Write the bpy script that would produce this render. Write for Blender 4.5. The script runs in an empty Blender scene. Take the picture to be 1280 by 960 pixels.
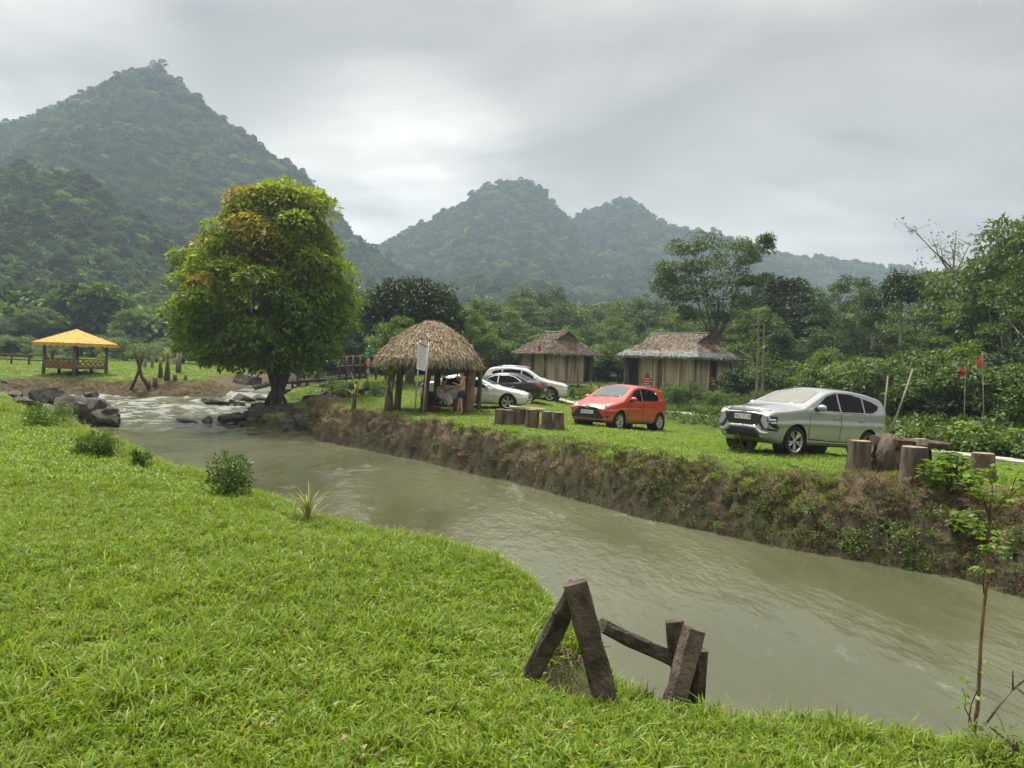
import bpy, bmesh, math, random
import numpy as np
from mathutils import Vector, Matrix, Euler, geometry
from mathutils.bvhtree import BVHTree

SC = bpy.context.scene
COL = SC.collection
F = 960.0
ROLL = math.radians(2.0)
CR, SR = math.cos(ROLL), math.sin(ROLL)
PI = math.pi


def unroll(px, py):
    dx, dy = px - 640.0, py - 455.0
    return dx * CR + dy * SR, -dx * SR + dy * CR


def at(px, py, Y):
    """the point of the place seen at a photo position, Y metres ahead"""
    a, b = unroll(px, py)
    return Vector((a / F * Y, Y, -b / F * Y))


def on(px, py, z):
    """the point of the place seen at a photo position, at height z"""
    a, b = unroll(px, py)
    Y = -z * F / b
    return Vector((a / F * Y, Y, z))


# ------------------------------------------------------------------ noise
def _hash(ix, iy, iz, seed):
    h = (ix.astype(np.int64) * 374761393 + iy.astype(np.int64) * 668265263 + iz.astype(np.int64) * 2147483647 + seed * 974711) & 0xFFFFFFFF
    h = ((h ^ (h >> 13)) * 1274126177) & 0xFFFFFFFF
    h = h ^ (h >> 16)
    return (h & 0xFFFF) / 65535.0


def vnoise(x, y, seed=0, z=None):
    x = np.asarray(x, float); y = np.asarray(y, float)
    z = np.zeros_like(x) if z is None else np.asarray(z, float)
    ix, iy, iz = np.floor(x), np.floor(y), np.floor(z)
    fx, fy, fz = x - ix, y - iy, z - iz
    fx = fx * fx * (3 - 2 * fx); fy = fy * fy * (3 - 2 * fy); fz = fz * fz * (3 - 2 * fz)
    r = 0
    for a in (0, 1):
        for b in (0, 1):
            for c in (0, 1):
                w = (fx if a else 1 - fx) * (fy if b else 1 - fy) * (fz if c else 1 - fz)
                r = r + w * _hash(ix + a, iy + b, iz + c, seed)
    return r * 2 - 1


def fbm(x, y, seed=0, octs=4, z=None):
    r, a, f = 0, 0.5, 1.0
    for i in range(octs):
        r = r + a * vnoise(np.asarray(x) * f, np.asarray(y) * f, seed + i * 17, None if z is None else np.asarray(z) * f)
        a *= 0.5; f *= 2.03
    return r


def sstep(a, b, x):
    t = np.clip((np.asarray(x, float) - a) / (b - a), 0, 1)
    return t * t * (3 - 2 * t)


# ------------------------------------------------------------------ objects
def tag(o, label=None, cat=None, group=None, kind=None):
    if label: o['label'] = label
    if cat: o['category'] = cat
    if group: o['group'] = group
    if kind: o['kind'] = kind
    return o


def link(name, me, parent=None):
    o = bpy.data.objects.new(name, me)
    COL.objects.link(o)
    if parent is not None: o.parent = parent
    return o


def thing(name, label, cat, loc=(0, 0, 0), rz=0.0, group=None):
    o = bpy.data.objects.new(name, None)
    o.empty_display_size = 0.3
    COL.objects.link(o)
    o.location = loc
    o.rotation_euler = (0, 0, rz)
    return tag(o, label, cat, group)


def np_mesh(name, V, Fq, mats=(), smooth=False, tint=None, mi=None):
    """V (n,3); Fq list of arrays (k,m) of equal-size faces, or one array"""
    me = bpy.data.meshes.new(name)
    if not isinstance(Fq, (list, tuple)): Fq = [Fq]
    Fq = [np.asarray(f, np.int32) for f in Fq if len(f)]
    V = np.asarray(V, np.float32)
    nl = sum(f.size for f in Fq); nf = sum(len(f) for f in Fq)
    me.vertices.add(len(V)); me.vertices.foreach_set('co', V.ravel())
    me.loops.add(nl); me.polygons.add(nf)
    me.loops.foreach_set('vertex_index', np.concatenate([f.ravel() for f in Fq]))
    tot = np.concatenate([np.full(len(f), f.shape[1], np.int32) for f in Fq])
    st = np.concatenate([[0], np.cumsum(tot)[:-1]]).astype(np.int32)
    me.polygons.foreach_set('loop_start', st)
    me.polygons.foreach_set('loop_total', tot)
    if mi is not None: me.polygons.foreach_set('material_index', np.asarray(mi, np.int32))
    if smooth: me.polygons.foreach_set('use_smooth', np.ones(nf, bool))
    if tint is not None:
        at_ = me.attributes.new('tint', 'FLOAT_COLOR', 'POINT')
        c = np.ones((len(V), 4), np.float32); c[:, :3] = tint
        at_.data.foreach_set('color', c.ravel())
    for m in mats: me.materials.append(m)
    me.update(); me.validate()
    return me


class MB:
    """collects shapes; build() links them as ONE mesh"""
    def __init__(s):
        s.v = []; s.f = []; s.m = []; s.sm = []

    def add(s, vs, fs, m=0, smooth=False):
        b = len(s.v)
        s.v.extend([tuple(v) for v in vs])
        for f in fs:
            s.f.append(tuple(i + b for i in f)); s.m.append(m); s.sm.append(smooth)
        return s

    def box(s, c, d, rot=None, m=0, taper=(1, 1)):
        hx, hy, hz = d[0] / 2, d[1] / 2, d[2] / 2
        vs = []
        for z in (-1, 1):
            t = taper if z > 0 else (1, 1)
            for x, y in ((-1, -1), (1, -1), (1, 1), (-1, 1)):
                vs.append(Vector((x * hx * t[0], y * hy * t[1], z * hz)))
        if rot is not None: vs = [rot @ v for v in vs]
        vs = [v + Vector(c) for v in vs]
        return s.add(vs, [(3, 2, 1, 0), (4, 5, 6, 7), (0, 1, 5, 4), (1, 2, 6, 5), (2, 3, 7, 6), (3, 0, 4, 7)], m)

    def bar(s, a, b, w, h, m=0, up=(0, 0, 1), jit=0.0, seg=1, rnd=None, bow=0.0):
        """a squared timber from a to b; jit roughens it"""
        a = Vector(a); b = Vector(b); d = b - a; L = d.length; d.normalize()
        x = d.cross(Vector(up))
        if x.length < 1e-4: x = d.cross(Vector((1, 0, 0)))
        x.normalize(); y = x.cross(d).normalized()
        rnd = rnd or random
        vs = []; fs = []
        c = 0.22 * min(w, h)
        prof = [(-w / 2 + c, -h / 2), (w / 2 - c, -h / 2), (w / 2, -h / 2 + c), (w / 2, h / 2 - c), (w / 2 - c, h / 2), (-w / 2 + c, h / 2), (-w / 2, h / 2 - c), (-w / 2, -h / 2 + c)]
        for i in range(seg + 1):
            p = a + d * (L * i / seg) + y * bow * math.sin(PI * i / seg)
            for (u, v) in prof:
                vs.append(p + x * (u + rnd.uniform(-jit, jit)) + y * (v + rnd.uniform(-jit, jit)))
        for i in range(seg):
            for k in range(8):
                k2 = (k + 1) % 8
                fs.append((i * 8 + k, i * 8 + k2, (i + 1) * 8 + k2, (i + 1) * 8 + k))
        fs.append(tuple(range(7, -1, -1))); fs.append(tuple(seg * 8 + k for k in range(8)))
        return s.add(vs, fs, m)

    def tube(s, path, radii, sides=8, m=0, cap=True, smooth=True, jit=0.0, rnd=None):
        V, Fq, T = tube_np(path, radii, sides, cap, jit, rnd)
        b = len(s.v)
        s.v.extend(map(tuple, V))
        for f in Fq: s.f.append(tuple(int(i) + b for i in f)); s.m.append(m); s.sm.append(smooth)
        for f in T: s.f.append(tuple(int(i) + b for i in f)); s.m.append(m); s.sm.append(False)
        return s

    def prism(s, poly, depth, M=None, m=0):
        """poly in local xz, thickness along y, centred"""
        n = len(poly)
        vs = [Vector((x, -depth / 2, z)) for x, z in poly] + [Vector((x, depth / 2, z)) for x, z in poly]
        if M is not None: vs = [M @ v for v in vs]
        fs = [tuple(range(n)), tuple(range(2 * n - 1, n - 1, -1))]
        for i in range(n):
            j = (i + 1) % n
            fs.append((j, i, n + i, n + j))
        return s.add(vs, fs, m)

    def lathe(s, prof, seg=16, M=None, m=0, smooth=True, jit=None, cap=False):
        """profile of (r, z) turned about z"""
        n = len(prof); vs = []; fs = []
        for k in range(seg):
            a = 2 * PI * k / seg
            q = 1.0 if jit is None else jit(a)
            for r, z in prof: vs.append(Vector((r * q * math.cos(a), r * q * math.sin(a), z)))
        for k in range(seg):
            k2 = (k + 1) % seg
            for i in range(n - 1):
                fs.append((k * n + i, k2 * n + i, k2 * n + i + 1, k * n + i + 1))
        if M is not None: vs = [M @ v for v in vs]
        s.add(vs, fs, m, smooth)
        if cap and prof[0][0] > 1e-5: s.add([vs[k * n] for k in range(seg)], [tuple(range(seg - 1, -1, -1))], m)
        if cap and prof[-1][0] > 1e-5: s.add([vs[k * n + n - 1] for k in range(seg)], [tuple(range(seg))], m)
        return s

    def build(s, name, mats, parent=None, M=None):
        me = bpy.data.meshes.new(name)
        if not isinstance(mats, (list, tuple)): mats = [mats]
        vs = s.v if M is None else [tuple(M @ Vector(v)) for v in s.v]
        me.from_pydata(vs, [], s.f)
        for m in mats: me.materials.append(m)
        me.polygons.foreach_set('material_index', s.m)
        me.polygons.foreach_set('use_smooth', s.sm)
        me.update(); me.validate()
        return link(name, me, parent)


def tube_np(path, radii, sides=8, cap=True, jit=0.0, rnd=None):
    P = np.asarray([tuple(p) for p in path], float); n = len(P)
    R = np.asarray(radii, float) if np.ndim(radii) else np.full(n, float(radii))
    T = np.gradient(P, axis=0); T /= np.linalg.norm(T, axis=1)[:, None] + 1e-9
    ref = np.array([0.0, 0, 1]) if abs(T[0][2]) < 0.9 else np.array([1.0, 0, 0])
    X = np.cross(T[0], ref); X /= np.linalg.norm(X)
    V = []
    a = np.arange(sides) * 2 * PI / sides
    rr = rnd or random
    ph = [rr.uniform(-1, 1) for _ in range(sides)] if jit else [0] * sides
    for i in range(n):
        X = X - T[i] * X.dot(T[i]); X /= np.linalg.norm(X) + 1e-9
        Yv = np.cross(T[i], X)
        rad = R[i] * (1 + (jit * np.array([p + rr.uniform(-0.5, 0.5) for p in ph]) if jit else 0))
        V.append(P[i] + (np.cos(a) * rad)[:, None] * X + (np.sin(a) * rad)[:, None] * Yv)
    V = np.concatenate(V)
    k = np.arange(sides); k2 = (k + 1) % sides
    Fq = np.concatenate([np.stack([i * sides + k, i * sides + k2, (i + 1) * sides + k2, (i + 1) * sides + k], 1) for i in range(n - 1)])
    T_ = [tuple(range(sides - 1, -1, -1)), tuple((n - 1) * sides + q for q in range(sides))] if cap else []
    return V, Fq, T_


def copy_tree(o, parent=None):
    c = o.copy(); COL.objects.link(c)
    if parent is not None: c.parent = parent
    for ch in list(o.children): copy_tree(ch, c)
    return c


# ------------------------------------------------------------------ materials
def new_mat(name):
    m = bpy.data.materials.new(name); m.use_nodes = True
    nt = m.node_tree; nt.nodes.clear()
    out = nt.nodes.new('ShaderNodeOutputMaterial')
    return m, nt, out


def N(nt, t, **kw):
    n = nt.nodes.new(t)
    for k, v in kw.items():
        if k.startswith('i_'):
            key = k[2:]
            n.inputs[int(key) if key.isdigit() else key.replace('_', ' ')].default_value = v
        else: setattr(n, k, v)
    return n


def ramp(nt, stops, src=None, interp='LINEAR'):
    r = nt.nodes.new('ShaderNodeValToRGB'); cr = r.color_ramp; cr.interpolation = interp
    while len(cr.elements) < len(stops): cr.elements.new(0.5)
    for e, (p, c) in zip(cr.elements, stops):
        e.position = p; e.color = (*c, 1) if len(c) == 3 else c
    if src is not None: nt.links.new(src, r.inputs[0])
    return r


def mixc(nt, a, b, fac, blend='MIX'):
    m = nt.nodes.new('ShaderNodeMix'); m.data_type = 'RGBA'; m.blend_type = blend
    for sock, v in ((m.inputs[0], fac), (m.inputs[6], a), (m.inputs[7], b)):
        if hasattr(v, 'is_output'): nt.links.new(v, sock)
        elif isinstance(v, (int, float)): sock.default_value = v
        else: sock.default_value = (*v, 1)
    return m.outputs[2]


def math_n(nt, op, a, b=None, clamp=False):
    m = nt.nodes.new('ShaderNodeMath'); m.operation = op; m.use_clamp = clamp
    for i, v in enumerate((a, b)):
        if v is None: continue
        if hasattr(v, 'is_output'): nt.links.new(v, m.inputs[i])
        else: m.inputs[i].default_value = v
    return m.outputs[0]


def obj_coords(nt, scale=(1, 1, 1)):
    tc = nt.nodes.new('ShaderNodeTexCoord')
    mp = nt.nodes.new('ShaderNodeMapping'); mp.inputs['Scale'].default_value = scale
    nt.links.new(tc.outputs['Object'], mp.inputs['Vector'])
    return mp.outputs[0]


def noise_n(nt, vec, scale, detail=4, rough=0.55):
    n = nt.nodes.new('ShaderNodeTexNoise')
    n.inputs['Scale'].default_value = scale; n.inputs['Detail'].default_value = detail; n.inputs['Roughness'].default_value = rough
    if vec is not None: nt.links.new(vec, n.inputs['Vector'])
    return n.outputs['Fac']


def surf(name, c1, c2, scale=6.0, stretch=(1, 1, 1), rough=0.8, bump=0.0, detail=5, spec=0.3, metal=0.0, coat=0.0, contrast=(0.35, 0.65), c3=None, bscale=None):
    """two-tone noisy surface in object space"""
    m, nt, out = new_mat(name)
    v = obj_coords(nt, stretch)
    n = noise_n(nt, v, scale, detail)
    r = ramp(nt, [(contrast[0], c1), (contrast[1], c2)], n)
    colr = r.outputs[0]
    if c3 is not None:
        n3 = noise_n(nt, v, scale * 0.31, 3)
        r3 = ramp(nt, [(0.52, (0, 0, 0)), (0.66, (1, 1, 1))], n3)
        colr = mixc(nt, colr, c3, r3.outputs[0])
    b = N(nt, 'ShaderNodeBsdfPrincipled', i_Roughness=rough, i_Metallic=metal)
    b.inputs['Specular IOR Level'].default_value = spec
    b.inputs['Coat Weight'].default_value = coat
    b.inputs['Coat Roughness'].default_value = 0.05
    nt.links.new(colr, b.inputs['Base Color'])
    if bump:
        bn = noise_n(nt, v, bscale or scale * 2.2, 6, 0.65)
        bp = N(nt, 'ShaderNodeBump', i_Strength=bump, i_Distance=0.05)
        nt.links.new(bn, bp.inputs['Height']); nt.links.new(bp.outputs[0], b.inputs['Normal'])
    nt.links.new(b.outputs[0], out.inputs[0])
    return m


def leaf_mat(name, c, c2, trans=0.35, rough=0.5, use_tint=True, var=0.35, spec=0.35):
    """leaf: base colour varies by leaf tint, by instance and softly in space"""
    m, nt, out = new_mat(name)
    oi = N(nt, 'ShaderNodeObjectInfo')
    tc = N(nt, 'ShaderNodeNewGeometry')
    n = noise_n(nt, tc.outputs['Position'], 0.9, 3)
    f = math_n(nt, 'ADD', math_n(nt, 'MULTIPLY', oi.outputs['Random'], 0.6), math_n(nt, 'MULTIPLY', n, 0.55))
    colr = mixc(nt, c, c2, f)
    if use_tint:
        a = N(nt, 'ShaderNodeAttribute', attribute_name='tint')
        colr = mixc(nt, colr, a.outputs['Color'], 1.0, 'MULTIPLY')
    b = N(nt, 'ShaderNodeBsdfPrincipled', i_Roughness=rough)
    b.inputs['Specular IOR Level'].default_value = spec
    nt.links.new(colr, b.inputs['Base Color'])
    t = N(nt, 'ShaderNodeBsdfTranslucent')
    c3 = mixc(nt, colr, (1.25, 1.25, 0.55), 1.0, 'MULTIPLY')
    nt.links.new(c3, t.inputs['Color'])
    mx = N(nt, 'ShaderNodeMixShader', i_0=trans)
    nt.links.new(b.outputs[0], mx.inputs[1]); nt.links.new(t.outputs[0], mx.inputs[2])
    nt.links.new(mx.outputs[0], out.inputs[0])
    return m


def plain(name, c, rough=0.5, metal=0.0, coat=0.0, spec=0.5, var=0.12):
    m, nt, out = new_mat(name)
    v = obj_coords(nt)
    n = noise_n(nt, v, 9, 4)
    lo = tuple(x * (1 - var) for x in c); hi = tuple(min(1, x * (1 + var)) for x in c)
    r = ramp(nt, [(0.3, lo), (0.7, hi)], n)
    b = N(nt, 'ShaderNodeBsdfPrincipled', i_Roughness=rough, i_Metallic=metal)
    b.inputs['Specular IOR Level'].default_value = spec
    b.inputs['Coat Weight'].default_value = coat; b.inputs['Coat Roughness'].default_value = 0.06
    nt.links.new(r.outputs[0], b.inputs['Base Color'])
    rr = math_n(nt, 'ADD', math_n(nt, 'MULTIPLY', n, 0.12), rough - 0.06, True)
    nt.links.new(rr, b.inputs['Roughness'])
    nt.links.new(b.outputs[0], out.inputs[0])
    return m


# ------------------------------------------------------------------ scatter of uncountable stuff
def scatter(name, pts, scl, protos, kind='stuff', label=None, tilt=0.15, seed=1, idx=None, rot=None, zs=None):
    """one object that strews copies of the proto meshes over points"""
    rng = np.random.default_rng(seed)
    n = len(pts)
    me = bpy.data.meshes.new(name)
    me.vertices.add(n); me.vertices.foreach_set('co', np.asarray(pts, np.float32).ravel())
    if rot is None:
        rot = np.stack([rng.normal(0, tilt, n), rng.normal(0, tilt, n), rng.uniform(0, 2 * PI, n)], 1)
    s3 = np.repeat(np.asarray(scl, np.float32)[:, None], 3, 1)
    if zs is not None: s3[:, 2] *= zs
    a = me.attributes.new('rot', 'FLOAT_VECTOR', 'POINT'); a.data.foreach_set('vector', np.asarray(rot, np.float32).ravel())
    a = me.attributes.new('scl', 'FLOAT_VECTOR', 'POINT'); a.data.foreach_set('vector', s3.ravel())
    if idx is None: idx = rng.integers(0, len(protos), n)
    a = me.attributes.new('idx', 'INT', 'POINT'); a.data.foreach_set('value', np.asarray(idx, np.int32))
    me.update()
    o = link(name, me)
    g = bpy.data.node_groups.new(name + '_nodes', 'GeometryNodeTree')
    g.interface.new_socket('Geometry', in_out='INPUT', socket_type='NodeSocketGeometry')
    g.interface.new_socket('Geometry', in_out='OUTPUT', socket_type='NodeSocketGeometry')
    gi = g.nodes.new('NodeGroupInput'); go = g.nodes.new('NodeGroupOutput')
    ip = g.nodes.new('GeometryNodeInstanceOnPoints')
    jn = g.nodes.new('GeometryNodeJoinGeometry')
    for p in reversed(protos):
        ob = g.nodes.new('GeometryNodeObjectInfo'); ob.inputs[0].default_value = p
        ti = g.nodes.new('GeometryNodeGeometryToInstance')
        g.links.new(ob.outputs['Geometry'], ti.inputs[0]); g.links.new(ti.outputs[0], jn.inputs[0])
    ip.inputs['Pick Instance'].default_value = True
    for an, ty, sk in (('rot', 'FLOAT_VECTOR', 'Rotation'), ('scl', 'FLOAT_VECTOR', 'Scale'), ('idx', 'INT', 'Instance Index')):
        na = g.nodes.new('GeometryNodeInputNamedAttribute'); na.data_type = ty; na.inputs['Name'].default_value = an
        g.links.new(na.outputs[0], ip.inputs[sk])
    g.links.new(gi.outputs[0], ip.inputs['Points'])
    g.links.new(jn.outputs[0], ip.inputs['Instance'])
    g.links.new(ip.outputs[0], go.inputs[0])
    md = o.modifiers.new('strew', 'NODES'); md.node_group = g
    tag(o, label, None, None, kind)
    return o


def proto(name, me):
    """a mesh used only through scatter(); never linked to the scene by itself"""
    return bpy.data.objects.new(name, me)
# ================================================================== the lie of the land
WZ = -3.3


def water_z(y):
    return np.interp(y, [-50, 27, 36, 44, 49, 60, 200], [-3.3, -3.3, -3.08, -2.92, -2.45, -2.0, -1.6])


lip_px = [(1280, 925), (1130, 905), (1000, 882), (905, 868), (800, 845), (735, 800), (680, 745), (640, 715), (600, 690), (545, 668), (480, 655), (420, 645), (380, 635), (330, 615), (280, 598), (230, 582), (180, 568), (130, 552), (60, 523), (0, 504)]
LIP = [on(x, y, -1.6) for x, y in lip_px]
LIP = [Vector((14, -6.0, 0)), Vector((6.5, 0.2, 0)), Vector((4.0, 2.2, 0))] + LIP
leftline = []
for i, p in enumerate(LIP):
    a = LIP[max(0, i - 1)]; b = LIP[min(len(LIP) - 1, i + 1)]
    d = (b - a); d.z = 0; d.normalize()
    nrm = Vector((d.y, -d.x, 0))
    if nrm.dot(Vector((1, 1, 0))) < 0: nrm = -nrm
    leftline.append(p + nrm * (0.85 if p.y < 12 else 1.1))
right_px = [(1280, 748), (1200, 724), (1100, 706), (1000, 690), (900, 668), (800, 648), (720, 625), (640, 603), (580, 590), (520, 575), (450, 562), (396, 553)]
rightline = [Vector((26, -6, 0)), Vector((13, 5, 0))] + [on(x, y, WZ) for x, y in right_px]
e = rightline[-1]
rest = [(e.x - 0.9, e.y + 2.0), (e.x - 1.3, e.y + 3.6), (-10.4, 32.7), (-11.7, 33.6), (-12.5, 35.6), (-12.9, 38.5), (-12.8, 43), (-12.9, 47), (-13.2, 54), (-14, 80), (-19, 80), (-18.3, 55), (-17.6, 47.5),
        (-21, 46.0), (-26, 45.2), (-30, 44.0), (-33, 41), (-27, 36), (-20.5, 33.5), (-18.5, 29)]
WPOLY = np.array([(p.x, p.y) for p in rightline] + rest + [(p.x, p.y) for p in reversed(leftline)])


def poly_sd(x, y, P):
    """signed distance to polygon: negative inside"""
    x = np.asarray(x, float); y = np.asarray(y, float)
    d2 = np.full(x.shape, 1e12); ins = np.zeros(x.shape, bool)
    n = len(P)
    for i in range(n):
        ax, ay = P[i]; bx, by = P[(i + 1) % n]
        ex, ey = bx - ax, by - ay
        t = np.clip(((x - ax) * ex + (y - ay) * ey) / (ex * ex + ey * ey + 1e-12), 0, 1)
        d2 = np.minimum(d2, (x - ax - t * ex) ** 2 + (y - ay - t * ey) ** 2)
        c = (ay > y) != (by > y)
        with np.errstate(divide='ignore', invalid='ignore'):
            xi = ax + (y - ay) * ex / (ey if abs(ey) > 1e-12 else 1e-12)
        ins ^= c & (x < xi)
    return np.where(ins, -1, 1) * np.sqrt(d2)


def centre_x(y):
    return np.interp(y, [-6, 5, 12, 20, 28, 36, 45, 80, 300], [20, 6.5, 1.0, -6, -12, -17, -16, -16.5, -30])


def side(x, y):
    """0 on the near left bank, 1 across the river"""
    return sstep(-1.5, 1.5, (x - centre_x(y)) / np.interp(y, [0, 60, 120], [1, 1, 14]))


def ground(x, y, full=False):
    x = np.asarray(x, float); y = np.asarray(y, float)
    d = poly_sd(x, y, WPOLY)
    s = side(x, y)
    TL = np.interp(y, [-100, 0, 20, 30, 44, 47.5, 51.5, 60, 80, 120, 200, 400, 1000], [-1.6, -1.6, -1.62, -1.75, -2.0, -1.82, -1.45, -1.25, -0.9, 1.5, 8, 20, 40])
    TL = TL - 0.12 * sstep(2.0, 0.3, d) * (y < 26) + 0.55 * sstep(0, 1, np.exp(-((x + 21) / 5) ** 2 - ((y - 31) / 3.5) ** 2)) * -0.4
    TR = np.interp(y, [-100, 10, 16, 26, 32, 42, 60, 100, 200, 400, 1000], [-2.2, -2.1, -2.0, -2.0, -1.92, -1.78, -1.4, 0.0, 6, 18, 40])
    TR = TR - 0.33 * sstep(3.5, 9.5, d) * sstep(1, 4, x) * sstep(70, 40, y) + 2.2 * sstep(18, 60, x - 0.25 * (y - 20)) * sstep(8, 30, y)
    TR = TR - 0.62 * sstep(-8.6, -10.4, x) * sstep(42, 39, y) * sstep(30, 32, y)
    T = TL * (1 - s) + TR * s
    T = T + 0.05 * fbm(x * 0.45, y * 0.45, 3) + 0.02 * fbm(x * 2.1, y * 2.1, 5) * (d < 30)
    wz = water_z(y)
    nb = fbm(x * 0.7, y * 0.7, 11); nf = fbm(x * 2.3, y * 2.3, 12)
    far_left = sstep(34, 40, y) * (1 - s)
    wbR = np.interp(x, [-8, 0, 3, 5.5, 8], [0.95, 1.15, 1.45, 1.9, 2.3]) + 0.55 * nb
    wbL = (0.85 + 0.25 * nb) * (1 - far_left) + (2.6 + 0.6 * nb) * far_left
    wb = np.clip(wbL * (1 - s) + wbR * s, 0.5, 4)
    t = np.clip(d / wb, 0, 1)
    fR = 1 - (1 - t) ** 1.9
    rg2 = np.abs(fbm(x * 3.4, y * 3.4, 16, 4))
    fR = np.clip(fR + (0.22 * nf + 0.20 * fbm(x * 5, y * 5, 15) - 0.45 * (rg2 < 0.06) * 0.5 + 0.12 * fbm(x * 11, y * 11, 17)) * np.sin(PI * t), 0, 1.06)
    fL = t * t * (3 - 2 * t) * 0.5 + 0.5 * (1 - (1 - t) ** 2)
    f = fL * (1 - s) + fR * s
    z = np.where(d > 0, wz - 0.05 + (T - wz + 0.05) * f, wz - 0.05 - 0.7 * np.clip(-d / 1.2, 0, 1))
    # a washed-out hollow under the old bench frame
    h = on(722, 830, -1.64)
    z = z - 0.30 * np.exp(-((x - h.x - 0.02) / 0.17) ** 2 - ((y - h.y - 0.05) / 0.3) ** 2)
    if full: return z, d, s, wb
    return z


def gz(x, y):
    return float(ground(np.array([x]), np.array([y]))[0])


def gp(px, Y, dz=0.0):
    """ground point in the column px of the photo, Y metres ahead"""
    x = (px - 640) / F * Y
    for _ in range(3):
        z = gz(x, Y)
        # undo the roll for this height
        dy = -z / Y * F
        x = ((px - 640) + dy * SR) / CR / F * Y
    return Vector((x, Y, gz(x, Y) + dz))


def axis(segs):
    out = [segs[0][0]]
    for a, b, st in segs:
        n = max(1, int(round((b - a) / st)))
        out.extend(list(np.linspace(a, b, n + 1)[1:]))
    return np.array(out)


def geo(a, b, n):
    return list(a * (b / a) ** (np.arange(1, n + 1) / n))


xs = np.array([-v for v in reversed(geo(40, 960, 24))] + list(axis([(-40, -12, 0.35), (-12, 13, 0.12), (13, 45, 0.5)])) + geo(45, 960, 24))
ys = np.array([-v for v in reversed(geo(8, 90, 8))] + list(axis([(-8, 2, 0.5), (2, 34, 0.12), (34, 62, 0.3), (62, 130, 1.0)])) + geo(130, 1040, 28))
GX, GY = np.meshgrid(xs, ys)
Z, D, S, WB = ground(GX, GY, True)
nx, ny = len(xs), len(ys)
ii = np.arange(nx * ny).reshape(ny, nx)
faces = np.stack([ii[:-1, :-1].ravel(), ii[:-1, 1:].ravel(), ii[1:, 1:].ravel(), ii[1:, :-1].ravel()], 1)
V = np.stack([GX.ravel(), GY.ravel(), Z.ravel()], 1)
nb2 = fbm(GX * 1.3, GY * 1.3, 31)
soil = sstep(0.8, 0.5, D / WB + 0.35 * nb2) * S + sstep(0.9, 0.5, D / WB) * (1 - S)
hole_c = on(722, 830, -1.64)
soil = np.maximum(soil, np.clip(1.6 * np.exp(-((GX - hole_c.x) / 0.22) ** 2 - ((GY - hole_c.y) / 0.34) ** 2), 0, 1))
dlim = np.interp(GX, [-9, -6, 0, 3, 6.2, 7.5], [1.4, 1.0, 0.62, 0.55, 0.6, 1.15])
dry = S * sstep(0.2, 0.5, D / WB + 0.3 * nb2) * sstep(dlim + 0.15, dlim - 0.15, D / WB + 0.4 * nb2) * sstep(-9.6, -8.4, GX)
dry = np.maximum(dry, (1 - S) * sstep(36, 40, GY) * sstep(0.05, 0.4, D / WB) * sstep(1.0, 0.6, D / WB + 0.3 * nb2) * 0.9)
wild = sstep(9.5, 12.5, D) * S * sstep(50, 40, GY) * sstep(4, 8, GX) + sstep(60, 75, GY) + S * sstep(46, 52, GY)
attr = np.stack([soil.ravel(), dry.ravel(), np.clip(wild, 0, 1).ravel()], 1)


def ground_material():
    m, nt, out = new_mat('meadow_ground')
    a = N(nt, 'ShaderNodeAttribute', attribute_name='tint')
    sp = N(nt, 'ShaderNodeSeparateColor'); nt.links.new(a.outputs['Color'], sp.inputs[0])
    v = obj_coords(nt)
    n1 = noise_n(nt, v, 3.0, 8, 0.7); n2 = noise_n(nt, v, 0.35, 4); n3 = noise_n(nt, v, 14.0, 6, 0.7)
    g = ramp(nt, [(0.35, (0.055, 0.095, 0.012)), (0.7, (0.12, 0.175, 0.028))], n3).outputs[0]
    g = mixc(nt, g, (0.16, 0.17, 0.045), ramp(nt, [(0.5, (0, 0, 0)), (0.75, (1, 1, 1))], n2).outputs[0])
    w = ramp(nt, [(0.35, (0.02, 0.04, 0.008)), (0.7, (0.06, 0.10, 0.018))], n1).outputs[0]
    col = mixc(nt, g, w, sp.outputs[2])
    so = ramp(nt, [(0.3, (0.020, 0.014, 0.009)), (0.5, (0.052, 0.038, 0.025)), (0.72, (0.088, 0.068, 0.046))], n1).outputs[0]
    so = mixc(nt, so, (0.055, 0.062, 0.022), ramp(nt, [(0.44, (0, 0, 0)), (0.58, (0.85, 0.85, 0.85))], noise_n(nt, v, 1.7, 6, 0.65)).outputs[0])
    col = mixc(nt, col, so, sp.outputs[0])
    dr = ramp(nt, [(0.3, (0.05, 0.036, 0.021)), (0.6, (0.125, 0.094, 0.056)), (0.8, (0.21, 0.17, 0.10))], n3).outputs[0]
    col = mixc(nt, col, dr, sp.outputs[1])
    b = N(nt, 'ShaderNodeBsdfPrincipled', i_Roughness=0.9)
    b.inputs['Specular IOR Level'].default_value = 0.2
    nt.links.new(col, b.inputs['Base Color'])
    bp = N(nt, 'ShaderNodeBump', i_Strength=0.8, i_Distance=0.08)
    nt.links.new(n1, bp.inputs['Height']); nt.links.new(bp.outputs[0], b.inputs['Normal'])
    nt.links.new(b.outputs[0], out.inputs[0])
    return m


terrain = link('terrain', np_mesh('terrain', V, faces, [ground_material()], True, attr))
tag(terrain, kind='structure')

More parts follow.
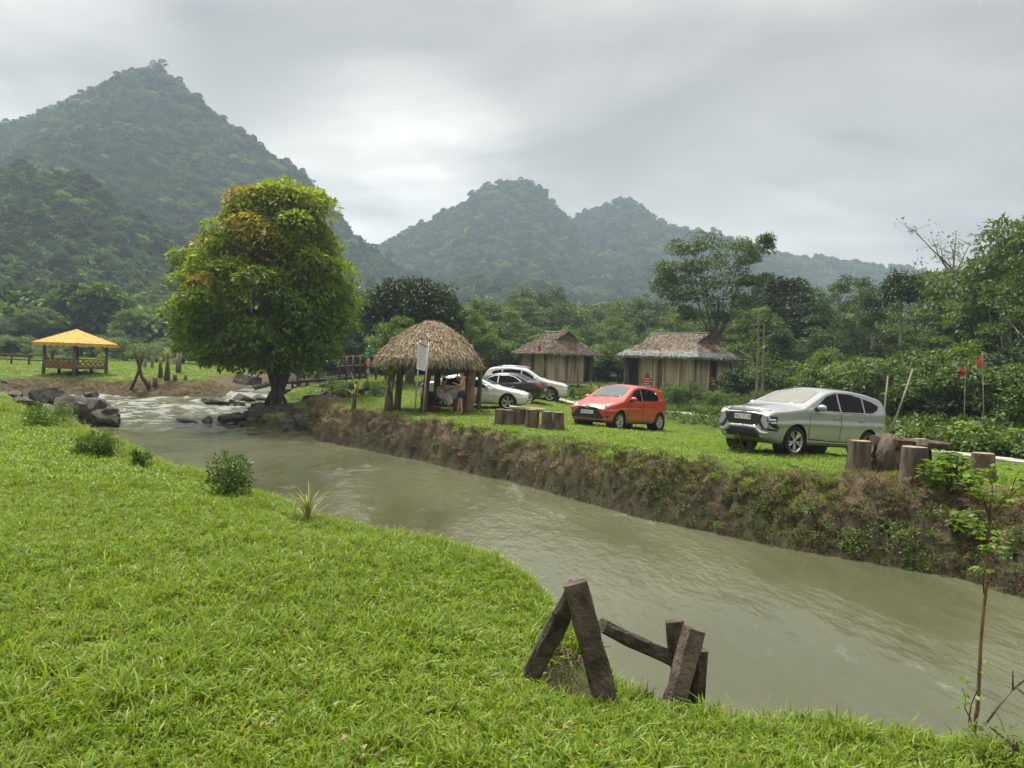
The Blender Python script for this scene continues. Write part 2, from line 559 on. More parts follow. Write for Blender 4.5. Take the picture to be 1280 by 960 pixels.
# ------------------------------------------------------------------ the river
wx = axis([(-36, -12, 0.22), (-12, 27, 0.16)]); wy = axis([(-7, 6, 0.25), (6, 30, 0.16), (30, 56, 0.12), (56, 82, 0.5)])
WX, WY = np.meshgrid(wx, wy)
wd = poly_sd(WX, WY, WPOLY)
rap = sstep(27, 35, WY + 2.5 * fbm(WX * 0.3, WY * 0.3, 51)) * sstep(60, 50, WY)
fl = fbm(WX * 0.9, WY * 0.55, 41, 5)
rid = 1 - np.abs(fbm(WX * 1.3 + 0.7 * fl, WY * 0.8, 44, 4)) * 2
WZs = water_z(WY) + 0.012 * fl + rap * (0.10 * fl + 0.10 * (rid - 0.6))
foam = np.clip(rap * (0.2 + 0.8 * sstep(0.55, 0.95, rid + 0.25 * fl)), 0, 1)
foam = np.maximum(foam, rap * sstep(0.7, 0.15, -wd) * 0.5)
foam = np.maximum(foam, sstep(45.5, 47, WY) * sstep(51, 49, WY) * 0.9 * sstep(-0.3, 0.3, fl + 0.2))
nwx, nwy = len(wx), len(wy)
ii = np.arange(nwx * nwy).reshape(nwy, nwx)
wf = np.stack([ii[:-1, :-1].ravel(), ii[:-1, 1:].ravel(), ii[1:, 1:].ravel(), ii[1:, :-1].ravel()], 1)
keep = (wd.ravel()[wf] < 0.9).all(1)
wf = wf[keep]
used = np.unique(wf); remap = np.full(nwx * nwy, -1); remap[used] = np.arange(len(used))
wV = np.stack([WX.ravel(), WY.ravel(), WZs.ravel()], 1)[used]
wt = np.stack([foam.ravel(), sstep(26, 34, WY).ravel(), np.zeros(nwx * nwy)], 1)[used]


def water_material():
    m, nt, out = new_mat('turbid_water')
    a = N(nt, 'ShaderNodeAttribute', attribute_name='tint')
    sp = N(nt, 'ShaderNodeSeparateColor'); nt.links.new(a.outputs['Color'], sp.inputs[0])
    tc = N(nt, 'ShaderNodeTexCoord')
    mp = N(nt, 'ShaderNodeMapping'); mp.inputs['Rotation'].default_value = (0, 0, math.radians(35)); mp.inputs['Scale'].default_value = (1.0, 0.42, 1)
    nt.links.new(tc.outputs['Object'], mp.inputs[0]); v = mp.outputs[0]
    n0 = noise_n(nt, v, 0.35, 3); n1 = noise_n(nt, v, 4.2, 3, 0.5); n2 = noise_n(nt, v, 11.0, 3, 0.6); n3 = noise_n(nt, v, 1.3, 3, 0.5)
    # calm and riffled patches
    patch = ramp(nt, [(0.38, (0.12, 0.12, 0.12)), (0.62, (1, 1, 1))], n0).outputs[0]
    h = math_n(nt, 'ADD', math_n(nt, 'MULTIPLY', n1, 0.55), math_n(nt, 'MULTIPLY', n2, 0.30))
    h = math_n(nt, 'MULTIPLY', h, patch)
    h = math_n(nt, 'ADD', h, math_n(nt, 'MULTIPLY', n3, 0.5))
    bp = N(nt, 'ShaderNodeBump', i_Strength=1.0, i_Distance=0.085); nt.links.new(h, bp.inputs['Height'])
    col = ramp(nt, [(0.35, (0.076, 0.080, 0.042)), (0.65, (0.120, 0.124, 0.072))], n0).outputs[0]
    fm = math_n(nt, 'ADD', sp.outputs[0], math_n(nt, 'MULTIPLY', math_n(nt, 'SUBTRACT', noise_n(nt, tc.outputs['Object'], 5.5, 6, 0.7), 0.5), 1.5))
    fm = ramp(nt, [(0.52, (0, 0, 0)), (1.1, (1, 1, 1))], fm).outputs[0]
    fm = mixc(nt, (0, 0, 0), fm, ramp(nt, [(0.1, (0, 0, 0)), (0.3, (1, 1, 1))], sp.outputs[0]).outputs[0])
    # thin drifting froth below the rapids
    fr_ = math_n(nt, 'MULTIPLY', noise_n(nt, v, 3.1, 6, 0.72), noise_n(nt, v, 0.5, 2))
    fr_ = ramp(nt, [(0.365, (0, 0, 0)), (0.43, (0.35, 0.35, 0.35))], fr_).outputs[0]
    fm = mixc(nt, fm, fr_, 1.0, 'LIGHTEN')
    col2 = mixc(nt, col, (0.24, 0.25, 0.22), fm)
    b = N(nt, 'ShaderNodeBsdfPrincipled', i_Roughness=0.06, i_IOR=1.333)
    nt.links.new(col2, b.inputs['Base Color'])
    rr = math_n(nt, 'ADD', math_n(nt, 'MULTIPLY', fm, 0.5), 0.07); nt.links.new(rr, b.inputs['Roughness'])
    nt.links.new(bp.outputs[0], b.inputs['Normal'])
    nt.links.new(b.outputs[0], out.inputs[0])
    return m


river = link('river_water', np_mesh('river_water', wV, remap[wf], [water_material()], True, wt))
tag(river, kind='structure')
# ================================================================== forested karst hills
M_HILL = surf('wooded_slope', (0.02, 0.04, 0.012), (0.05, 0.085, 0.02), scale=0.05, rough=0.95, spec=0.1)
M_CROWN = leaf_mat('canopy_leaf', (0.034, 0.074, 0.02), (0.11, 0.162, 0.052), trans=0.2, rough=0.75, spec=0.12)


def leaves_np(C, Dv, Nn, ln, wd, fold=0.12):
    """one diamond-shaped folded leaf per row: base C, direction Dv, normal Nn"""
    Dv = Dv / (np.linalg.norm(Dv, axis=1)[:, None] + 1e-9)
    Sd = np.cross(Dv, Nn); Sd /= np.linalg.norm(Sd, axis=1)[:, None] + 1e-9
    Nn = np.cross(Sd, Dv)
    ln = np.broadcast_to(np.asarray(ln, float).reshape(-1, 1), (len(C), 1)); wd = np.broadcast_to(np.asarray(wd, float).reshape(-1, 1), (len(C), 1))
    mid = C + Dv * ln * 0.45
    V = np.stack([C, mid + Sd * wd * 0.5 + Nn * wd * fold, C + Dv * ln - Nn * ln * 0.12, mid - Sd * wd * 0.5 + Nn * wd * fold], 1).reshape(-1, 3)
    return V, np.arange(len(C) * 4).reshape(-1, 4)


def unit(rng, n):
    u = rng.normal(size=(n, 3)); return u / np.linalg.norm(u, axis=1)[:, None]


def blob_leaves(rng, c, r, n, ln, wd, droop=0.3, hollow=0.55, zmin=-0.6):
    """leaves spread through an ellipsoidal bough"""
    u = unit(rng, n); u[:, 2] = np.where(u[:, 2] < zmin, -u[:, 2], u[:, 2])
    k = hollow + (1 - hollow) * rng.random(n)[:, None] ** 0.6
    C = np.asarray(c) + u * k * np.asarray(r)
    Dv = u + rng.normal(0, 0.55, (n, 3)); Dv[:, 2] -= droop
    Nn = u * 0.6 + np.array([0, 0, 0.8]) + rng.normal(0, 0.35, (n, 3))
    l = ln * rng.uniform(0.7, 1.25, n)
    return leaves_np(C, Dv, Nn, l, l * (wd / ln)), u


def canopy_proto(seed, r=4.0, h=3.2, nb=11, nl=120, hue=(1, 1, 1)):
    rng = np.random.default_rng(seed)
    Vs, Fs, Ts = [], [], []; off = 0
    for b in range(nb):
        a = rng.uniform(0, 2 * PI); q = rng.uniform(0, 0.72) * r if b else 0
        c = (q * math.cos(a), q * math.sin(a), h * rng.uniform(0.35, 0.95) * (1 - 0.35 * q / r))
        rr = r * rng.uniform(0.3, 0.5)
        (V, Fq), u = blob_leaves(rng, c, (rr, rr, rr * 0.75), nl, 0.85, 0.6, 0.25, 0.6, -0.3)
        t = rng.uniform(0.75, 1.3) * np.ones((nl, 1)) * rng.uniform(0.85, 1.15, (nl, 1))
        Vs.append(V); Fs.append(Fq + off); Ts.append(np.repeat(t, 4, 0)); off += len(V)
    T = np.concatenate(Ts); tint = np.concatenate([T, T, T * 0.95], 1) * np.array(hue)
    return proto('canopy', np_mesh('canopy', np.concatenate(Vs), np.concatenate(Fs), [M_CROWN], False, tint))


CANOPY = [canopy_proto(100 + i, r=[4.0, 3.2, 4.8, 2.6, 3.8, 4.4, 3.0, 5.2][i], h=[4.2, 6.0, 4.2, 7.5, 5, 5.5, 6.5, 5][i], hue=[(1, 1, 1), (.6, .66, .7), (1.2, 1.25, 1.2), (.75, .82, .8), (.9, 1.05, 1.0), (.55, .63, .65), (1.1, 1.15, 1.0), (1.5, 1.55, 1.7)][i]) for i in range(8)]
# spiky emergent trees that roughen the skyline
def sky_tree_proto(seed):
    rng = np.random.default_rng(seed)
    Vs, Fs = [], []; off = 0
    V, Fq, _ = tube_np([(0, 0, -2), (0.2, 0, 4), (0.1, 0.2, 9)], [0.25, 0.2, 0.1], 5, False)
    Vs.append(V); Fs.append(Fq); off += len(V)
    for b in range(7):
        a = rng.uniform(0, 2 * PI); q = rng.uniform(0.3, 2.2)
        c = (q * math.cos(a), q * math.sin(a), rng.uniform(5, 9.5))
        (V, Fq), u = blob_leaves(rng, c, (1.2, 1.2, 0.7), 26, 1.1, 0.7, 0.2, 0.4)
        Vs.append(V); Fs.append(Fq + off); off += len(V)
    V = np.concatenate(Vs)
    return proto('emergent', np_mesh('emergent', V, np.concatenate(Fs), [M_CROWN], False, np.full((len(V), 3), 0.9)))


CANOPY += [sky_tree_proto(140), sky_tree_proto(141)]


def hill(name, D, sil, wf, wb, seed, rough, n_trees, foot=-4.0, xr=None, scale=(0.8, 1.5), stuff='forest_canopy', emerg=0.004, sag=1.0, drop=10):
    """a hill whose crest stands D metres off; sil = crest line, wf/wb = reach of its front and back slopes"""
    P3 = [at(x, y + drop, D) for x, y in sil]
    X = np.array([p.x for p in P3]); Zc = np.array([p.z for p in P3])
    x0, x1 = X.min(), X.max()

    def hgt(x, y):
        x = np.asarray(x, float); y = np.asarray(y, float)
        crest = D + 25 * fbm(x * 0.006, y * 0 + 3, seed + 5)
        zc = np.interp(x + 10 * fbm(x * 0.012, y * 0.012, seed + 2), X, Zc)
        t = np.where(y < crest, (crest - y) / wf, (y - crest) / wb)
        t = np.clip(t, 0, 1.0)
        prof = (1 - t) ** sag * (1 - 0.25 * np.sin(PI * t))
        gul = rough * fbm(x * 0.014, y * 0.014, seed, 5) * np.sin(PI * np.clip(t, 0.02, 1))
        return foot + (zc - foot) * prof + gul

    gx = np.linspace(x0, x1, 150); gy = np.concatenate([np.linspace(D - wf, D + 40, 90), np.linspace(D + 50, D + wb, 14)])
    A, B = np.meshgrid(gx, gy); Zh = hgt(A, B)
    q = np.arange(A.size).reshape(A.shape)
    fq = np.stack([q[:-1, :-1].ravel(), q[:-1, 1:].ravel(), q[1:, 1:].ravel(), q[1:, :-1].ravel()], 1)
    o = link(name, np_mesh(name, np.stack([A.ravel(), B.ravel(), Zh.ravel()], 1), fq, [M_HILL], True))
    tag(o, kind='structure')
    rng = np.random.default_rng(seed)
    m = n_trees * 3
    px = rng.uniform(x0, x1, m); py = rng.uniform(D - wf, D + 45, m)
    zz = hgt(px, py)
    # keep what the valley can see, steeper ground carries more trees per plan area
    e_ = 4.0
    sl = np.hypot(hgt(px + e_, py) - zz, hgt(px, py + e_) - zz) / e_
    ok = (zz > foot + 1) & (np.abs(px / py) < 0.86) & (rng.random(m) < np.clip(0.4 + 0.5 * sl, 0, 1))
    px, py, zz = px[ok][:n_trees], py[ok][:n_trees], zz[ok][:n_trees]
    idx = np.where(rng.random(len(px)) < emerg, rng.integers(8, 10, len(px)), rng.choice(8, len(px), p=[.18, .16, .12, .15, .16, .12, .08, .03]))
    scatter(stuff, np.stack([px, py, zz - 1.0], 1), rng.uniform(*scale, len(px)) * 0.95, CANOPY, seed=seed, idx=idx, tilt=0.12, zs=rng.uniform(0.75, 1.1, len(px)))
    return hgt


H_LEFT = hill('hill', 420, [(-420, 360), (-260, 250), (-120, 175), (-40, 148), (0, 143), (30, 138), (60, 127), (100, 108), (130, 97), (150, 90), (185, 83), (215, 94), (250, 121), (290, 151), (330, 181), (375, 213), (400, 246), (430, 286), (450, 304), (480, 322), (520, 345), (600, 400), (680, 450)], 250, 160, 11, 26, 13000, drop=14)
H_SPUR = hill('hill', 235, [(-420, 250), (-200, 190), (-60, 190), (0, 200), (30, 203), (60, 205), (90, 210), (110, 220), (150, 254), (190, 274), (240, 304), (280, 345), (330, 390), (400, 430), (460, 455)], 150, 90, 12, 10, 7500, drop=24, scale=(0.6, 1.15))
H_MID = hill('hill', 620, [(300, 420), (380, 350), (440, 312), (470, 304), (500, 291), (540, 271), (580, 246), (600, 228), (615, 224), (635, 220), (660, 225), (685, 246), (700, 266), (712, 280), (760, 330), (830, 380), (900, 430)], 330, 160, 13, 24, 12000, drop=13, scale=(0.9, 1.6), emerg=0.004)
H_MID2 = hill('hill', 690, [(560, 430), (640, 350), (690, 292), (712, 278), (730, 263), (750, 251), (775, 244), (795, 248), (815, 263), (835, 276), (870, 281), (900, 289), (925, 299), (960, 316), (1000, 345), (1100, 430)], 360, 160, 14, 24, 9000, drop=10, scale=(0.9, 1.6), emerg=0.004)
H_RIGHT = hill('hill', 780, [(780, 400), (860, 330), (925, 303), (960, 316), (1000, 321), (1050, 323), (1100, 331), (1150, 340), (1220, 352), (1320, 372), (1450, 400), (1600, 440)], 420, 180, 15, 24, 9000, drop=8, scale=(1.0, 1.7), emerg=0.004)

# ================================================================== the sky, sun and air
w = bpy.data.worlds.new('World'); SC.world = w; w.use_nodes = True
nt = w.node_tree; nt.nodes.clear()
SUN_EL, SUN_AZ = math.radians(64), math.radians(-35)   # azimuth from straight ahead, minus = to the left
sky = N(nt, 'ShaderNodeTexSky'); sky.sky_type = 'NISHITA'; sky.sun_disc = False
sky.sun_elevation = SUN_EL; sky.sun_rotation = SUN_AZ
sky.air_density = 1.0; sky.dust_density = 3.0
tc = N(nt, 'ShaderNodeTexCoord')
sx = N(nt, 'ShaderNodeSeparateXYZ'); nt.links.new(tc.outputs['Generated'], sx.inputs[0])
den = math_n(nt, 'ADD', math_n(nt, 'MAXIMUM', sx.outputs[2], 0.0), 0.16)
cx = N(nt, 'ShaderNodeCombineXYZ')
nt.links.new(math_n(nt, 'DIVIDE', sx.outputs[0], den), cx.inputs[0]); nt.links.new(math_n(nt, 'DIVIDE', sx.outputs[1], den), cx.inputs[1])
dn = N(nt, 'ShaderNodeMapping'); dn.inputs['Location'].default_value = (3.7, 1.9, 0.3); dn.inputs['Scale'].default_value = (0.55, 0.8, 1)
nt.links.new(cx.outputs[0], dn.inputs[0])
c1 = N(nt, 'ShaderNodeTexNoise'); c1.inputs['Scale'].default_value = 1.5; c1.inputs['Detail'].default_value = 7; c1.inputs['Roughness'].default_value = 0.52; c1.inputs['Distortion'].default_value = 0.5
nt.links.new(dn.outputs[0], c1.inputs['Vector'])
cloud = ramp(nt, [(0.36, (0.070, 0.0692, 0.068)), (0.50, (0.094, 0.0928, 0.090)), (0.60, (0.118, 0.116, 0.111)), (0.72, (0.165, 0.161, 0.152))], c1.outputs['Fac']).outputs[0]


def glow(az, el, width, amp):
    """thin, bright part of the cloud deck round one direction"""
    d = Vector((math.sin(math.radians(az)) * math.cos(math.radians(el)), math.cos(math.radians(az)) * math.cos(math.radians(el)), math.sin(math.radians(el))))
    v = N(nt, 'ShaderNodeVectorMath', operation='DOT_PRODUCT'); nt.links.new(tc.outputs['Generated'], v.inputs[0]); v.inputs[1].default_value = d
    r = ramp(nt, [(0, (0, 0, 0)), (1, (amp, amp, amp * 0.98))], math_n(nt, 'MULTIPLY', math_n(nt, 'SUBTRACT', v.outputs['Value'], math.cos(math.radians(width))), 1 / (1 - math.cos(math.radians(width))), True), 'EASE')
    return r.outputs[0]


n2 = N(nt, 'ShaderNodeTexNoise'); n2.inputs['Scale'].default_value = 2.2; n2.inputs['Detail'].default_value = 6
nt.links.new(dn.outputs[0], n2.inputs['Vector'])
g_ = mixc(nt, glow(-9, 11, 12, 0.18), glow(-33, 16, 12, 0.095), 1.0, 'ADD')
g_ = mixc(nt, g_, glow(24, 5, 20, 0.075), 1.0, 'ADD')
g_ = mixc(nt, (0, 0, 0), g_, ramp(nt, [(0.36, (0.25, 0.25, 0.25)), (0.6, (1, 1, 1))], n2.outputs['Fac']).outputs[0])
cloud = mixc(nt, cloud, g_, 1.0, 'ADD')
# an overcast sky is about three times brighter overhead than at the horizon
up = ramp(nt, [(0.0, (1.0, 1.0, 1.0)), (0.38, (1.0, 1.0, 1.0)), (0.55, (2.5, 2.49, 2.47)), (0.75, (3.8, 3.77, 3.73)), (1.0, (4.9, 4.86, 4.8))], math_n(nt, 'MAXIMUM', sx.outputs[2], 0.0)).outputs[0]
cloud = mixc(nt, cloud, up, 1.0, 'MULTIPLY')
cloud10 = mixc(nt, cloud, (10.2, 9.9, 9.35), 1.0, 'MULTIPLY')
skyc = mixc(nt, sky.outputs[0], cloud10, 0.97)
bg = N(nt, 'ShaderNodeBackground', i_Strength=0.1); nt.links.new(skyc, bg.inputs[0])
wo = N(nt, 'ShaderNodeOutputWorld'); nt.links.new(bg.outputs[0], wo.inputs[0])

sl = bpy.data.lights.new('sun', 'SUN'); sl.energy = 1.5; sl.angle = math.radians(12); sl.color = (1.0, 0.96, 0.88)
so = bpy.data.objects.new('sun', sl); COL.objects.link(so)
dirv = Vector((math.sin(SUN_AZ) * math.cos(SUN_EL), math.cos(SUN_AZ) * math.cos(SUN_EL), math.sin(SUN_EL)))
so.rotation_euler = dirv.to_track_quat('Z', 'Y').to_euler(); so.location = (0, 0, 260)

mh, nth, oh = new_mat('air')
vp = N(nth, 'ShaderNodeVolumePrincipled'); vp.inputs['Color'].default_value = (0.67, 0.83, 1.0, 1); vp.inputs['Density'].default_value = 0.0006; vp.inputs['Anisotropy'].default_value = 0.3
nth.links.new(vp.outputs[0], oh.inputs['Volume'])
hz = MB().box((0, 480, 91), (1960, 1160, 198)).build('haze', mh)
tag(hz, kind='stuff')
# ================================================================== grass, weeds and dry bank cover
M_GRASS = leaf_mat('grass_blade', (0.122, 0.224, 0.016), (0.235, 0.33, 0.04), trans=0.38, rough=0.45)
M_STRAW = leaf_mat('dry_straw', (0.14, 0.10, 0.058), (0.30, 0.245, 0.145), trans=0.15, rough=0.7)
M_WEED = leaf_mat('weed_leaf', (0.05, 0.10, 0.014), (0.13, 0.19, 0.03), trans=0.3)


def blades(rng, n, spread, ln, wd, lean=0.9, tintv=0.25, curl=0.5, dead=0.06):
    """n arching blades rooted within a small disc"""
    a = rng.uniform(0, 2 * PI, n); r = spread * np.sqrt(rng.random(n))
    B = np.stack([r * np.cos(a), r * np.sin(a), np.full(n, -0.01)], 1)
    az = rng.uniform(0, 2 * PI, n)
    L = ln * rng.uniform(0.55, 1.2, n); W = wd * rng.uniform(0.7, 1.2, n)
    le = np.clip(rng.normal(lean, 0.3, n), 0.05, 1.45)
    out = np.stack([np.cos(az), np.sin(az), np.zeros(n)], 1); sd = np.stack([-np.sin(az), np.cos(az), np.zeros(n)], 1)
    up = np.array([0, 0, 1.0])
    d1 = out * np.sin(le * 0.6)[:, None] + up * np.cos(le * 0.6)[:, None]
    d2 = out * np.sin(np.clip(le + curl, 0, 2.0))[:, None] + up * np.cos(np.clip(le + curl, 0, 2.0))[:, None]
    p1 = B + d1 * (L * 0.5)[:, None]; p2 = p1 + d2 * (L * 0.5)[:, None]
    w = W[:, None]
    V = np.stack([B - sd * w * 0.35, B + sd * w * 0.35, p1 + sd * w * 0.5, p1 - sd * w * 0.5, p2], 1).reshape(-1, 3)
    q = np.arange(n)[:, None] * 5
    Fq = np.concatenate([q + np.array([[0, 1, 2, 3]])]); Ft = q + np.array([[3, 2, 4]])
    t = rng.uniform(1 - tintv, 1 + tintv, (n, 1)); tint = np.concatenate([t * rng.uniform(0.85, 1.2, (n, 1)), t, t * rng.uniform(0.6, 1.3, (n, 1))], 1)
    dd = rng.random(n) < dead; tint[dd] = tint[dd] * np.array([1.9, 1.15, 1.6])
    return V, Fq, Ft, np.repeat(tint, 5, 0)


def tuft(name, seed, n, spread, ln, wd, mat, **k):
    rng = np.random.default_rng(seed)
    V, Fq, Ft, T = blades(rng, n, spread, ln, wd, **k)
    return proto(name, np_mesh(name, V, [Fq, Ft], [mat], False, T))


NEAR = [tuft('turf', 300 + i, 16, 0.06, 0.085, 0.0135, M_GRASS, lean=1.0, tintv=0.42) for i in range(4)] + [tuft('turf', 310, 12, 0.05, 0.16, 0.010, M_GRASS, lean=0.75), tuft('turf', 311, 14, 0.06, 0.07, 0.015, M_GRASS, lean=1.2, dead=0.35)]
MIDT = [tuft('turf', 320 + i, 26, 0.14, 0.10, 0.018, M_GRASS, lean=0.85, tintv=0.4) for i in range(4)]
FART = [tuft('turf', 330 + i, 36, 0.3, 0.13, 0.032, M_GRASS, lean=0.75) for i in range(3)]
LIPT = [tuft('turf', 340 + i, 22, 0.07, 0.19, 0.010, M_GRASS, lean=0.55, curl=0.7) for i in range(3)]
STRAW = [tuft('straw', 350 + i, 34, 0.11, 0.17, 0.007, M_STRAW, lean=1.1, curl=0.9, dead=0) for i in range(3)]


pathpts = [gp(684, 43), gp(770, 40.5), gp(850, 37.5), gp(890, 35.6), gp(960, 31.5), gp(1040, 28), gp(1120, 25.2), gp(1200, 23.4), gp(1290, 21.8), gp(1400, 19.5), gp(1600, 16)]


def off_path(x, y, w=0.42):
    P = np.array([(p.x, p.y) for p in pathpts] + [(p.x, p.y + 0.01) for p in reversed(pathpts)])
    return np.abs(poly_sd(x, y, P)) > w


def sample(rng, n, y0, y1, pw=1.0, wid=0.74, off=0.6):
    """points of the view's ground wedge, denser close by"""
    u = rng.random(n)
    y = (y0 ** (2 - pw) + u * (y1 ** (2 - pw) - y0 ** (2 - pw))) ** (1 / (2 - pw))
    x = rng.uniform(-1, 1, n) * (wid * y + off)
    return x, y


rng = np.random.default_rng(77)
# the near left bank
x, y = sample(rng, 56000, 2.0, 9.5, 0.9)
z, d, s, wb = ground(x, y, True)
n_ = fbm(x * 1.1, y * 1.1, 61, 4); bare = fbm(x * 2.7, y * 2.7, 62, 3)
h_ = on(722, 830, -1.64)
hole = np.hypot((x - h_.x - 0.02) / 0.24, (y - h_.y - 0.05) / 0.36)
ok = (s < 0.5) & (d > 0.35) & (rng.random(len(x)) < np.clip(0.95 + 0.9 * (bare + 0.28), 0.12, 1)) & (hole > 1.0)
k = np.where(ok)[0]
scatter('lawn_grass', np.stack([x, y, z], 1)[k], (0.74 + 0.42 * n_[k]) * rng.uniform(0.8, 1.25, len(k)), NEAR, seed=5, tilt=0.28)
x, y = sample(rng, 30000, 9.0, 30, 0.9)
z, d, s, wb = ground(x, y, True)
ok = (s < 0.5) & (d > 0.5)
n_ = fbm(x * 0.8, y * 0.8, 61, 4); k = np.where(ok)[0]
scatter('lawn_grass', np.stack([x, y, z], 1)[k], (0.95 + 0.5 * n_[k]) * rng.uniform(0.8, 1.2, len(k)), MIDT, seed=6, tilt=0.22)
# long grass hanging over the near lip
tt = rng.random(5200); li = np.array([(p.x, p.y) for p in LIP]); seg = rng.integers(1, len(li) - 1, 5200)
wlen = np.hypot(*(li[1:] - li[:-1]).T); seg = rng.choice(len(li) - 1, 5200, p=wlen / wlen.sum())
pp = li[seg] * (1 - tt[:, None]) + li[seg + 1] * tt[:, None] + rng.normal(0, 0.16, (5200, 2)) 
z, d, s, wb = ground(pp[:, 0], pp[:, 1], True)
hole2 = np.hypot((pp[:, 0] - h_.x) / 0.26, (pp[:, 1] - h_.y) / 0.4)
n_ = fbm(pp[:, 0] * 1.7, pp[:, 1] * 1.7, 66, 3)
ok = (d > 0.15) & (hole2 > 1.0) & (rng.random(5200) < np.clip(0.55 + 1.5 * n_, 0.1, 1))
scatter('long_grass', np.stack([pp[:, 0], pp[:, 1], z], 1)[ok], rng.uniform(0.5, 1.0, ok.sum()) * np.clip(pp[ok, 1] / 9, 0.9, 1.6), LIPT, seed=7, tilt=0.2)
# lawn across the river
x, y = sample(rng, 85000, 10.5, 44, 0.95, 0.95, 5)
z, d, s, wb = ground(x, y, True)
n_ = fbm(x * 0.6, y * 0.6, 71, 4)
ok = off_path(x, y) & (s > 0.5) & (d > wb * np.interp(x, [-8, 0, 3, 6.2, 7.5], [0.95, 0.52, 0.46, 0.5, 1.05]) + 0.3 * n_) & (d < 13.0 + 2 * n_) & (rng.random(len(x)) < np.clip(1.1 + 0.9 * n_, 0.3, 1))
k = np.where(ok)[0]
scatter('lawn_grass', np.stack([x, y, z], 1)[k], (0.75 + 0.35 * n_[k]) * rng.uniform(0.8, 1.2, len(k)), MIDT, seed=8, tilt=0.2)
# far meadows
x, y = sample(rng, 40000, 30, 110, 1.0, 0.8, 2)
z, d, s, wb = ground(x, y, True)
n_ = fbm(x * 0.25, y * 0.25, 72, 4)
ok = off_path(x, y) & (d > 1.5) & (((s < 0.5) & (rng.random(len(x)) < 0.9)) | ((s > 0.5) & (y > 40)))
k = np.where(ok)[0]
scatter('meadow_grass', np.stack([x, y, z], 1)[k], (0.9 + 0.5 * n_[k]) * rng.uniform(0.8, 1.2, len(k)), FART, seed=9, tilt=0.2)

# dry straw along the brink of the cut bank and over the far left bank
x, y = sample(rng, 220000, 9.0, 50, 0.9, 0.95, 5)
z, d, s, wb = ground(x, y, True)
nb_ = fbm(x * 1.3, y * 1.3, 31)
dlim = np.interp(x, [-9, -6, 0, 3, 6.2, 7.5], [1.4, 1.0, 0.62, 0.55, 0.6, 1.15])
dv = s * sstep(0.15, 0.45, d / wb + 0.3 * nb_) * sstep(dlim + 0.15, dlim - 0.15, d / wb + 0.4 * nb_) * np.interp(x, [-9.6, -8.4, -5, 1, 5, 7], [0, 0.75, 0.55, 0.5, 1.0, 1.0])
dv = np.maximum(dv, (1 - s) * (y > 36) * sstep(0.05, 0.4, d / wb) * sstep(1.0, 0.6, d / wb + 0.3 * nb_) * 0.8)
k = np.where((rng.random(len(x)) < dv) & (d > 0.1) & (off_path(x, y)))[0]
scatter('dry_grass', np.stack([x, y, z], 1)[k], rng.uniform(0.5, 1.15, len(k)) * np.clip(y[k] / 18, 0.85, 1.35), STRAW, seed=10, tilt=0.5)


# small broad-leaved weeds at the foot of the bank and on rough ground
def weed_proto(seed, n=46, r=0.22, ln=0.10):
    rg = np.random.default_rng(seed)
    (V, Fq), u = blob_leaves(rg, (0, 0, r * 0.7), (r, r, r * 0.9), n, ln, ln * 0.5, 0.15, 0.25, -0.4)
    t = np.repeat(rg.uniform(0.7, 1.3, (n, 1)), 4, 0)
    return proto('weed', np_mesh('weed', V, Fq, [M_WEED], False, np.concatenate([t, t, t], 1)))


WEED = [weed_proto(400 + i) for i in range(4)]
FERN = [tuft('fern', 420 + i, 16, 0.06, 0.34, 0.035, M_WEED, lean=0.8, curl=0.9) for i in range(2)]
x, y = sample(rng, 85000, 8, 36, 0.9, 0.95, 5)
z, d, s, wb = ground(x, y, True)
nw = fbm(x * 0.9, y * 0.9, 91, 4)
dv = s * sstep(-0.05, 0.12, d) * sstep(0.6, 0.25, d / wb) * np.clip(np.interp(x, [-6, -2, 0, 4, 7], [0.06, 0.12, 0.25, 0.5, 0.8]) + 1.2 * nw, 0, 1.0)
k = np.where(rng.random(len(x)) < dv)[0]
ix = np.where(rng.random(len(k)) < 0.22, rng.integers(4, 6, len(k)), rng.integers(0, 4, len(k)))
scatter('bank_weeds', np.stack([x, y, z], 1)[k], rng.uniform(0.18, 0.55, len(k)) * np.clip((x[k] + 3) / 8, 0.6, 1.25), WEED + FERN, seed=12, tilt=0.4, idx=ix)
# fine roots and moss hanging on the cut face
M_ROOT = leaf_mat('fine_root', (0.035, 0.024, 0.015), (0.11, 0.08, 0.05), trans=0.05, rough=0.9)
M_MOSS = leaf_mat('bank_moss', (0.035, 0.05, 0.012), (0.095, 0.105, 0.032), trans=0.15, rough=0.9)
ROOTS = [tuft('rootlet', 450 + i, 30, 0.13, 0.15, 0.006, M_ROOT, lean=1.25, curl=1.0, dead=0) for i in range(2)] + [tuft('moss', 455 + i, 40, 0.12, 0.055, 0.016, M_MOSS, lean=0.9, dead=0.1) for i in range(3)]
x, y = sample(rng, 130000, 8, 34, 0.9, 0.95, 5)
z, d, s, wb = ground(x, y, True)
nw = fbm(x * 1.2, y * 1.2, 95, 4)
k = np.where((s > 0.5) & (d > 0.02) & (d < wb * 0.75) & (rng.random(len(x)) < 0.75) & (x > -9))[0]
ix = np.where(nw[k] + rng.normal(0, 0.12, len(k)) > -0.03, rng.integers(2, 5, len(k)), rng.integers(0, 2, len(k)))
scatter('bank_moss', np.stack([x, y, z], 1)[k], rng.uniform(0.6, 1.4, len(k)), ROOTS, seed=14, tilt=0.6, idx=ix)
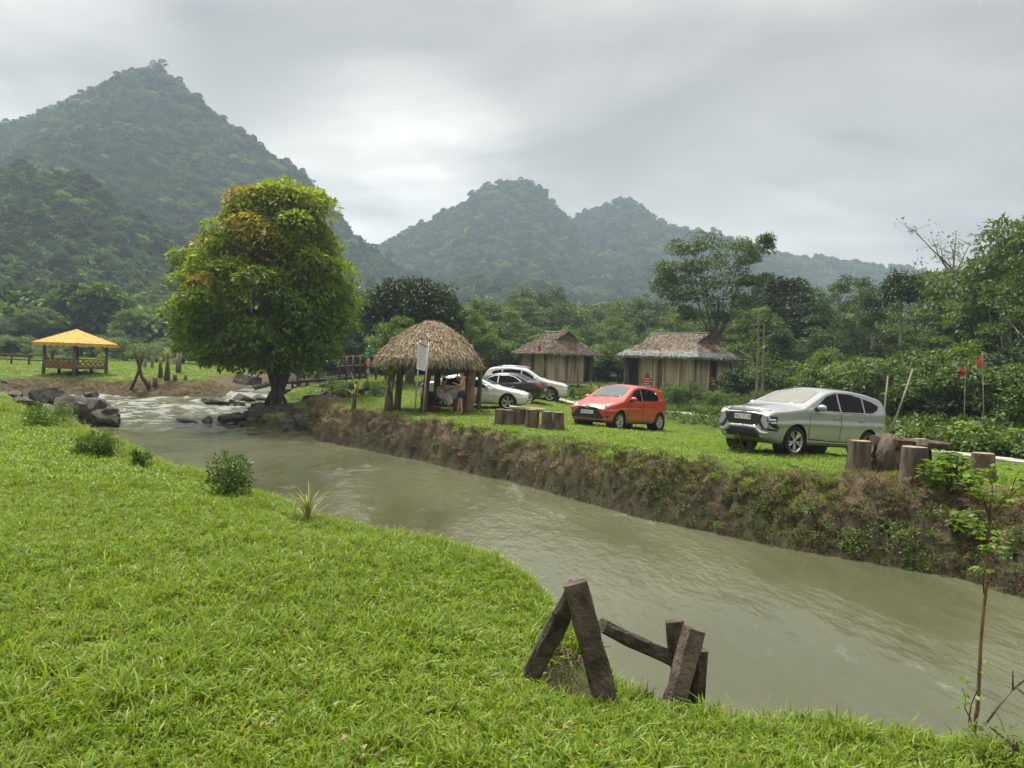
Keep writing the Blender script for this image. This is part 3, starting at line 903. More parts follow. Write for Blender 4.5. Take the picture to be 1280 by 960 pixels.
# rough herbs beyond the lawn on the right
x, y = sample(rng, 75000, 15, 62, 0.9, 0.95, 4)
z, d, s, wb = ground(x, y, True)
nw = fbm(x * 0.4, y * 0.4, 93, 4)
dv = s * sstep(11.2, 13.5, d + 1.5 * nw) * sstep(3, 9, x - 0.05 * y)
k = np.where((rng.random(len(x)) < dv) & off_path(x, y, 0.8))[0]
ix = np.where(rng.random(len(k)) < 0.3, rng.integers(4, 6, len(k)), rng.integers(0, 4, len(k)))
scatter('rough_herbs', np.stack([x, y, z], 1)[k], (1.15 + 1.0 * nw[k]) * rng.uniform(0.8, 1.5, len(k)) * np.clip((x[k] - 4) / 10, 0.6, 1.5), WEED + FERN, seed=13, tilt=0.3, idx=ix)

# dead leaves and broken straw lying in the near lawn
M_DEADL = leaf_mat('dead_leaf', (0.10, 0.07, 0.025), (0.26, 0.20, 0.09), trans=0.1, rough=0.7)
def litter_proto(seed):
    rg = np.random.default_rng(seed); n = 3
    V, Fq = leaves_np(rg.normal(0, 0.04, (n, 3)) * np.array([1, 1, 0.1]), rg.normal(0, 1, (n, 3)) * np.array([1, 1, 0.25]), np.array([0, 0, 1.0]) + rg.normal(0, 0.4, (n, 3)), 0.05 * rg.uniform(0.6, 1.2, n), 0.022, 0.25)
    return proto('litter', np_mesh('litter', V, Fq, [M_DEADL], False, np.ones((len(V), 3))))
x, y = sample(rng, 170, 2.4, 13, 0.9)
z, d, s, wb = ground(x, y, True)
k = np.where((s < 0.5) & (d > 0.5))[0]
scatter('fallen_leaves', np.stack([x, y, z + 0.045], 1)[k], rng.uniform(0.6, 1.3, len(k)), [litter_proto(1), litter_proto(2)], seed=31, tilt=0.3)

# green grass drooping over the brink across the river
x, y = sample(rng, 60000, 9.5, 32, 0.9, 0.9, 3)
z, d, s, wb = ground(x, y, True)
n_ = fbm(x * 1.3, y * 1.3, 97, 3)
k = np.where((s > 0.5) & (x > -8) & (np.abs(d / wb - np.interp(x, [-8, 0, 3, 6.2, 7.5], [0.95, 0.55, 0.5, 0.52, 1.05])) < 0.13) & (n_ > -0.12))[0]
scatter('long_grass', np.stack([x, y, z], 1)[k], rng.uniform(0.6, 1.2, len(k)), LIPT, seed=33, tilt=0.35)
# ================================================================== trees
M_BARK = surf('bark', (0.07, 0.054, 0.04), (0.18, 0.145, 0.105), scale=7, stretch=(1, 1, 0.3), rough=0.9, bump=0.7, c3=(0.075, 0.085, 0.05))
M_BARKP = surf('pale_bark', (0.22, 0.20, 0.17), (0.42, 0.40, 0.35), scale=5, stretch=(1, 1, 0.4), rough=0.85, bump=0.4, c3=(0.12, 0.12, 0.09))
M_BIG = leaf_mat('glossy_leaf', (0.075, 0.158, 0.011), (0.13, 0.212, 0.018), trans=0.38, rough=0.5, spec=0.22)
M_DARK = leaf_mat('dark_leaf', (0.022, 0.042, 0.012), (0.05, 0.078, 0.02), trans=0.2, rough=0.55, spec=0.2)
M_TREE = leaf_mat('tree_leaf', (0.042, 0.086, 0.015), (0.098, 0.155, 0.028), trans=0.3)
M_LIME = leaf_mat('lime_leaf', (0.085, 0.15, 0.018), (0.14, 0.20, 0.03), trans=0.35)


def crown_mesh(name, seed, clumps, n, ln, wd, mat, droop=0.35, hollow=0.5, tintf=None, zmin=-0.7):
    """clumps: list of (centre, radii); n leaves on each"""
    rg = np.random.default_rng(seed)
    Vs, Fs, Ts = [], [], []; off = 0
    for i, (c, r) in enumerate(clumps):
        (V, Fq), u = blob_leaves(rg, c, r, n, ln, wd, droop, hollow, zmin)
        base = np.array([1.0, 1.0, 1.0]) * rg.uniform(0.78, 1.22)
        if tintf is not None: base = base * np.asarray(tintf(c, rg))
        t = base * rg.uniform(0.8, 1.25, (n, 1))
        Vs.append(V); Fs.append(Fq + off); Ts.append(np.repeat(t, 4, 0)); off += len(V)
    return np_mesh(name, np.concatenate(Vs), np.concatenate(Fs), [mat], False, np.concatenate(Ts))


def wood_mesh(name, seed, trunk, limbs, mat, sides=8):
    """trunk: (path, radii); limbs: list of (path, radii)"""
    rd = random.Random(seed)
    Vs, Fs = [], []; off = 0
    for k, (p, r) in enumerate([trunk] + limbs):
        V, Fq, T = tube_np(p, r, sides if k == 0 else 5, False, 0.12 if k == 0 else 0.0, rd)
        Vs.append(V); Fs.append(Fq + off); off += len(V)
    return np_mesh(name, np.concatenate(Vs), np.concatenate(Fs), [mat], True)


def limb(a, b, r0, r1, rd, sag=0.1, n=5):
    a = np.array(a, float); b = np.array(b, float)
    L = np.linalg.norm(b - a); P = []
    for i in range(n):
        t = i / (n - 1)
        p = a * (1 - t) + b * t + np.array([rd.uniform(-1, 1), rd.uniform(-1, 1), 0]) * L * 0.05 * math.sin(PI * t)
        p[2] += L * sag * math.sin(PI * t) * 0.6
        P.append(p)
    return P, np.linspace(r0, r1, n)


def plant_tree(label, group, wood, crown, loc, scale=1.0, rz=0.0, name='tree', cat='tree', sz=None, bits=('trunk', 'crown')):
    t = thing(name, label, cat, loc, rz, group)
    t.scale = (scale, scale, sz or scale)
    if wood is not None: link(bits[0], wood, t)
    if crown is not None: link(bits[1], crown, t)
    return t


# ---------------- the big round-crowned tree on its stony point
BT = on(345, 512, -2.5); BT.y = 36.6; BT = at(345, 512, 36.6); BT.z = gz(BT.x, BT.y) - 0.1
mpp = 36.6 / F
rows = [(226, 362, 12), (233, 360, 30), (251, 353, 50), (282, 346, 73), (314, 342, 86), (345, 338, 103), (370, 338, 110), (407, 330, 112), (439, 328, 96), (457, 334, 76), (466, 335, 54)]
bz = []
for py, cxp, hw in rows:
    p = at(cxp, py, 36.6); bz.append((p.z - BT.z, p.x - BT.x, hw * mpp))
bz.sort()
bzz = np.array([b[0] for b in bz]); bxx = np.array([b[1] for b in bz]); brr = np.array([b[2] for b in bz])
rg = np.random.default_rng(5)
cl = []
for i in range(270):
    h = bzz[0] + 0.15 + (bzz[-1] - bzz[0] - 0.9) * (i + 0.5) / 270
    a = i * 2.399963 + rg.normal(0, 0.2)
    R = np.interp(h, bzz, brr); lump = fbm(np.array([a * 1.1 + 5]), np.array([h * 0.55]), 8, 3)[0]
    lump += 0.6 * fbm(np.array([math.cos(a) * 1.4 + 3]), np.array([math.sin(a) * 1.4 + h * 0.4]), 18, 2)[0]
    rr = rg.uniform(0.6, 1.15)
    q = max(0.0, R * (0.98 + 0.33 * lump) - rr * 0.95 + rg.normal(0, 0.26)) if rg.random() < 0.84 else R * rg.uniform(0.2, 0.7)
    cl.append(((np.interp(h, bzz, bxx) + q * math.cos(a), q * math.sin(a), h), (rr, rr, rr * 0.66)))


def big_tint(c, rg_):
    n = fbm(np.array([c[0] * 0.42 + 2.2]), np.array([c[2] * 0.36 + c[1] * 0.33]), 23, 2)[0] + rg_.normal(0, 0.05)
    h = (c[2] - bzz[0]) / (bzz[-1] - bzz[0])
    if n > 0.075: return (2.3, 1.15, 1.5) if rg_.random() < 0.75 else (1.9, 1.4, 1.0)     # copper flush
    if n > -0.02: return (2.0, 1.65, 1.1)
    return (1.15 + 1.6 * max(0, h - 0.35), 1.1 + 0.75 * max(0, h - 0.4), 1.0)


big_crown = crown_mesh('crown', 11, cl, 230, 0.25, 0.115, M_BIG, droop=0.5, hollow=0.78, tintf=big_tint, zmin=-0.35)
rd = random.Random(3)
lm = [limb((0.1 * math.cos(a), 0.1 * math.sin(a), 0.5 + 0.5 * rd.random()), (1.2 * math.cos(a), 1.2 * math.sin(a), 3.6), 0.15, 0.06, rd) for a in (0.2, 1.3, 2.6, 3.7, 4.6, 5.5)]
lm += [limb((rd.uniform(-.4, .4), rd.uniform(-.4, .4), 2.4), (cl[j][0][0] * 0.85, cl[j][0][1] * 0.85, cl[j][0][2]), 0.09, 0.02, rd) for j in range(8, 268, 9)]
lm += [limb((0.15 * math.cos(a), 0.15 * math.sin(a), 0.9), (0.75 * math.cos(a), 0.75 * math.sin(a), -0.25), 0.13, 0.05, rd, 0.12) for a in np.arange(7) * 0.9]
big_wood = wood_mesh('trunk', 4, ([(0, 0, -0.3), (0.02, 0, 0.3), (0.0, 0, 1.0), (0.05, 0, 2.2), (0.2, 0, 5), (0.3, 0, 9)], [0.36, 0.27, 0.22, 0.18, 0.12, 0.04]), lm, M_BARK, 12)
plant_tree('big round tree with yellow-green and coppery leaves beside the rapids', None, big_wood, big_crown, BT, name='broadleaf_tree')

# ---------------- the dark dense tree behind the thatched shelter
p0 = gp(512, 52)
top = at(512, 326, 52).z - p0.z
rg = np.random.default_rng(6)
cl = []
for i in range(150):
    u = unit(rg, 1)[0]; u[2] = abs(u[2]) * 1.0 - 0.25
    k = rg.uniform(0.72, 1.0)
    r = rg.uniform(0.7, 1.15)
    cl.append(((u[0] * 3.5 * k, u[1] * 3.2 * k, top * 0.52 + u[2] * top * 0.43 * k), (r, r, r * 0.6)))
dk_crown = crown_mesh('crown', 12, cl, 110, 0.30, 0.12, M_DARK, droop=0.5, hollow=0.5)
lm = [limb((0, 0, 1.3), (c[0][0] * 0.8, c[0][1] * 0.8, c[0][2] - 0.3), 0.12, 0.03, rd) for c in cl[::7]]
dk_wood = wood_mesh('trunk', 5, ([(0, 0, -0.3), (0.1, 0, 1.5), (0, 0.1, 3.2)], [0.35, 0.27, 0.16]), lm, M_BARK)
plant_tree('very dark dense round tree behind the thatched shelter', None, dk_wood, dk_crown, p0, name='broadleaf_tree')

# ---------------- the tall tree with layered feathery crown behind the right-hand hut
p0 = gp(893, 56)
mp = 56 / F
pads = [(893, 305, 42, 12), (860, 312, 30, 10), (935, 310, 28, 12), (845, 335, 30, 11), (880, 332, 40, 14), (915, 330, 40, 14), (940, 322, 20, 10), (838, 356, 26, 10), (870, 358, 40, 14), (908, 356, 44, 14), (850, 372, 26, 9), (886, 378, 38, 12), (925, 376, 32, 12), (862, 392, 22, 8), (905, 396, 26, 9), (938, 350, 20, 9), (946, 306, 14, 8), (830, 346, 14, 7)]
cl = []
for k, (px, py, hw, hh) in enumerate(pads):
    c = at(px, py, 56); 
    for j in range(7):
        r = hw * mp * rg.uniform(0.38, 0.55)
        cl.append(((c.x - p0.x + rg.uniform(-1, 1) * hw * mp * 0.62, rg.uniform(-2.0, 2.0), c.z - p0.z + rg.uniform(-0.6, 0.6) * hh * mp), (r, r, max(0.25, hh * mp * 0.55))))
ft_crown = crown_mesh('crown', 13, cl, 130, 0.24, 0.09, M_TREE, droop=0.25, hollow=0.2)
fork = at(900, 395, 56) - p0
lm = [limb((-0.1, 0, 3.8), (c[0][0] * 0.95, c[0][1], c[0][2] - 0.2), 0.04, 0.012, rd, 0.0) for c in cl[::9]]
lm += [limb((-0.1, 0, 2.8), (at(872, 372, 56) - p0), 0.10, 0.04, rd, 0.0), limb((0.05, 0, 3.0), (at(925, 350, 56) - p0), 0.10, 0.04, rd, 0.0)]
ft_wood = wood_mesh('trunk', 6, ([(0, 0, -0.3), (-0.05, 0, 2), (-0.05, 0, 4.2), (0.1, 0, 6.6)], [0.19, 0.16, 0.13, 0.06]), lm, M_BARK)
plant_tree('tall tree with layered feathery crown behind the wider bamboo hut', None, ft_wood, ft_crown, p0, name='broadleaf_tree')


# ---------------- kinds used many times over (crown 1 unit = 1 m, about 8 m tall)
def kind_round(seed, mat, h=8.0, w=3.0, n=60, nl=150, ln=0.24, base=0.3, bark=None, lean=0.0):
    rg = np.random.default_rng(seed); rd = random.Random(seed)
    cl = []
    for i in range(n):
        u = unit(rg, 1)[0]; k = rg.uniform(0.55, 1.0) * (1 + 0.22 * math.sin(3.1 * u[0] + seed) * math.cos(2.3 * u[1] + seed))
        r = rg.uniform(0.5, 0.95) * w / 3
        zc = h * (base + (1 - base) / 2) + u[2] * k * h * (1 - base) * 0.46
        cl.append(((u[0] * w * k * (1.05 - 0.35 * max(0, u[2])) + lean * zc, u[1] * w * k, zc), (r, r, r * 0.62)))
    cr = crown_mesh('crown', seed + 1, cl, nl, ln, ln * 0.48, mat, droop=0.35, hollow=0.35)
    lm = [limb((lean * h * 0.35, 0, h * rd.uniform(0.25, 0.5)), (c[0][0] * 0.9, c[0][1] * 0.9, c[0][2]), 0.07, 0.015, rd, 0.05) for c in cl[::4]]
    wd_ = wood_mesh('trunk', seed, ([(0, 0, -0.4), (lean * h * 0.2, 0, h * 0.2), (lean * h * 0.5 + 0.1, 0.1, h * 0.5), (lean * h * 0.8, 0, h * 0.85)], [0.2, 0.16, 0.11, 0.03]), lm, bark or M_BARK, 7)
    return wd_, cr, h


def kind_layer(seed, mat, h=9.0, w=2.6, pads=16, ln=0.23, bark=None, base=0.4):
    """open crown of flat leafy pads on a slim stem, sky showing between"""
    rg = np.random.default_rng(seed); rd = random.Random(seed)
    cl = []
    for i in range(pads):
        t = (i + 0.5) / pads; a = i * 2.4 + rg.normal(0, 0.3)
        q = w * (0.35 + 0.65 * math.sin(PI * min(1, 0.25 + t * 0.78))) * rg.uniform(0.5, 1.0)
        for j in range(3):
            r = rg.uniform(0.5, 0.9)
            cl.append(((q * math.cos(a) + rg.normal(0, 0.4), q * math.sin(a) + rg.normal(0, 0.4), h * (base + (1 - base) * t) + rg.normal(0, 0.12)), (r, r, 0.3)))
    cr = crown_mesh('crown', seed + 1, cl, 115, ln, ln * 0.42, mat, droop=0.3, hollow=0.15)
    lm = [limb((0, 0, max(1.5, c[0][2] - 1.4)), c[0], 0.05, 0.015, rd, 0.03) for c in cl[::3]]
    wd_ = wood_mesh('trunk', seed, ([(0, 0, -0.4), (0.05, 0, h * 0.3), (-0.05, 0.05, h * 0.65), (0.05, 0, h * 0.97)], [0.15, 0.12, 0.085, 0.02]), lm, bark or M_BARKP, 7)
    return wd_, cr, h


K = {
    'round1': kind_round(501, M_TREE), 'round2': kind_round(502, M_TREE, w=3.6, n=70, base=0.22), 'round3': kind_round(503, M_TREE, w=2.5, base=0.35),
    'lime1': kind_round(504, M_LIME, w=2.8, base=0.25), 'lime2': kind_layer(505, M_LIME, w=2.6), 'dark1': kind_round(506, M_DARK, w=2.7, base=0.3), 'dark2': kind_layer(507, M_DARK, h=9, w=2.2, bark=M_BARK),
    'lay1': kind_layer(508, M_TREE), 'lay2': kind_layer(509, M_TREE, w=3.2, pads=20), 'slim1': kind_layer(510, M_TREE, h=9, w=1.2, pads=9, base=0.62), 'slim2': kind_round(511, M_TREE, h=9, w=1.3, n=26, base=0.6, bark=M_BARKP),
    'bush1': kind_round(512, M_TREE, h=2.4, w=1.7, n=34, nl=210, ln=0.115, base=0.05), 'bush4': kind_round(515, M_DARK, h=2.4, w=1.7, n=34, nl=200, ln=0.12, base=0.05), 'bush2': kind_round(513, M_LIME, h=2.2, w=1.5, n=30, nl=210, ln=0.11, base=0.05), 'bush3': kind_round(514, M_WEED, h=2.6, w=1.6, n=34, nl=190, ln=0.10, base=0.02),
}


def put(kind, px, Y, ptop, label, group, name='tree', cat='tree', wide=1.0, rz=None, dz=0.0, bits=('trunk', 'crown')):
    wd_, cr, h = K[kind]
    p = gp(px, Y)
    ht = at(px, ptop, Y).z - p.z
    s = ht / h
    t = plant_tree(label, group, wd_, cr, p + Vector((0, 0, dz)), s * wide, rnd.uniform(0, 6.28) if rz is None else rz, name, cat, s, bits)
    return t


rnd = random.Random(9)
# ---------------- the wood on the right behind the silver car (each on its own)
GR = 'trees of the wood on the right'
right = [
    ('dark1', 978, 66, 338), ('dark2', 952, 72, 345), ('lay2', 1046, 60, 352), ('round3', 1012, 74, 378), ('round1', 1076, 70, 392), ('slim1', 1088, 56, 352),
    ('lay1', 1150, 62, 345), ('round2', 1150, 70, 338), ('round1', 1196, 66, 333), ('round3', 1122, 58, 405), ('lay2', 1238, 48, 318), ('lime1', 1228, 60, 335), ('lay1', 1268, 42, 285),
    ('round2', 1300, 44, 268), ('lime2', 1210, 44, 372), ('lay2', 1282, 36, 330), ('slim2', 1254, 40, 345), ('round1', 1180, 48, 395), ('dark1', 1096, 52, 425), ('round2', 1030, 58, 412), ('round3', 968, 60, 398), ('lime2', 940, 62, 385),
    ('round1', 1330, 50, 290), ('lay2', 1360, 44, 270), ('round2', 1400, 50, 280), ('slim1', 1216, 42, 360), ('slim2', 1290, 40, 350), ('dark2', 1004, 66, 362), ('round1', 920, 70, 392), ('lime1', 1262, 52, 352),
]
for k, px, Y, pt in right:
    put(k, px, Y, pt, 'green broadleaf tree in the dense wood on the right', GR, wide=rnd.uniform(0.9, 1.15))
# bushes in front of that wood
GB = 'bushes at the edge of the wood on the right'
for i in range(46):
    px = 930 + i * 9.4 + rnd.uniform(-6, 6)
    Y = np.interp(px, [930, 1100, 1280, 1360], [46, 40, 31, 29]) + rnd.uniform(-3, 5)
    pt = np.interp(px, [930, 1000, 1100, 1200, 1360], [462, 455, 448, 440, 425]) + rnd.uniform(-14, 22)
    put(rnd.choice(['bush1', 'bush1', 'bush4', 'bush3', 'bush4', 'bush1', 'bush2']), px, Y, pt, 'leafy green bush at the edge of the wood on the right', GB, 'bush', 'bush', rnd.uniform(0.9, 1.5))

# the palm-like tree with a pale bare stem, and the nearly bare tree
def drooping_tree(px, Y, ptop, seed):
    p = gp(px, Y); h = at(px, ptop, Y).z - p.z
    rg = np.random.default_rng(seed); rd = random.Random(seed)
    cl = []
    for i in range(26):
        a = i * 2.4; q = rg.uniform(0.3, 1.5)
        cl.append(((q * math.cos(a), q * math.sin(a), h - 0.35 - q * 0.75 - rg.uniform(0, 1.3)), (0.5, 0.5, 0.42)))
    cr = crown_mesh('crown', seed, cl, 60, 0.4, 0.12, M_DARK, droop=1.1, hollow=0.2)
    wd_ = wood_mesh('trunk', seed, ([(0, 0, -0.3), (0.1, 0, h * 0.4), (0.05, 0, h * 0.8), (0, 0, h - 0.3)], [0.13, 0.11, 0.09, 0.03]), [limb((0, 0, c[0][2] - 0.5), c[0], 0.04, 0.01, rd) for c in cl[::3]], M_BARKP)
    plant_tree('slender tree with pale bare stem and dark drooping crown', None, wd_, cr, p)


drooping_tree(1121, 54, 330, 520)
p = gp(1186, 52); h = at(1186, 284, 52).z - p.z
rd = random.Random(44); lm = []; tips = []
for i in range(12):
    a = rd.uniform(0, 6.28); z0 = h * rd.uniform(0.48, 0.8)
    q = rd.uniform(1.0, 2.9); e_ = (q * math.cos(a), q * math.sin(a) * 0.8, min(h, z0 + rd.uniform(1.0, 2.6)))
    lm.append(limb((0, 0, z0), e_, 0.07, 0.02, rd, -0.05)); tips.append(e_)
    for j in range(5):
        P_, _ = lm[-1] if False else (lm[-1 - 0][0], 0)
        s0 = lm[-1][0][rd.randint(2, 4)] if j == 0 else s0
        b = (e_[0] + rd.uniform(-0.9, 0.9), e_[1] + rd.uniform(-0.9, 0.9), e_[2] + rd.uniform(-0.3, 0.7))
        lm.append(limb(e_ if j else s0, b, 0.022, 0.008, rd, -0.05, 4)); tips.append(b)
cr = crown_mesh('crown', 45, [(t, (0.4, 0.4, 0.22)) for t in tips], 7, 0.2, 0.1, M_WEED, hollow=0.1)
wd_ = wood_mesh('trunk', 44, ([(0, 0, -0.3), (0.1, 0, h * 0.4), (-0.05, 0, h * 0.7), (0.1, 0, h * 0.97)], [0.16, 0.13, 0.09, 0.02]), lm, M_BARKP)
plant_tree('nearly bare tree with thin grey branches against the sky', None, wd_, cr, p)

# ---------------- trees behind the shelter and huts, below the hills
GM = 'trees of the valley wood behind the huts'
mid = [('lime1', 586, 62, 385), ('round1', 618, 76, 372), ('round2', 560, 84, 392), ('lime2', 604, 70, 402), ('lay2', 648, 92, 372), ('round3', 662, 104, 362), ('round2', 700, 100, 378), ('lay1', 690, 128, 360), ('lime2', 724, 110, 385), ('round1', 745, 120, 374),
       ('round2', 780, 112, 380), ('lime1', 764, 92, 398), ('round3', 806, 96, 388), ('lay1', 792, 130, 372), ('round1', 826, 104, 372), ('lime2', 842, 80, 392), ('round2', 866, 92, 400), ('lay2', 640, 66, 402), ('round2', 672, 84, 408), ('lime1', 708, 88, 408), ('round1', 740, 82, 408), ('round2', 812, 78, 412),
       ('round2', 456, 66, 395), ('round1', 470, 90, 372), ('lay1', 440, 80, 380), ('lime1', 492, 46, 397), ('round1', 545, 58, 412), ('dark1', 436, 60, 405), ('round2', 410, 70, 412), ('round3', 900, 84, 392), ('lime1', 850, 70, 420)]
for k, px, Y, pt in mid:
    put(k, px, Y, pt, 'mid-green tree of the valley wood behind the shelter and huts', GM, wide=rnd.uniform(1.0, 1.35))
GL = 'trees at the foot of the left hill'
left = []
for i in range(44):
    px = -60 + i * 7.4 + rnd.uniform(-8, 8); Y = rnd.uniform(88, 150)
    left.append((rnd.choice(['round1', 'round2', 'round3', 'lay1', 'lay2', 'dark1', 'slim1', 'lime1']), px, Y, np.interp(Y, [88, 150], [405, 345]) + rnd.uniform(-14, 16)))
for k, px, Y, pt in left:
    put(k, px, Y, pt, 'green tree in the wood at the foot of the left hill', GL, wide=rnd.uniform(1.0, 1.4))
GS = 'low shrubs along the far edge of the meadow'
for i in range(40):
    px = -40 + i * 11.4 + rnd.uniform(-6, 6); Y = rnd.uniform(70, 86)
    put(rnd.choice(['bush1', 'bush2', 'bush3', 'bush1']), px, Y, rnd.uniform(416, 434), 'low green shrub along the far edge of the meadow', GS, 'shrub', 'shrub', rnd.uniform(1.1, 1.7))
# the closed wood behind all of these
rng = np.random.default_rng(88)
x, y = sample(rng, 5200, 100, 420, 0.6, 0.86, 5)
z = ground(x, y)
ok = ~((np.abs(x) < 0) )
k = np.where((y > 105 + 12 * fbm(x * 0.03, y * 0.03, 6)))[0]
scatter('far_woodland', np.stack([x, y, z - 0.4], 1)[k], rng.uniform(0.75, 1.35, len(k)), CANOPY, seed=21, idx=rng.integers(0, 8, len(k)), tilt=0.1)
# ================================================================== shelters, huts and small built things
M_THATCH = leaf_mat('thatch_leaf', (0.165, 0.12, 0.072), (0.36, 0.285, 0.185), trans=0.05, rough=0.85)
M_THATCHB = surf('thatch_under', (0.05, 0.035, 0.022), (0.13, 0.09, 0.055), scale=14, stretch=(1, 1, 0.3), rough=0.95, bump=0.6)
M_LOG = surf('weathered_log', (0.06, 0.043, 0.03), (0.18, 0.138, 0.098), scale=9, stretch=(1, 1, 0.18), rough=0.9, bump=0.8, c3=(0.06, 0.05, 0.04))
M_LOGRED = surf('red_brown_trunk', (0.11, 0.06, 0.035), (0.23, 0.14, 0.085), scale=9, stretch=(1, 1, 0.25), rough=0.9, bump=0.7)
M_CUT = surf('cut_wood', (0.20, 0.155, 0.10), (0.36, 0.29, 0.20), scale=12, rough=0.85, bump=0.4)
M_BAMBOO = surf('split_bamboo', (0.27, 0.205, 0.135), (0.53, 0.43, 0.31), scale=5.5, stretch=(1, 1, 0.10), rough=0.8, bump=0.5, c3=(0.13, 0.085, 0.055), contrast=(0.3, 0.7))
M_HROOF = leaf_mat('palm_shingle', (0.13, 0.10, 0.075), (0.29, 0.235, 0.18), trans=0.04, rough=0.85)
M_HROOFB = surf('palm_roof', (0.075, 0.058, 0.042), (0.19, 0.15, 0.11), scale=8, rough=0.95, bump=0.6)
M_TARP = surf('old_tarp', (0.06, 0.08, 0.085), (0.13, 0.155, 0.155), scale=5, rough=0.6, bump=0.3)
M_NEARBLACK = plain('near_black', (0.02, 0.016, 0.012), 0.9)
M_ORANGE = surf('orange_thatch', (0.47, 0.25, 0.05), (0.74, 0.46, 0.13), scale=14, stretch=(1, 1, 0.5), rough=0.8, bump=0.7, c3=(0.36, 0.18, 0.03))
M_POSTG = surf('grey_green_post', (0.075, 0.075, 0.055), (0.16, 0.15, 0.12), scale=9, stretch=(1, 1, 0.2), rough=0.9, bump=0.5)
M_CARVED = surf('varnished_carving', (0.17, 0.07, 0.025), (0.36, 0.18, 0.08), scale=14, rough=0.45, bump=0.3)
M_WET = surf('dark_wet_timber', (0.040, 0.028, 0.021), (0.135, 0.098, 0.072), scale=11, stretch=(1, 1, 1), rough=0.55, bump=0.9, spec=0.4, c3=(0.17, 0.13, 0.10), bscale=30)
M_STEEL = plain('galvanised_steel', (0.42, 0.44, 0.45), 0.4, 0.7)
M_WHITE = plain('white_paint', (0.72, 0.73, 0.74), 0.5)
M_INK = plain('blue_grey_ink', (0.16, 0.18, 0.25), 0.6)
M_RED = plain('red_paint', (0.42, 0.022, 0.025), 0.5)
M_GREENS = plain('green_sign_paint', (0.03, 0.20, 0.085), 0.45)
M_FLAG = plain('red_cloth', (0.50, 0.03, 0.035), 0.8)
M_FLAGP = plain('faded_red_cloth', (0.62, 0.12, 0.10), 0.8)
M_STONE = surf('river_stone', (0.03, 0.027, 0.022), (0.125, 0.112, 0.092), scale=5, rough=0.85, bump=0.9, c3=(0.055, 0.065, 0.03), bscale=9)
M_STONEWET = surf('wet_stone', (0.018, 0.017, 0.015), (0.06, 0.056, 0.05), scale=4, rough=0.35, bump=0.7, spec=0.5)
M_CONC = surf('pale_concrete', (0.30, 0.285, 0.25), (0.46, 0.44, 0.39), scale=3, rough=0.9, bump=0.2)
M_BPOLE = surf('bamboo_pole', (0.14, 0.135, 0.09), (0.27, 0.255, 0.19), scale=4, stretch=(1, 1, 0.4), rough=0.6)


def roof_fringe(rg, planes, n, ln, wd, out=0.5):
    """flat leaves laid down roof planes; planes: list of (p_eave0, p_eave1, p_top0, p_top1)"""
    Cs, Ds, Ns = [], [], []
    areas = []
    for a, b, c, d in planes: areas.append((((b - a).length + (d - c).length) / 2) * ((c + d) / 2 - (a + b) / 2).length)
    tot = sum(areas)
    for (a, b, c, d), ar in zip(planes, areas):
        k = int(n * ar / tot)
        u = rg.random(k)[:, None]; v = (np.floor(rg.random(k) * 14) / 14 * 0.98 + rg.random(k) * 0.06)[:, None]
        A, B, C_, D_ = (np.array(q) for q in (a, b, c, d))
        lo = A * (1 - u) + B * u; hi = C_ * (1 - u) + D_ * u
        p = lo * (1 - v) + hi * v
        dn = lo - hi; dn /= np.linalg.norm(dn, axis=1)[:, None] + 1e-9
        nr = np.cross(B - A, (C_ + D_) / 2 - (A + B) / 2); nr /= np.linalg.norm(nr)
        if nr[2] < 0: nr = -nr
        Cs.append(p + nr * rg.uniform(0.0, 0.05, k)[:, None] - dn * ln * 0.3); Ds.append(dn + rg.normal(0, 0.22, (k, 3)) + nr * rg.uniform(-0.12, 0.10, k)[:, None] + np.array([0, 0, -0.25]) * (v < 0.1)); Ns.append(np.repeat(nr[None], k, 0) + rg.normal(0, 0.25, (k, 3)))
    C = np.concatenate(Cs); Dv = np.concatenate(Ds); Nn = np.concatenate(Ns)
    l = ln * rg.uniform(0.6, 1.3, len(C))
    V, Fq = leaves_np(C, Dv, Nn, l, wd * rg.uniform(0.7, 1.3, len(C)), 0.1)
    t = rg.uniform(0.55, 1.35, (len(C), 1)); t[rg.random(len(C)) < 0.06] *= 1.5
    return V, Fq, np.repeat(np.concatenate([t, t, t], 1), 4, 0)


# ---------------- thatched shelter
SY = 30.2
c0 = gp(537, SY)
ang = math.radians(12)
hut = thing('thatched_shelter', 'open shelter with shaggy brown thatched roof over two people', 'shelter', c0, ang)
hutM = Matrix.Translation(c0) @ Matrix.Rotation(ang, 4, 'Z'); hutI = hutM.inverted()


def hl(px, py, Y): return hutI @ at(px, py, Y)


posts = [((496, 512), (502, 448), 29.4, 0.13), ((528, 514), (538, 450), 29.1, 0.13), ((545, 505), (547, 450), 31.4, 0.13), ((585, 519), (590, 452), 29.2, 0.19), ((598, 508), (601, 455), 31.2, 0.10)]
hm = 0
for k, (b, t, Y, r) in enumerate(posts):
    m = MB()
    pb = gp(b[0], Y); lb = hutI @ pb; lt = hl(t[0], t[1], Y); lt.z += 0.25
    rd = random.Random(k)
    n = 9
    pth = [lb.lerp(lt, i / (n - 1)) + Vector((rd.uniform(-.02, .02), rd.uniform(-.02, .02), 0)) for i in range(n)]
    pth[0].z -= 0.2
    m.tube(pth, [r * (1.15 - 0.25 * i / (n - 1)) for i in range(n)], 10, jit=0.08, rnd=rd)
    if k == 3:   # the broad buttressed trunk
        q = lb + Vector((-0.30, 0.15, 0))
        m.tube([q + Vector((0, 0, -0.2)), q + Vector((0.1, 0, 0.6)), q + Vector((0.28, 0, 1.3))], [0.27, 0.23, 0.14], 10, jit=0.1, rnd=rd)
    m.build('post', M_LOGRED if k == 3 else M_LOG, hut)
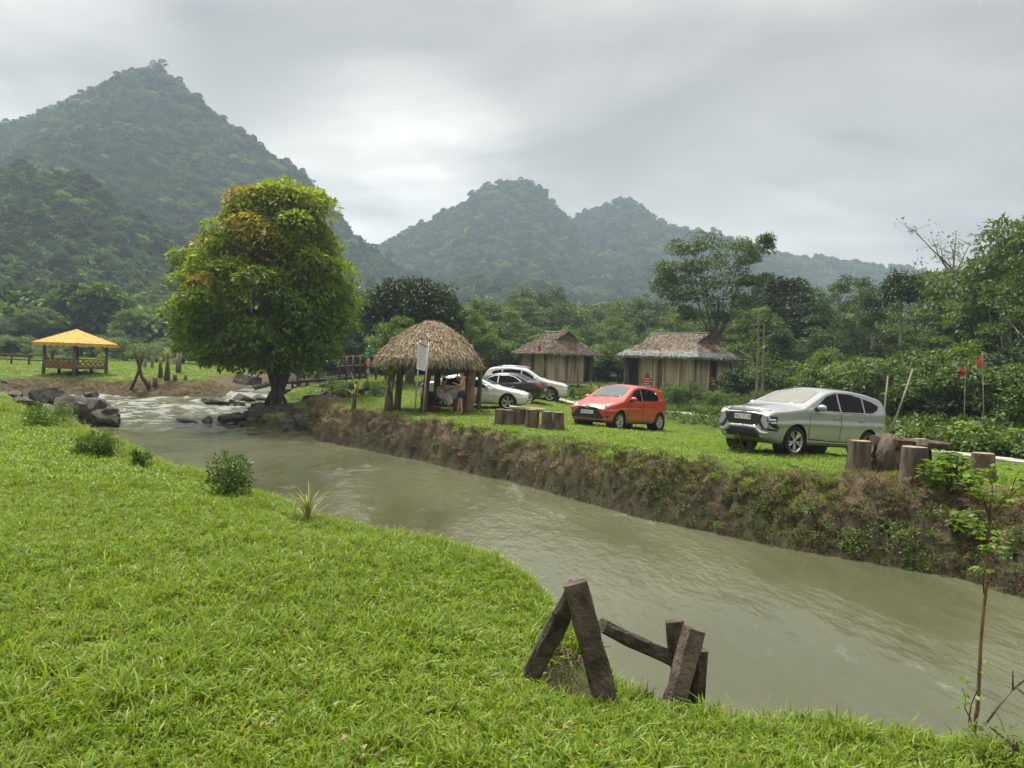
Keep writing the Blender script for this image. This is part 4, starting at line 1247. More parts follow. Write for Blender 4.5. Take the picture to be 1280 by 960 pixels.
# roof: a rounded hip; rings of (height, half-width, half-depth)
e1 = hl(475, 447, SY - 1.4); e2 = hl(604, 447, SY - 1.4); tp = hl(541, 402, SY)
zE = e1.z - 0.0; zT = tp.z
cxr = (e1.x + e2.x) / 2; hwR = (e2.x - e1.x) / 2
rings = []
for i in range(9):
    t = i / 8
    rings.append((zE + (zT - zE) * (t ** 0.92), hwR * (1 - t) ** 0.8 * 0.98 + 0.12 + 0.25 * (1 - abs(2 * t - 1)) * 0.5, 1.75 * (1 - t) ** 0.85 + 0.08))
NS = 28
Vr = []; 
for i, (z, hx, hy) in enumerate(rings):
    for k in range(NS):
        a = 2 * PI * k / NS; ca, sa = math.cos(a), math.sin(a)
        e_ = 0.55
        Vr.append((cxr + (tp.x - cxr) * i / 8 + hx * math.copysign(abs(ca) ** e_, ca), hy * math.copysign(abs(sa) ** e_, sa), z + 0.02 * rnd.uniform(-1, 1)))
fr = [(i * NS + k, i * NS + (k + 1) % NS, (i + 1) * NS + (k + 1) % NS, (i + 1) * NS + k) for i in range(8) for k in range(NS)]
m = MB().add(Vr, fr, 0, True); m.add([Vr[8 * NS + k] for k in range(NS)], [tuple(range(NS))], 0)
roof = m.build('roof', M_THATCHB, hut)
rg = np.random.default_rng(31)
pl = []
for i in range(8):
    for k in range(NS):
        a, b, c, d = (Vector(Vr[q]) for q in (i * NS + k, i * NS + (k + 1) % NS, (i + 1) * NS + k, (i + 1) * NS + (k + 1) % NS))
        pl.append((a, b, c, d))
V1, F1, T1 = roof_fringe(rg, pl, 15000, 0.22, 0.04)
# the shaggy eave
pe = [(Vector(Vr[k]) + Vector((0, 0, -0.06)), Vector(Vr[(k + 1) % NS]) + Vector((0, 0, -0.06)), Vector(Vr[k]) + Vector((0, 0, 0.12)), Vector(Vr[(k + 1) % NS]) + Vector((0, 0, 0.12))) for k in range(NS)]
Cs = []; Ds = []
for a, b, c, d in pe:
    k_ = 120; u = rg.random(k_)[:, None]
    p = np.array(a) * (1 - u) + np.array(b) * u; p[:, 2] += rg.uniform(0.0, 0.14, k_)
    Cs.append(p); o_ = p - np.array([cxr, 0, zE]); o_[:, 2] = 0; o_ /= np.linalg.norm(o_, axis=1)[:, None]
    Ds.append(o_ * rg.uniform(0.05, 0.6, (k_, 1)) + np.array([0, 0, -1]) + rg.normal(0, 0.14, (k_, 3)))
C = np.concatenate(Cs); Dv = np.concatenate(Ds)
V2, F2 = leaves_np(C, Dv, rg.normal(0, 1, C.shape), rg.uniform(0.18, 0.42, len(C)), 0.032, 0.1)
t2 = np.repeat(rg.uniform(0.6, 1.4, (len(C), 1)) * np.array([[1, 1, 1]]), 4, 0)
link('thatch', np_mesh('thatch', np.concatenate([V1, V2]), np.concatenate([F1, F2 + len(V1)]), [M_THATCH], False, np.concatenate([T1, t2])), roof)
m = MB()
for k in (0, 1, 3): pass
b1 = hl(502, 450, 29.4); b2 = hl(590, 450, 29.2)
m.tube([b1, b2], [0.06, 0.06], 8); b3 = hl(601, 452, 31.2); b4 = hl(547, 450, 31.4)
m.tube([b2, b3], [0.05, 0.05], 8); m.tube([b4, b3], [0.05, 0.05], 8)
m.build('beam', M_LOG, hut)

# bench, tub and loose things under the shelter
bp_ = gp(549, 30.3)
t = thing('wooden_bench', 'dark wooden bench under the thatched roof with a person seated on it', 'bench', bp_, ang)
MB().box((0, 0, 0.43), (1.5, 0.42, 0.06)).build('seat', M_WET, t)
for sx_ in (-0.62, 0.62): MB().box((sx_, 0, 0.2), (0.1, 0.36, 0.42)).build('leg', M_WET, t)
p = gp(541, 29.6)
t = thing('plastic_basin', 'orange-red plastic basin on the grass under the shelter', 'basin', p)
MB().lathe([(0.0, 0.01), (0.24, 0.0), (0.33, 0.2), (0.35, 0.21), (0.31, 0.2), (0.22, 0.03), (0, 0.03)], 18).build('bowl', plain('orange_plastic', (0.55, 0.09, 0.03), 0.4), t)
p = gp(535, 30.0)
MBx = MB()
MBx.box((0, 0, 0.35), (0.42, 0.3, 0.66)); MBx.box((0, -0.02, 0.72), (0.36, 0.24, 0.08))
for q in (-0.1, 0.1): MBx.tube([(q, -0.155, 0.2), (q, -0.17, 0.45), (q, -0.155, 0.62)], 0.018, 6)
o = MBx.build('backpack', plain('black_fabric', (0.018, 0.018, 0.022), 0.8), None, Matrix.Translation(p)); tag(o, 'black bag standing beside the shelter post', 'bag')
# the wooden box with a dark opening between posts
bx0 = at(588, 462, 30.6)
t = thing('wall_box', 'brown wooden box with a black panel fixed under the shelter eave', 'box', bx0, ang)
m = MB(); m.box((0, 0, 0), (0.75, 0.28, 0.6)); m.build('case', M_LOGRED, t)
MB().box((0.1, -0.15, -0.12), (0.46, 0.03, 0.26)).build('screen', plain('black_glass', (0.01, 0.01, 0.012), 0.15), t)

# ---------------- bamboo huts
def slats(m, a, b, z0, z1, rd, w=0.11):
    """a wall of upright split-bamboo slats from a to b"""
    a = Vector(a); b = Vector(b); L = (b - a).length; n = max(1, int(L / w)); d = (b - a) / L; nr = Vector((d.y, -d.x, 0))
    for i in range(n):
        c = a + d * (i + 0.5) * (L / n)
        off = nr * rd.uniform(-0.015, 0.02); ht = rd.uniform(-0.05, 0.03)
        R = Matrix.Rotation(math.atan2(d.y, d.x), 3, 'Z') @ Matrix.Rotation(rd.uniform(-0.018, 0.018), 3, 'Y')
        m.box(c + off + Vector((0, 0, (z0 + z1 + ht) / 2)), (L / n * rd.uniform(0.86, 0.99), 0.03, z1 - z0 + ht), R, m=rd.choice([0, 0, 0, 1, 2]))


M_BAM2 = surf('split_bamboo_dark', (0.19, 0.14, 0.09), (0.40, 0.31, 0.21), scale=5.5, stretch=(1, 1, 0.1), rough=0.85, bump=0.5)
M_BAM3 = surf('split_bamboo_pale', (0.36, 0.295, 0.21), (0.59, 0.50, 0.37), scale=5.5, stretch=(1, 1, 0.1), rough=0.8, bump=0.5)


def bamboo_hut(label, px, Y, py_base, w, dp, rz, wall, rise, gablet, doors, tarp, seed, floor=0.5):
    """w along local x (long face toward the viewer at -y), dp along y; hip roof with a small gable at each end of the ridge"""
    rd = random.Random(seed); rg = np.random.default_rng(seed)
    p = gp(px, Y)
    t = thing('bamboo_hut', label, 'hut', p, math.radians(rz))
    z0, z1 = floor, floor + wall
    m = MB()
    corners = [(-w / 2, -dp / 2), (w / 2, -dp / 2), (w / 2, dp / 2), (-w / 2, dp / 2)]
    for i in range(4):
        a, b = Vector((*corners[i], 0)), Vector((*corners[(i + 1) % 4], 0))
        segs = [(0.0, 1.0)]
        for (f_, u0, u1) in doors:
            if f_ == i: segs = [(0.0, u0), (u1, 1.0)]
        for u0, u1 in segs:
            if u1 > u0 + 0.01: slats(m, a.lerp(b, u0), a.lerp(b, u1), z0, z1, rd)
    m.build('wall', [M_BAMBOO, M_BAM2, M_BAM3], t)
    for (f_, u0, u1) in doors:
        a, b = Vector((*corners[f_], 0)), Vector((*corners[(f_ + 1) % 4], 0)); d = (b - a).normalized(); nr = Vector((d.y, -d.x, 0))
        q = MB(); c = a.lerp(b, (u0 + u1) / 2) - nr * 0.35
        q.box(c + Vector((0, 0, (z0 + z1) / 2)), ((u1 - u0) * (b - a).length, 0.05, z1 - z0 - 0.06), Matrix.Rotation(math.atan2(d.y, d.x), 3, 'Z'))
        q.build('doorway_shade', M_NEARBLACK, t)  # near-black panel standing in for the shade inside the hut
        for u in (u0, u1):
            q = MB(); q.tube([a.lerp(b, u) + nr * 0.05 + Vector((0, 0, z0 - 0.1)), a.lerp(b, u) + nr * 0.05 + Vector((0, 0, z1))], 0.05, 8); q.build('door_post', M_LOG, t)
    q = MB(); q.box((0, 0, floor - 0.08), (w + 0.2, dp + 0.2, 0.12)); q.build('floor_deck', M_BAM2, t)
    for cx_, cy_ in corners + [(0, -dp / 2), (0, dp / 2)]:
        q = MB(); q.tube([(cx_ * 1.01, cy_ * 1.01 - 0.02, -0.5), (cx_ * 1.01, cy_ * 1.01 - 0.02, z1)], 0.07, 8); q.build('post', M_LOG, t)
    ov = 0.55; ze = z1 - 0.12; zr = z1 + rise
    ex, ey = w / 2 + ov, dp / 2 + ov
    rx = w / 2 - gablet
    zg = z1 + rise * 0.55   # foot of the little gable
    gx_ = rx; gy = ey * (1 - (zg - ze) / (zr - ze))
    E = [Vector((-ex, -ey, ze)), Vector((ex, -ey, ze)), Vector((ex, ey, ze)), Vector((-ex, ey, ze))]
    R0, R1 = Vector((-rx - 0.25, 0, zr)), Vector((rx + 0.25, 0, zr))
    G = [Vector((-gx_, -gy, zg)), Vector((gx_, -gy, zg)), Vector((gx_, gy, zg)), Vector((-gx_, gy, zg))]
    m = MB()
    vs = E + G + [R0, R1, Vector((-gx_, 0, zr - 0.05)), Vector((gx_, 0, zr - 0.05))]
    m.add(vs, [(0, 1, 5, 4), (4, 5, 9, 8), (2, 3, 7, 6), (6, 7, 8, 9), (1, 2, 6, 5), (3, 0, 4, 7), (5, 6, 11), (7, 4, 10)], 0)
    m.add([v - Vector((0, 0, 0.10)) for v in E], [(3, 2, 1, 0)], 0)
    for i in range(4): m.add([E[i], E[(i + 1) % 4], E[(i + 1) % 4] - Vector((0, 0, 0.1)), E[i] - Vector((0, 0, 0.1))], [(3, 2, 1, 0)], 0)
    roof = m.build('roof', M_HROOFB, t)
    planes = [(E[0], E[1], G[0], G[1]), (G[0], G[1], R0, R1), (E[2], E[3], G[2], G[3]), (G[2], G[3], R1, R0), (E[1], E[2], G[1], G[2]), (E[3], E[0], G[3], G[0]), (G[1], G[2], Vector((gx_, -0.02, zr)), Vector((gx_, 0.02, zr))), (G[3], G[0], Vector((-gx_, 0.02, zr)), Vector((-gx_, -0.02, zr)))]
    V_, F_, T_ = roof_fringe(rg, planes, 11000, 0.24, 0.055)
    link('thatch', np_mesh('thatch', V_, F_, [M_HROOF], False, T_), roof)
    q = MB(); q.tube([R0 + Vector((0, 0, 0.05)), Vector((0, 0, zr + 0.02)), R1 + Vector((0, 0, 0.05))], 0.055, 7); q.build('ridge_pole', M_BPOLE, roof)
    if tarp:
        q = MB(); n = 26
        for (A, B, A2, B2) in tarp(E, G):
            vs = []
            for i in range(n + 1):
                u = i / n; up_ = 0.10 + 0.05 * rd.uniform(-1, 1)
                lo = A.lerp(B, u) + Vector((0, 0, -0.05 + rd.uniform(-0.05, 0.03))); hi = A.lerp(B, u).lerp(A2.lerp(B2, u), 0.30 + rd.uniform(-0.07, 0.07))
                vs += [lo + Vector((0, 0, 0.07)), hi + Vector((0, 0, 0.09)), lo - Vector((0, 0, 0.1)), lo + Vector((0, 0, 0.05))]
            fs = []
            for i in range(n):
                a = i * 4; b = a + 4
                fs += [(a, b, b + 1, a + 1), (a + 2, b + 2, b, a)]
            q.add(vs, fs, 0)
        q.build('tarp_edge', M_TARP, roof)
    return t


bamboo_hut('smaller bamboo hut with hipped palm roof behind the white cars', 694, 57, 478, 3.7, 4.0, -62, 2.1, 1.5, 0.45, [(1, 0.82, 1.0)], None, 61, floor=0.45)
bamboo_hut('wider bamboo hut with grey tarp-edged palm roof behind the red car', 846, 51, 480, 5.2, 4.4, -44, 2.3, 1.45, 0.6, [(0, 0.02, 0.2), (1, 0.42, 0.58)], lambda E, G: [(E[1], E[2], G[1], G[2]), (E[0], E[1], G[0], G[1])], 62, floor=0.45)

# ---------------- orange-roofed pavilion on the far meadow
PB = gp(94, 49.5)
pav = thing('garden_pavilion', 'open pavilion with bright orange hipped roof on the far meadow', 'pavilion', PB, math.radians(-18))
pav.scale = (0.71, 0.71, 0.93); S_ = 1.75; PH = 2.15
pc = [(-S_, -S_), (S_, -S_), (S_, S_), (-S_, S_)]
for k, (a, b) in enumerate(pc):
    m = MB(); m.tube([(a, b, -0.4), (a + 0.02, b, 0.8), (a, b + 0.02, PH)], [0.15, 0.14, 0.13], 10, jit=0.06); m.build('post', M_POSTG, pav)
ov = 2.45; ze, zt_ = PH - 0.02, PH + 0.95
E = [Vector((-ov, -ov, ze)), Vector((ov, -ov, ze)), Vector((ov, ov, ze)), Vector((-ov, ov, ze))]
m = MB(); A_ = Vector((0, 0, zt_)); nsub = 14
for i in range(4):
    a, b = E[i], E[(i + 1) % 4]
    for j in range(nsub):   # ribbed reed bundles running down the slope
        u0, u1 = j / nsub, (j + 1) / nsub; um = (u0 + u1) / 2
        nr = ((b - a).cross(A_ - a)).normalized() * 0.05
        dr = Vector((0, 0, -rnd.uniform(0.03, 0.10)))
        m.add([a.lerp(b, u0), a.lerp(b, um) + nr + dr * 0.4, a.lerp(b, u1), A_ + nr * 0.3], [(0, 1, 3), (1, 2, 3)], 0)
        m.add([a.lerp(b, u0), a.lerp(b, um) + nr + dr * 0.4, a.lerp(b, u1), a.lerp(b, u1) + Vector((0, 0, -0.14)) + dr, a.lerp(b, u0) + Vector((0, 0, -0.14)) + dr], [(0, 4, 3, 2, 1)], 0)
m.add([v - Vector((0, 0, 0.1)) for v in E], [(3, 2, 1, 0)], 0)
m.build('roof', M_ORANGE, pav)
m = MB(); m.box((0, 0, 0.42), (2 * S_ + 0.1, 2 * S_ + 0.1, 0.09)); m.build('floor_deck', M_WET, pav)
for (a, b) in ((-0.9, -0.9), (0.9, -0.9), (0.9, 0.9), (-0.9, 0.9)):
    m = MB(); m.tube([(a, b, -0.3), (a, b, 0.4)], 0.13, 8); m.build('stilt', M_NEARBLACK, pav)
for i in range(4):
    a, b = Vector((*pc[i], 0)), Vector((*pc[(i + 1) % 4], 0)); d = (b - a).normalized(); ra = math.atan2(d.y, d.x)
    if i == 2: continue
    m = MB(); m.tube([a + Vector((0, 0, 1.02)), b + Vector((0, 0, 1.02))], 0.045, 7); m.build('rail', M_LOG, pav)
    m = MB()
    rd = random.Random(70 + i)
    for j in range(6):   # carved rings between deck and rail
        c = a.lerp(b, (j + 0.75) / 6.5)
        RM = Matrix.Translation(c + Vector((0, 0, 0.73))) @ Matrix.Rotation(ra, 4, 'Z') @ Matrix.Rotation(PI / 2, 4, 'X')
        ro, ri = 0.235, 0.11
        m.lathe([(ri, -0.04), (ro, -0.045), (ro, 0.045), (ri, 0.04), (ri, -0.04)], 14, RM, 0, False, lambda q, ph=rd.uniform(0, 6): 1 + 0.10 * math.sin(3 * q + ph))
    m.build('carved_panel', M_CARVED, pav)
    m = MB()
    m.box(a.lerp(b, 0.5) + Vector((0, 0, 0.5)) , ((b - a).length * 0.94, 0.10, 0.12), Matrix.Rotation(ra, 3, 'Z')); m.build('lower_rail', M_LOGRED, pav)

# ---------------- the broken bench frame at the near brink
def fp(px, py, Y): return at(px, py, Y)


fr_ = thing('broken_bench_frame', 'broken dark timber bench frame leaning at the brink of the near bank', 'bench frame', (0, 0, 0))
base_f = at(750, 850, 3.95); fr_.location = base_f
rd = random.Random(8)


def fbar(name, a, b, w, h, seg=7, up=(0, -1, 0.2), jit=0.006):
    m = MB(); m.bar(Vector(a) - base_f, Vector(b) - base_f, w, h, 0, up, jit, seg, rd); return m.build(name, M_WET, fr_)


fbar('leaning_leg', fp(655, 862, 4.12), fp(722, 732, 4.0), 0.10, 0.085)
fbar('upright_leg', fp(764, 905, 3.92), fp(719, 728, 3.93), 0.122, 0.075)
fbar('cross_beam', fp(752, 782, 4.05), fp(858, 832, 4.2), 0.075, 0.085)
fbar('stub_leg', fp(832, 915, 3.94), fp(868, 786, 4.02), 0.105, 0.10)
fbar('back_stub', fp(856, 885, 4.14), fp(843, 776, 4.18), 0.10, 0.075, 5)
fbar('buried_brace', fp(870, 915, 4.12), fp(876, 812, 4.10), 0.06, 0.06, 4)
# roots and soil in the hollow below it
rt = MB(); rd = random.Random(12)
h0 = at(718, 838, 4.05)
for i in range(70):
    a = h0 + Vector((rd.uniform(-0.17, 0.17), rd.uniform(-0.05, 0.2), rd.uniform(-0.13, 0.14)))
    b = a + Vector((rd.uniform(-0.11, 0.11), rd.uniform(-0.09, 0.04), rd.uniform(-0.15, 0.04)))
    rt.tube([a, a.lerp(b, 0.5) + Vector((rd.uniform(-.03, .03), rd.uniform(-.03, .03), rd.uniform(-.02, .03))), b], [0.004, 0.003, 0.001], 4)
o = rt.build('dead_roots', surf('root_brown', (0.06, 0.04, 0.025), (0.19, 0.14, 0.085), rough=0.9)); tag(o, kind='stuff')

# ---------------- signs
def text(name, body, size, loc, rot, mat, parent, ext=0.004, align='CENTER'):
    cu = bpy.data.curves.new(name, 'FONT'); cu.body = body; cu.size = size; cu.extrude = ext; cu.align_x = align; cu.align_y = 'CENTER'
    cu.space_line = 0.9
    ob = bpy.data.objects.new(name, cu); COL.objects.link(ob)
    dg = bpy.context.evaluated_depsgraph_get(); me = bpy.data.meshes.new_from_object(ob.evaluated_get(dg))
    bpy.data.objects.remove(ob)
    me.name = name; me.materials.clear(); me.materials.append(mat)
    o_ = link(name, me, parent); o_.location = loc; o_.rotation_euler = rot
    return o_


sb = gp(522, 27.8)
sg = thing('notice_board', 'tall white notice board on two thin steel poles before the shelter', 'sign', sb)
pl0 = [at(518, 516, 27.8) - sb, at(525.5, 425, 27.8) - sb]; pl1 = [at(528, 516, 27.8) - sb, at(536, 428, 27.8) - sb]
for a, b in (pl0, pl1):
    m = MB(); m.tube([a + Vector((0, 0, -0.35)), b], 0.028, 8); m.build('pole', M_STEEL, sg)
q = [at(523.5, 427, 27.75) - sb, at(535.5, 432, 27.75) - sb, at(531.5, 464, 27.75) - sb, at(520.5, 461, 27.75) - sb]
m = MB(); m.add(q + [v + Vector((0, 0.03, 0)) for v in q], [(0, 3, 2, 1), (4, 5, 6, 7), (0, 1, 5, 4), (1, 2, 6, 5), (2, 3, 7, 6), (3, 0, 4, 7)], 0)
m.build('board', M_WHITE, sg)
m = MB(); rd = random.Random(5)
for i in range(11):   # rows of print too small to read
    v = 0.13 + i * 0.077; y_ = -0.008
    u = 0.1
    while u < 0.86:
        w_ = rd.uniform(0.05, 0.16)
        if u + w_ > 0.9: break
        a = (q[0].lerp(q[1], u)).lerp(q[3].lerp(q[2], u), v); b = (q[0].lerp(q[1], u + w_)).lerp(q[3].lerp(q[2], u + w_), v)
        dz = Vector((0, 0, -0.022)); off = Vector((0, y_, 0))
        m.add([a + off, b + off, b + dz + off, a + dz + off], [(0, 3, 2, 1)], 0); u += w_ + 0.035
m.build('print', M_INK, sg)
m = MB(); a, b = q[0].lerp(q[3], 0.02), q[1].lerp(q[2], 0.02)
m.add([a + Vector((0.02, -.01, 0)), b + Vector((-0.02, -.01, 0)), b + Vector((-0.02, -.01, -0.07)), a + Vector((0.02, -.01, -0.07))], [(0, 3, 2, 1)]); m.build('heading_band', plain('faded_red_print', (0.42, 0.13, 0.13), 0.6), sg)

gs = gp(459.5, 41)
sg = thing('sign_post', 'thin post carrying a green board and a red round sign beside the shelter', 'sign', gs)
m = MB(); m.tube([(0, 0, -0.4), (0, 0, at(459, 432, 41).z - gs.z)], 0.04, 8); m.build('pole', M_STEEL, sg)
c = at(459, 441, 41) - gs
m = MB(); m.box(c + Vector((0, -0.05, 0.02)), (0.36, 0.03, 0.60)); gb = m.build('green_board', M_GREENS, sg)
m = MB(); rd = random.Random(6)
for i, (zz, w_) in enumerate(((0.22, 0.16), (0.13, 0.2), (0.0, 0.26), (-0.06, 0.22), (-0.19, 0.24))): m.box(c + Vector((rd.uniform(-.02, .02), -0.068, zz)), (w_, 0.004, 0.045))
m.build('print', plain('pale_green_print', (0.45, 0.66, 0.5), 0.5), gb)
c = at(460, 455.5, 41) - gs
m = MB(); m.lathe([(0, -0.015), (0.19, -0.015), (0.19, 0.015), (0, 0.015)], 24, Matrix.Translation(c + Vector((0, -0.06, 0))) @ Matrix.Rotation(PI / 2, 4, 'X')); rs = m.build('round_sign', M_RED, sg)
m = MB(); m.box(c + Vector((0, -0.08, 0.08)), (0.22, 0.004, 0.055)); m.box(c + Vector((0.02, -0.08, -0.05)), (0.15, 0.004, 0.06)); m.build('print', M_WHITE, rs)
c = at(460, 464, 41) - gs
m = MB(); m.box(c + Vector((0, -0.05, 0)), (0.16, 0.02, 0.2)); m.build('small_plate', plain('pale_plate', (0.4, 0.46, 0.36), 0.5), sg)

# red wooden tree-shaped sign behind the red car
ts = gp(809, 36)
sg = thing('wooden_sign', 'dark red fir-shaped wooden sign with white lines behind the red car', 'sign', ts)
k_ = 36 / F
prof = [(-4.5, 482.5), (-6.2, 478.5), (-6.0, 475), (-3.2, 472.5), (-3.0, 470), (-1.2, 466.2), (1.0, 466.2), (2.8, 470), (3.2, 472.5), (6.0, 475), (6.2, 478.5), (5.0, 482.5)]
z_ = lambda py: at(809, py, 36).z - ts.z
x_ = at(809, 475, 36).x - ts.x
m = MB(); m.prism([(x_ + a * k_ * 1.12, z_(b)) for a, b in prof], 0.05); m.build('board', plain('dark_red_paint', (0.26, 0.03, 0.03), 0.6), sg)
m = MB()
for (py, w_, ox) in ((473.6, 7.4, 0), (476.6, 10, 0.1), (479.4, 7.6, -0.8), (481.8, 9.4, -0.6)):
    u = -w_ / 2; rd = random.Random(int(py))
    while u < w_ / 2 - 0.8:
        q_ = rd.uniform(1.0, 2.4)
        m.box((x_ + (u + q_ / 2 + ox) * k_, -0.03, z_(py)), (q_ * k_, 0.006, 1.05 * k_)); u += q_ + 0.35
m.build('lettering', plain('pinkish_white', (0.72, 0.52, 0.5), 0.6), sg)
m = MB(); m.tube([(x_, 0.05, -0.3), (x_, 0.05, z_(481))], 0.05, 8); m.build('post', M_LOG, sg)

# ---------------- flags on thin poles
def flag(label, px, Y, py_top, py_bot, fx, fy, cloth, seed, base=None):
    p = base or gp(px, Y)
    t = thing('flag_pole', label, 'flag', p)
    tp_ = at(px, py_top, Y) - p
    lean = (at(px + (-2 if seed % 2 else 4), 500, Y) - p); lean.z = -0.3; lean.y = 0
    m = MB(); m.tube([lean, lean.lerp(tp_, 0.5) + Vector((0.02, 0, 0)), tp_ + Vector((0, 0, 0.05))], [0.022, 0.018, 0.012], 7); m.build('pole', M_BPOLE, t)
    m = MB(); nu, nv = 8, 8; vs = []
    w_ = fx; h_ = fy
    for j in range(nv + 1):
        for i in range(nu + 1):
            u, v = i / nu, j / nv
            sag = 0.55 * u * u
            vs.append(tp_ + Vector((-w_ * u * (1 - 0.35 * v), 0.10 * math.sin(5 * u + 2.5 * v + seed) * u + 0.03 * math.sin(9 * v), -h_ * v - sag * h_ * (1 - 0.3 * v))))
    m.add(vs, [(j * (nu + 1) + i, (j + 1) * (nu + 1) + i, (j + 1) * (nu + 1) + i + 1, j * (nu + 1) + i + 1) for j in range(nv) for i in range(nu)], 0, True)
    o_ = m.build('cloth', cloth, t)
    md = o_.modifiers.new('thick', 'SOLIDIFY'); md.thickness = 0.006
    return t


flag('deep red flag drooping from the lower of two thin poles', 1207, 27, 460, 500, 0.28, 0.22, M_FLAG, 1)
flag('faded red flag drooping from the taller thin pole', 1228, 25.5, 442, 500, 0.17, 0.42, M_FLAGP, 2)
hb = at(676, 455, 50); hb.z -= 0.6
flag('small red flag at the corner of the smaller bamboo hut', 676, 52, 431, 470, 0.22, 0.40, M_FLAG, 4)

# ---------------- stump seats and log tables
def stump(label, group, px, Y, r0, r1, h, seed, name='log_stool', cat='stool', base=None):
    p = base or gp(px, Y); rd = random.Random(seed); ph = [rd.uniform(0, 6.28) for _ in range(4)]
    t = thing(name, label, cat, p, rd.uniform(0, 6), group)
    jit = lambda a: 1 + 0.07 * math.sin(3 * a + ph[0]) + 0.05 * math.sin(7 * a + ph[1]) + 0.025 * math.sin(13 * a + ph[2])
    m = MB(); m.lathe([(r0 * 1.3, -0.2), (r0 * 1.16, 0.03), (r0 * 1.0, h * 0.25), ((r0 + r1) / 2 * 0.96, h * 0.6), (r1, h * 0.96), (r1 * 0.97, h)], 26, None, 0, True, jit); m.build('trunk', M_LOG, t)
    m = MB(); m.lathe([(0, h + 0.004), (r1 * 0.93, h + 0.004), (r1 * 0.93, h - 0.02)], 26, None, 0, False, jit); m.build('top', M_CUT, t)
    return t


G1 = 'log stools round the split-log table near the middle of the lawn'
G2 = 'tree-stump stools round the log table on the right'
def stump_px(label, group, px, Y, hw, pt, seed):
    k = Y / F; p = gp(px, Y); h = at(px, pt, Y).z - p.z
    return stump(label, group, px, Y, hw * k * 1.06, hw * k * 0.97, h, seed)


stump_px('leftmost log stool by the low log table, before the white sedan', G1, 624.5, 24.6, 6.0, 511.5, 1)
stump_px('log stool second from left by the low log table', G1, 635, 24.5, 6.5, 512.5, 2)
stump_px('slim log stool standing before the middle of the low log table', G1, 663.5, 24.2, 7.0, 512, 3)
stump_px('log stool in front of the red car, second from the right of its group', G1, 683.5, 24.0, 7.0, 514.5, 4)
stump_px('rightmost log stool of the low table, nearest the red car', G1, 698, 24.1, 6.6, 515.5, 5)
# the slab table they stand round
p = gp(657, 25.2); k = 25.2 / F
tb = thing('log_table', 'low table of a split log slab on a cut trunk before the white sedan', 'table', p)
zt2 = at(657, 509.5, 25.2).z - p.z
m = MB(); m.bar((at(637, 509, 25.2) - p), (at(681, 513, 25.2) - p), 0.62, 0.10, 0, (0, 0, 1), 0.012, 8, random.Random(3)); m.build('slab', M_CUT, tb)
m = MB(); jit = lambda a: 1 + 0.07 * math.sin(3 * a + 1) + 0.04 * math.sin(8 * a)
m.lathe([(0.36, -0.2), (0.35, 0.1), (0.32, zt2 - 0.04)], 22, Matrix.Translation((-0.25, 0, 0)), 0, True, jit); m.build('trunk', M_LOG, tb)
m = MB(); m.tube([(0.28, -0.1, -0.1), (0.3, -0.05, zt2 - 0.03)], [0.15, 0.13], 10, jit=0.06); m.build('trunk', M_LOG, tb)

stump_px('squat tree-stump stool just behind the silver car', G2, 1074.5, 16.1, 13.6, 551, 11)
stump_px('flared tree-stump stool before the dark log table', G2, 1141, 15.0, 15.5, 558.5, 12)
stump_px('reddish stump stool farthest right, half hidden by leaves', G2, 1228, 15.6, 13.5, 566.5, 13)
p = gp(1130, 16.2); 
tb = thing('log_table', 'dark hollow log table between the stump stools on the right', 'table', p)
M_TBL = surf('dark_red_log', (0.035, 0.022, 0.016), (0.12, 0.075, 0.05), scale=8, rough=0.8, bump=0.8)
m = MB(); m.bar(at(1104, 551, 16.2) - p, at(1172, 556, 16.4) - p, 0.95, 0.17, 0, (0, 0, 1), 0.02, 8, random.Random(4)); m.build('slab', M_TBL, tb)
m = MB(); a = at(1103, 588, 16.0) - p; b = at(1118, 549, 16.15) - p
m.tube([a + Vector((0, 0, -0.15)), a.lerp(b, 0.5), b], [0.34, 0.27, 0.28], 14, jit=0.10, rnd=random.Random(2)); m.build('trunk', M_LOG, tb)
m = MB(); m.tube([(0.55, 0.25, -0.2), (0.5, 0.25, 0.5)], [0.2, 0.18], 12, jit=0.08); m.build('trunk', M_TBL, tb)
m = MB(); q_ = at(1145, 550, 16.0) - p; m.box(q_ + Vector((0, -0.18, -0.02)), (0.22, 0.16, 0.13)); o_ = m.build('pale_burl', surf('pale_wood', (0.25, 0.21, 0.16), (0.45, 0.4, 0.33), scale=10, stretch=(1, 1, .3)), tb)

# ---------------- concrete path edge beyond the cars
V_ = []; dense = []
for i in range(len(pathpts) - 1):
    for j in range(6): dense.append(pathpts[i].lerp(pathpts[i + 1], j / 6))
for i, q in enumerate(dense):
    d_ = (dense[min(i + 1, len(dense) - 1)] - dense[max(0, i - 1)]); d_.z = 0; d_.normalize(); nr = Vector((-d_.y, d_.x, 0))
    for o_, dz in ((-0.42, -0.1), (-0.42, 0.085), (0.42, 0.085), (0.42, -0.1)):
        r = q + nr * o_; V_.append((r.x, r.y, gz(q.x, q.y) + dz))
fs = [(i * 4 + k, i * 4 + k + 1, (i + 1) * 4 + k + 1, (i + 1) * 4 + k) for i in range(len(dense) - 1) for k in range(3)]
o = MB().add(V_, fs).build('path', M_CONC); tag(o, kind='structure')

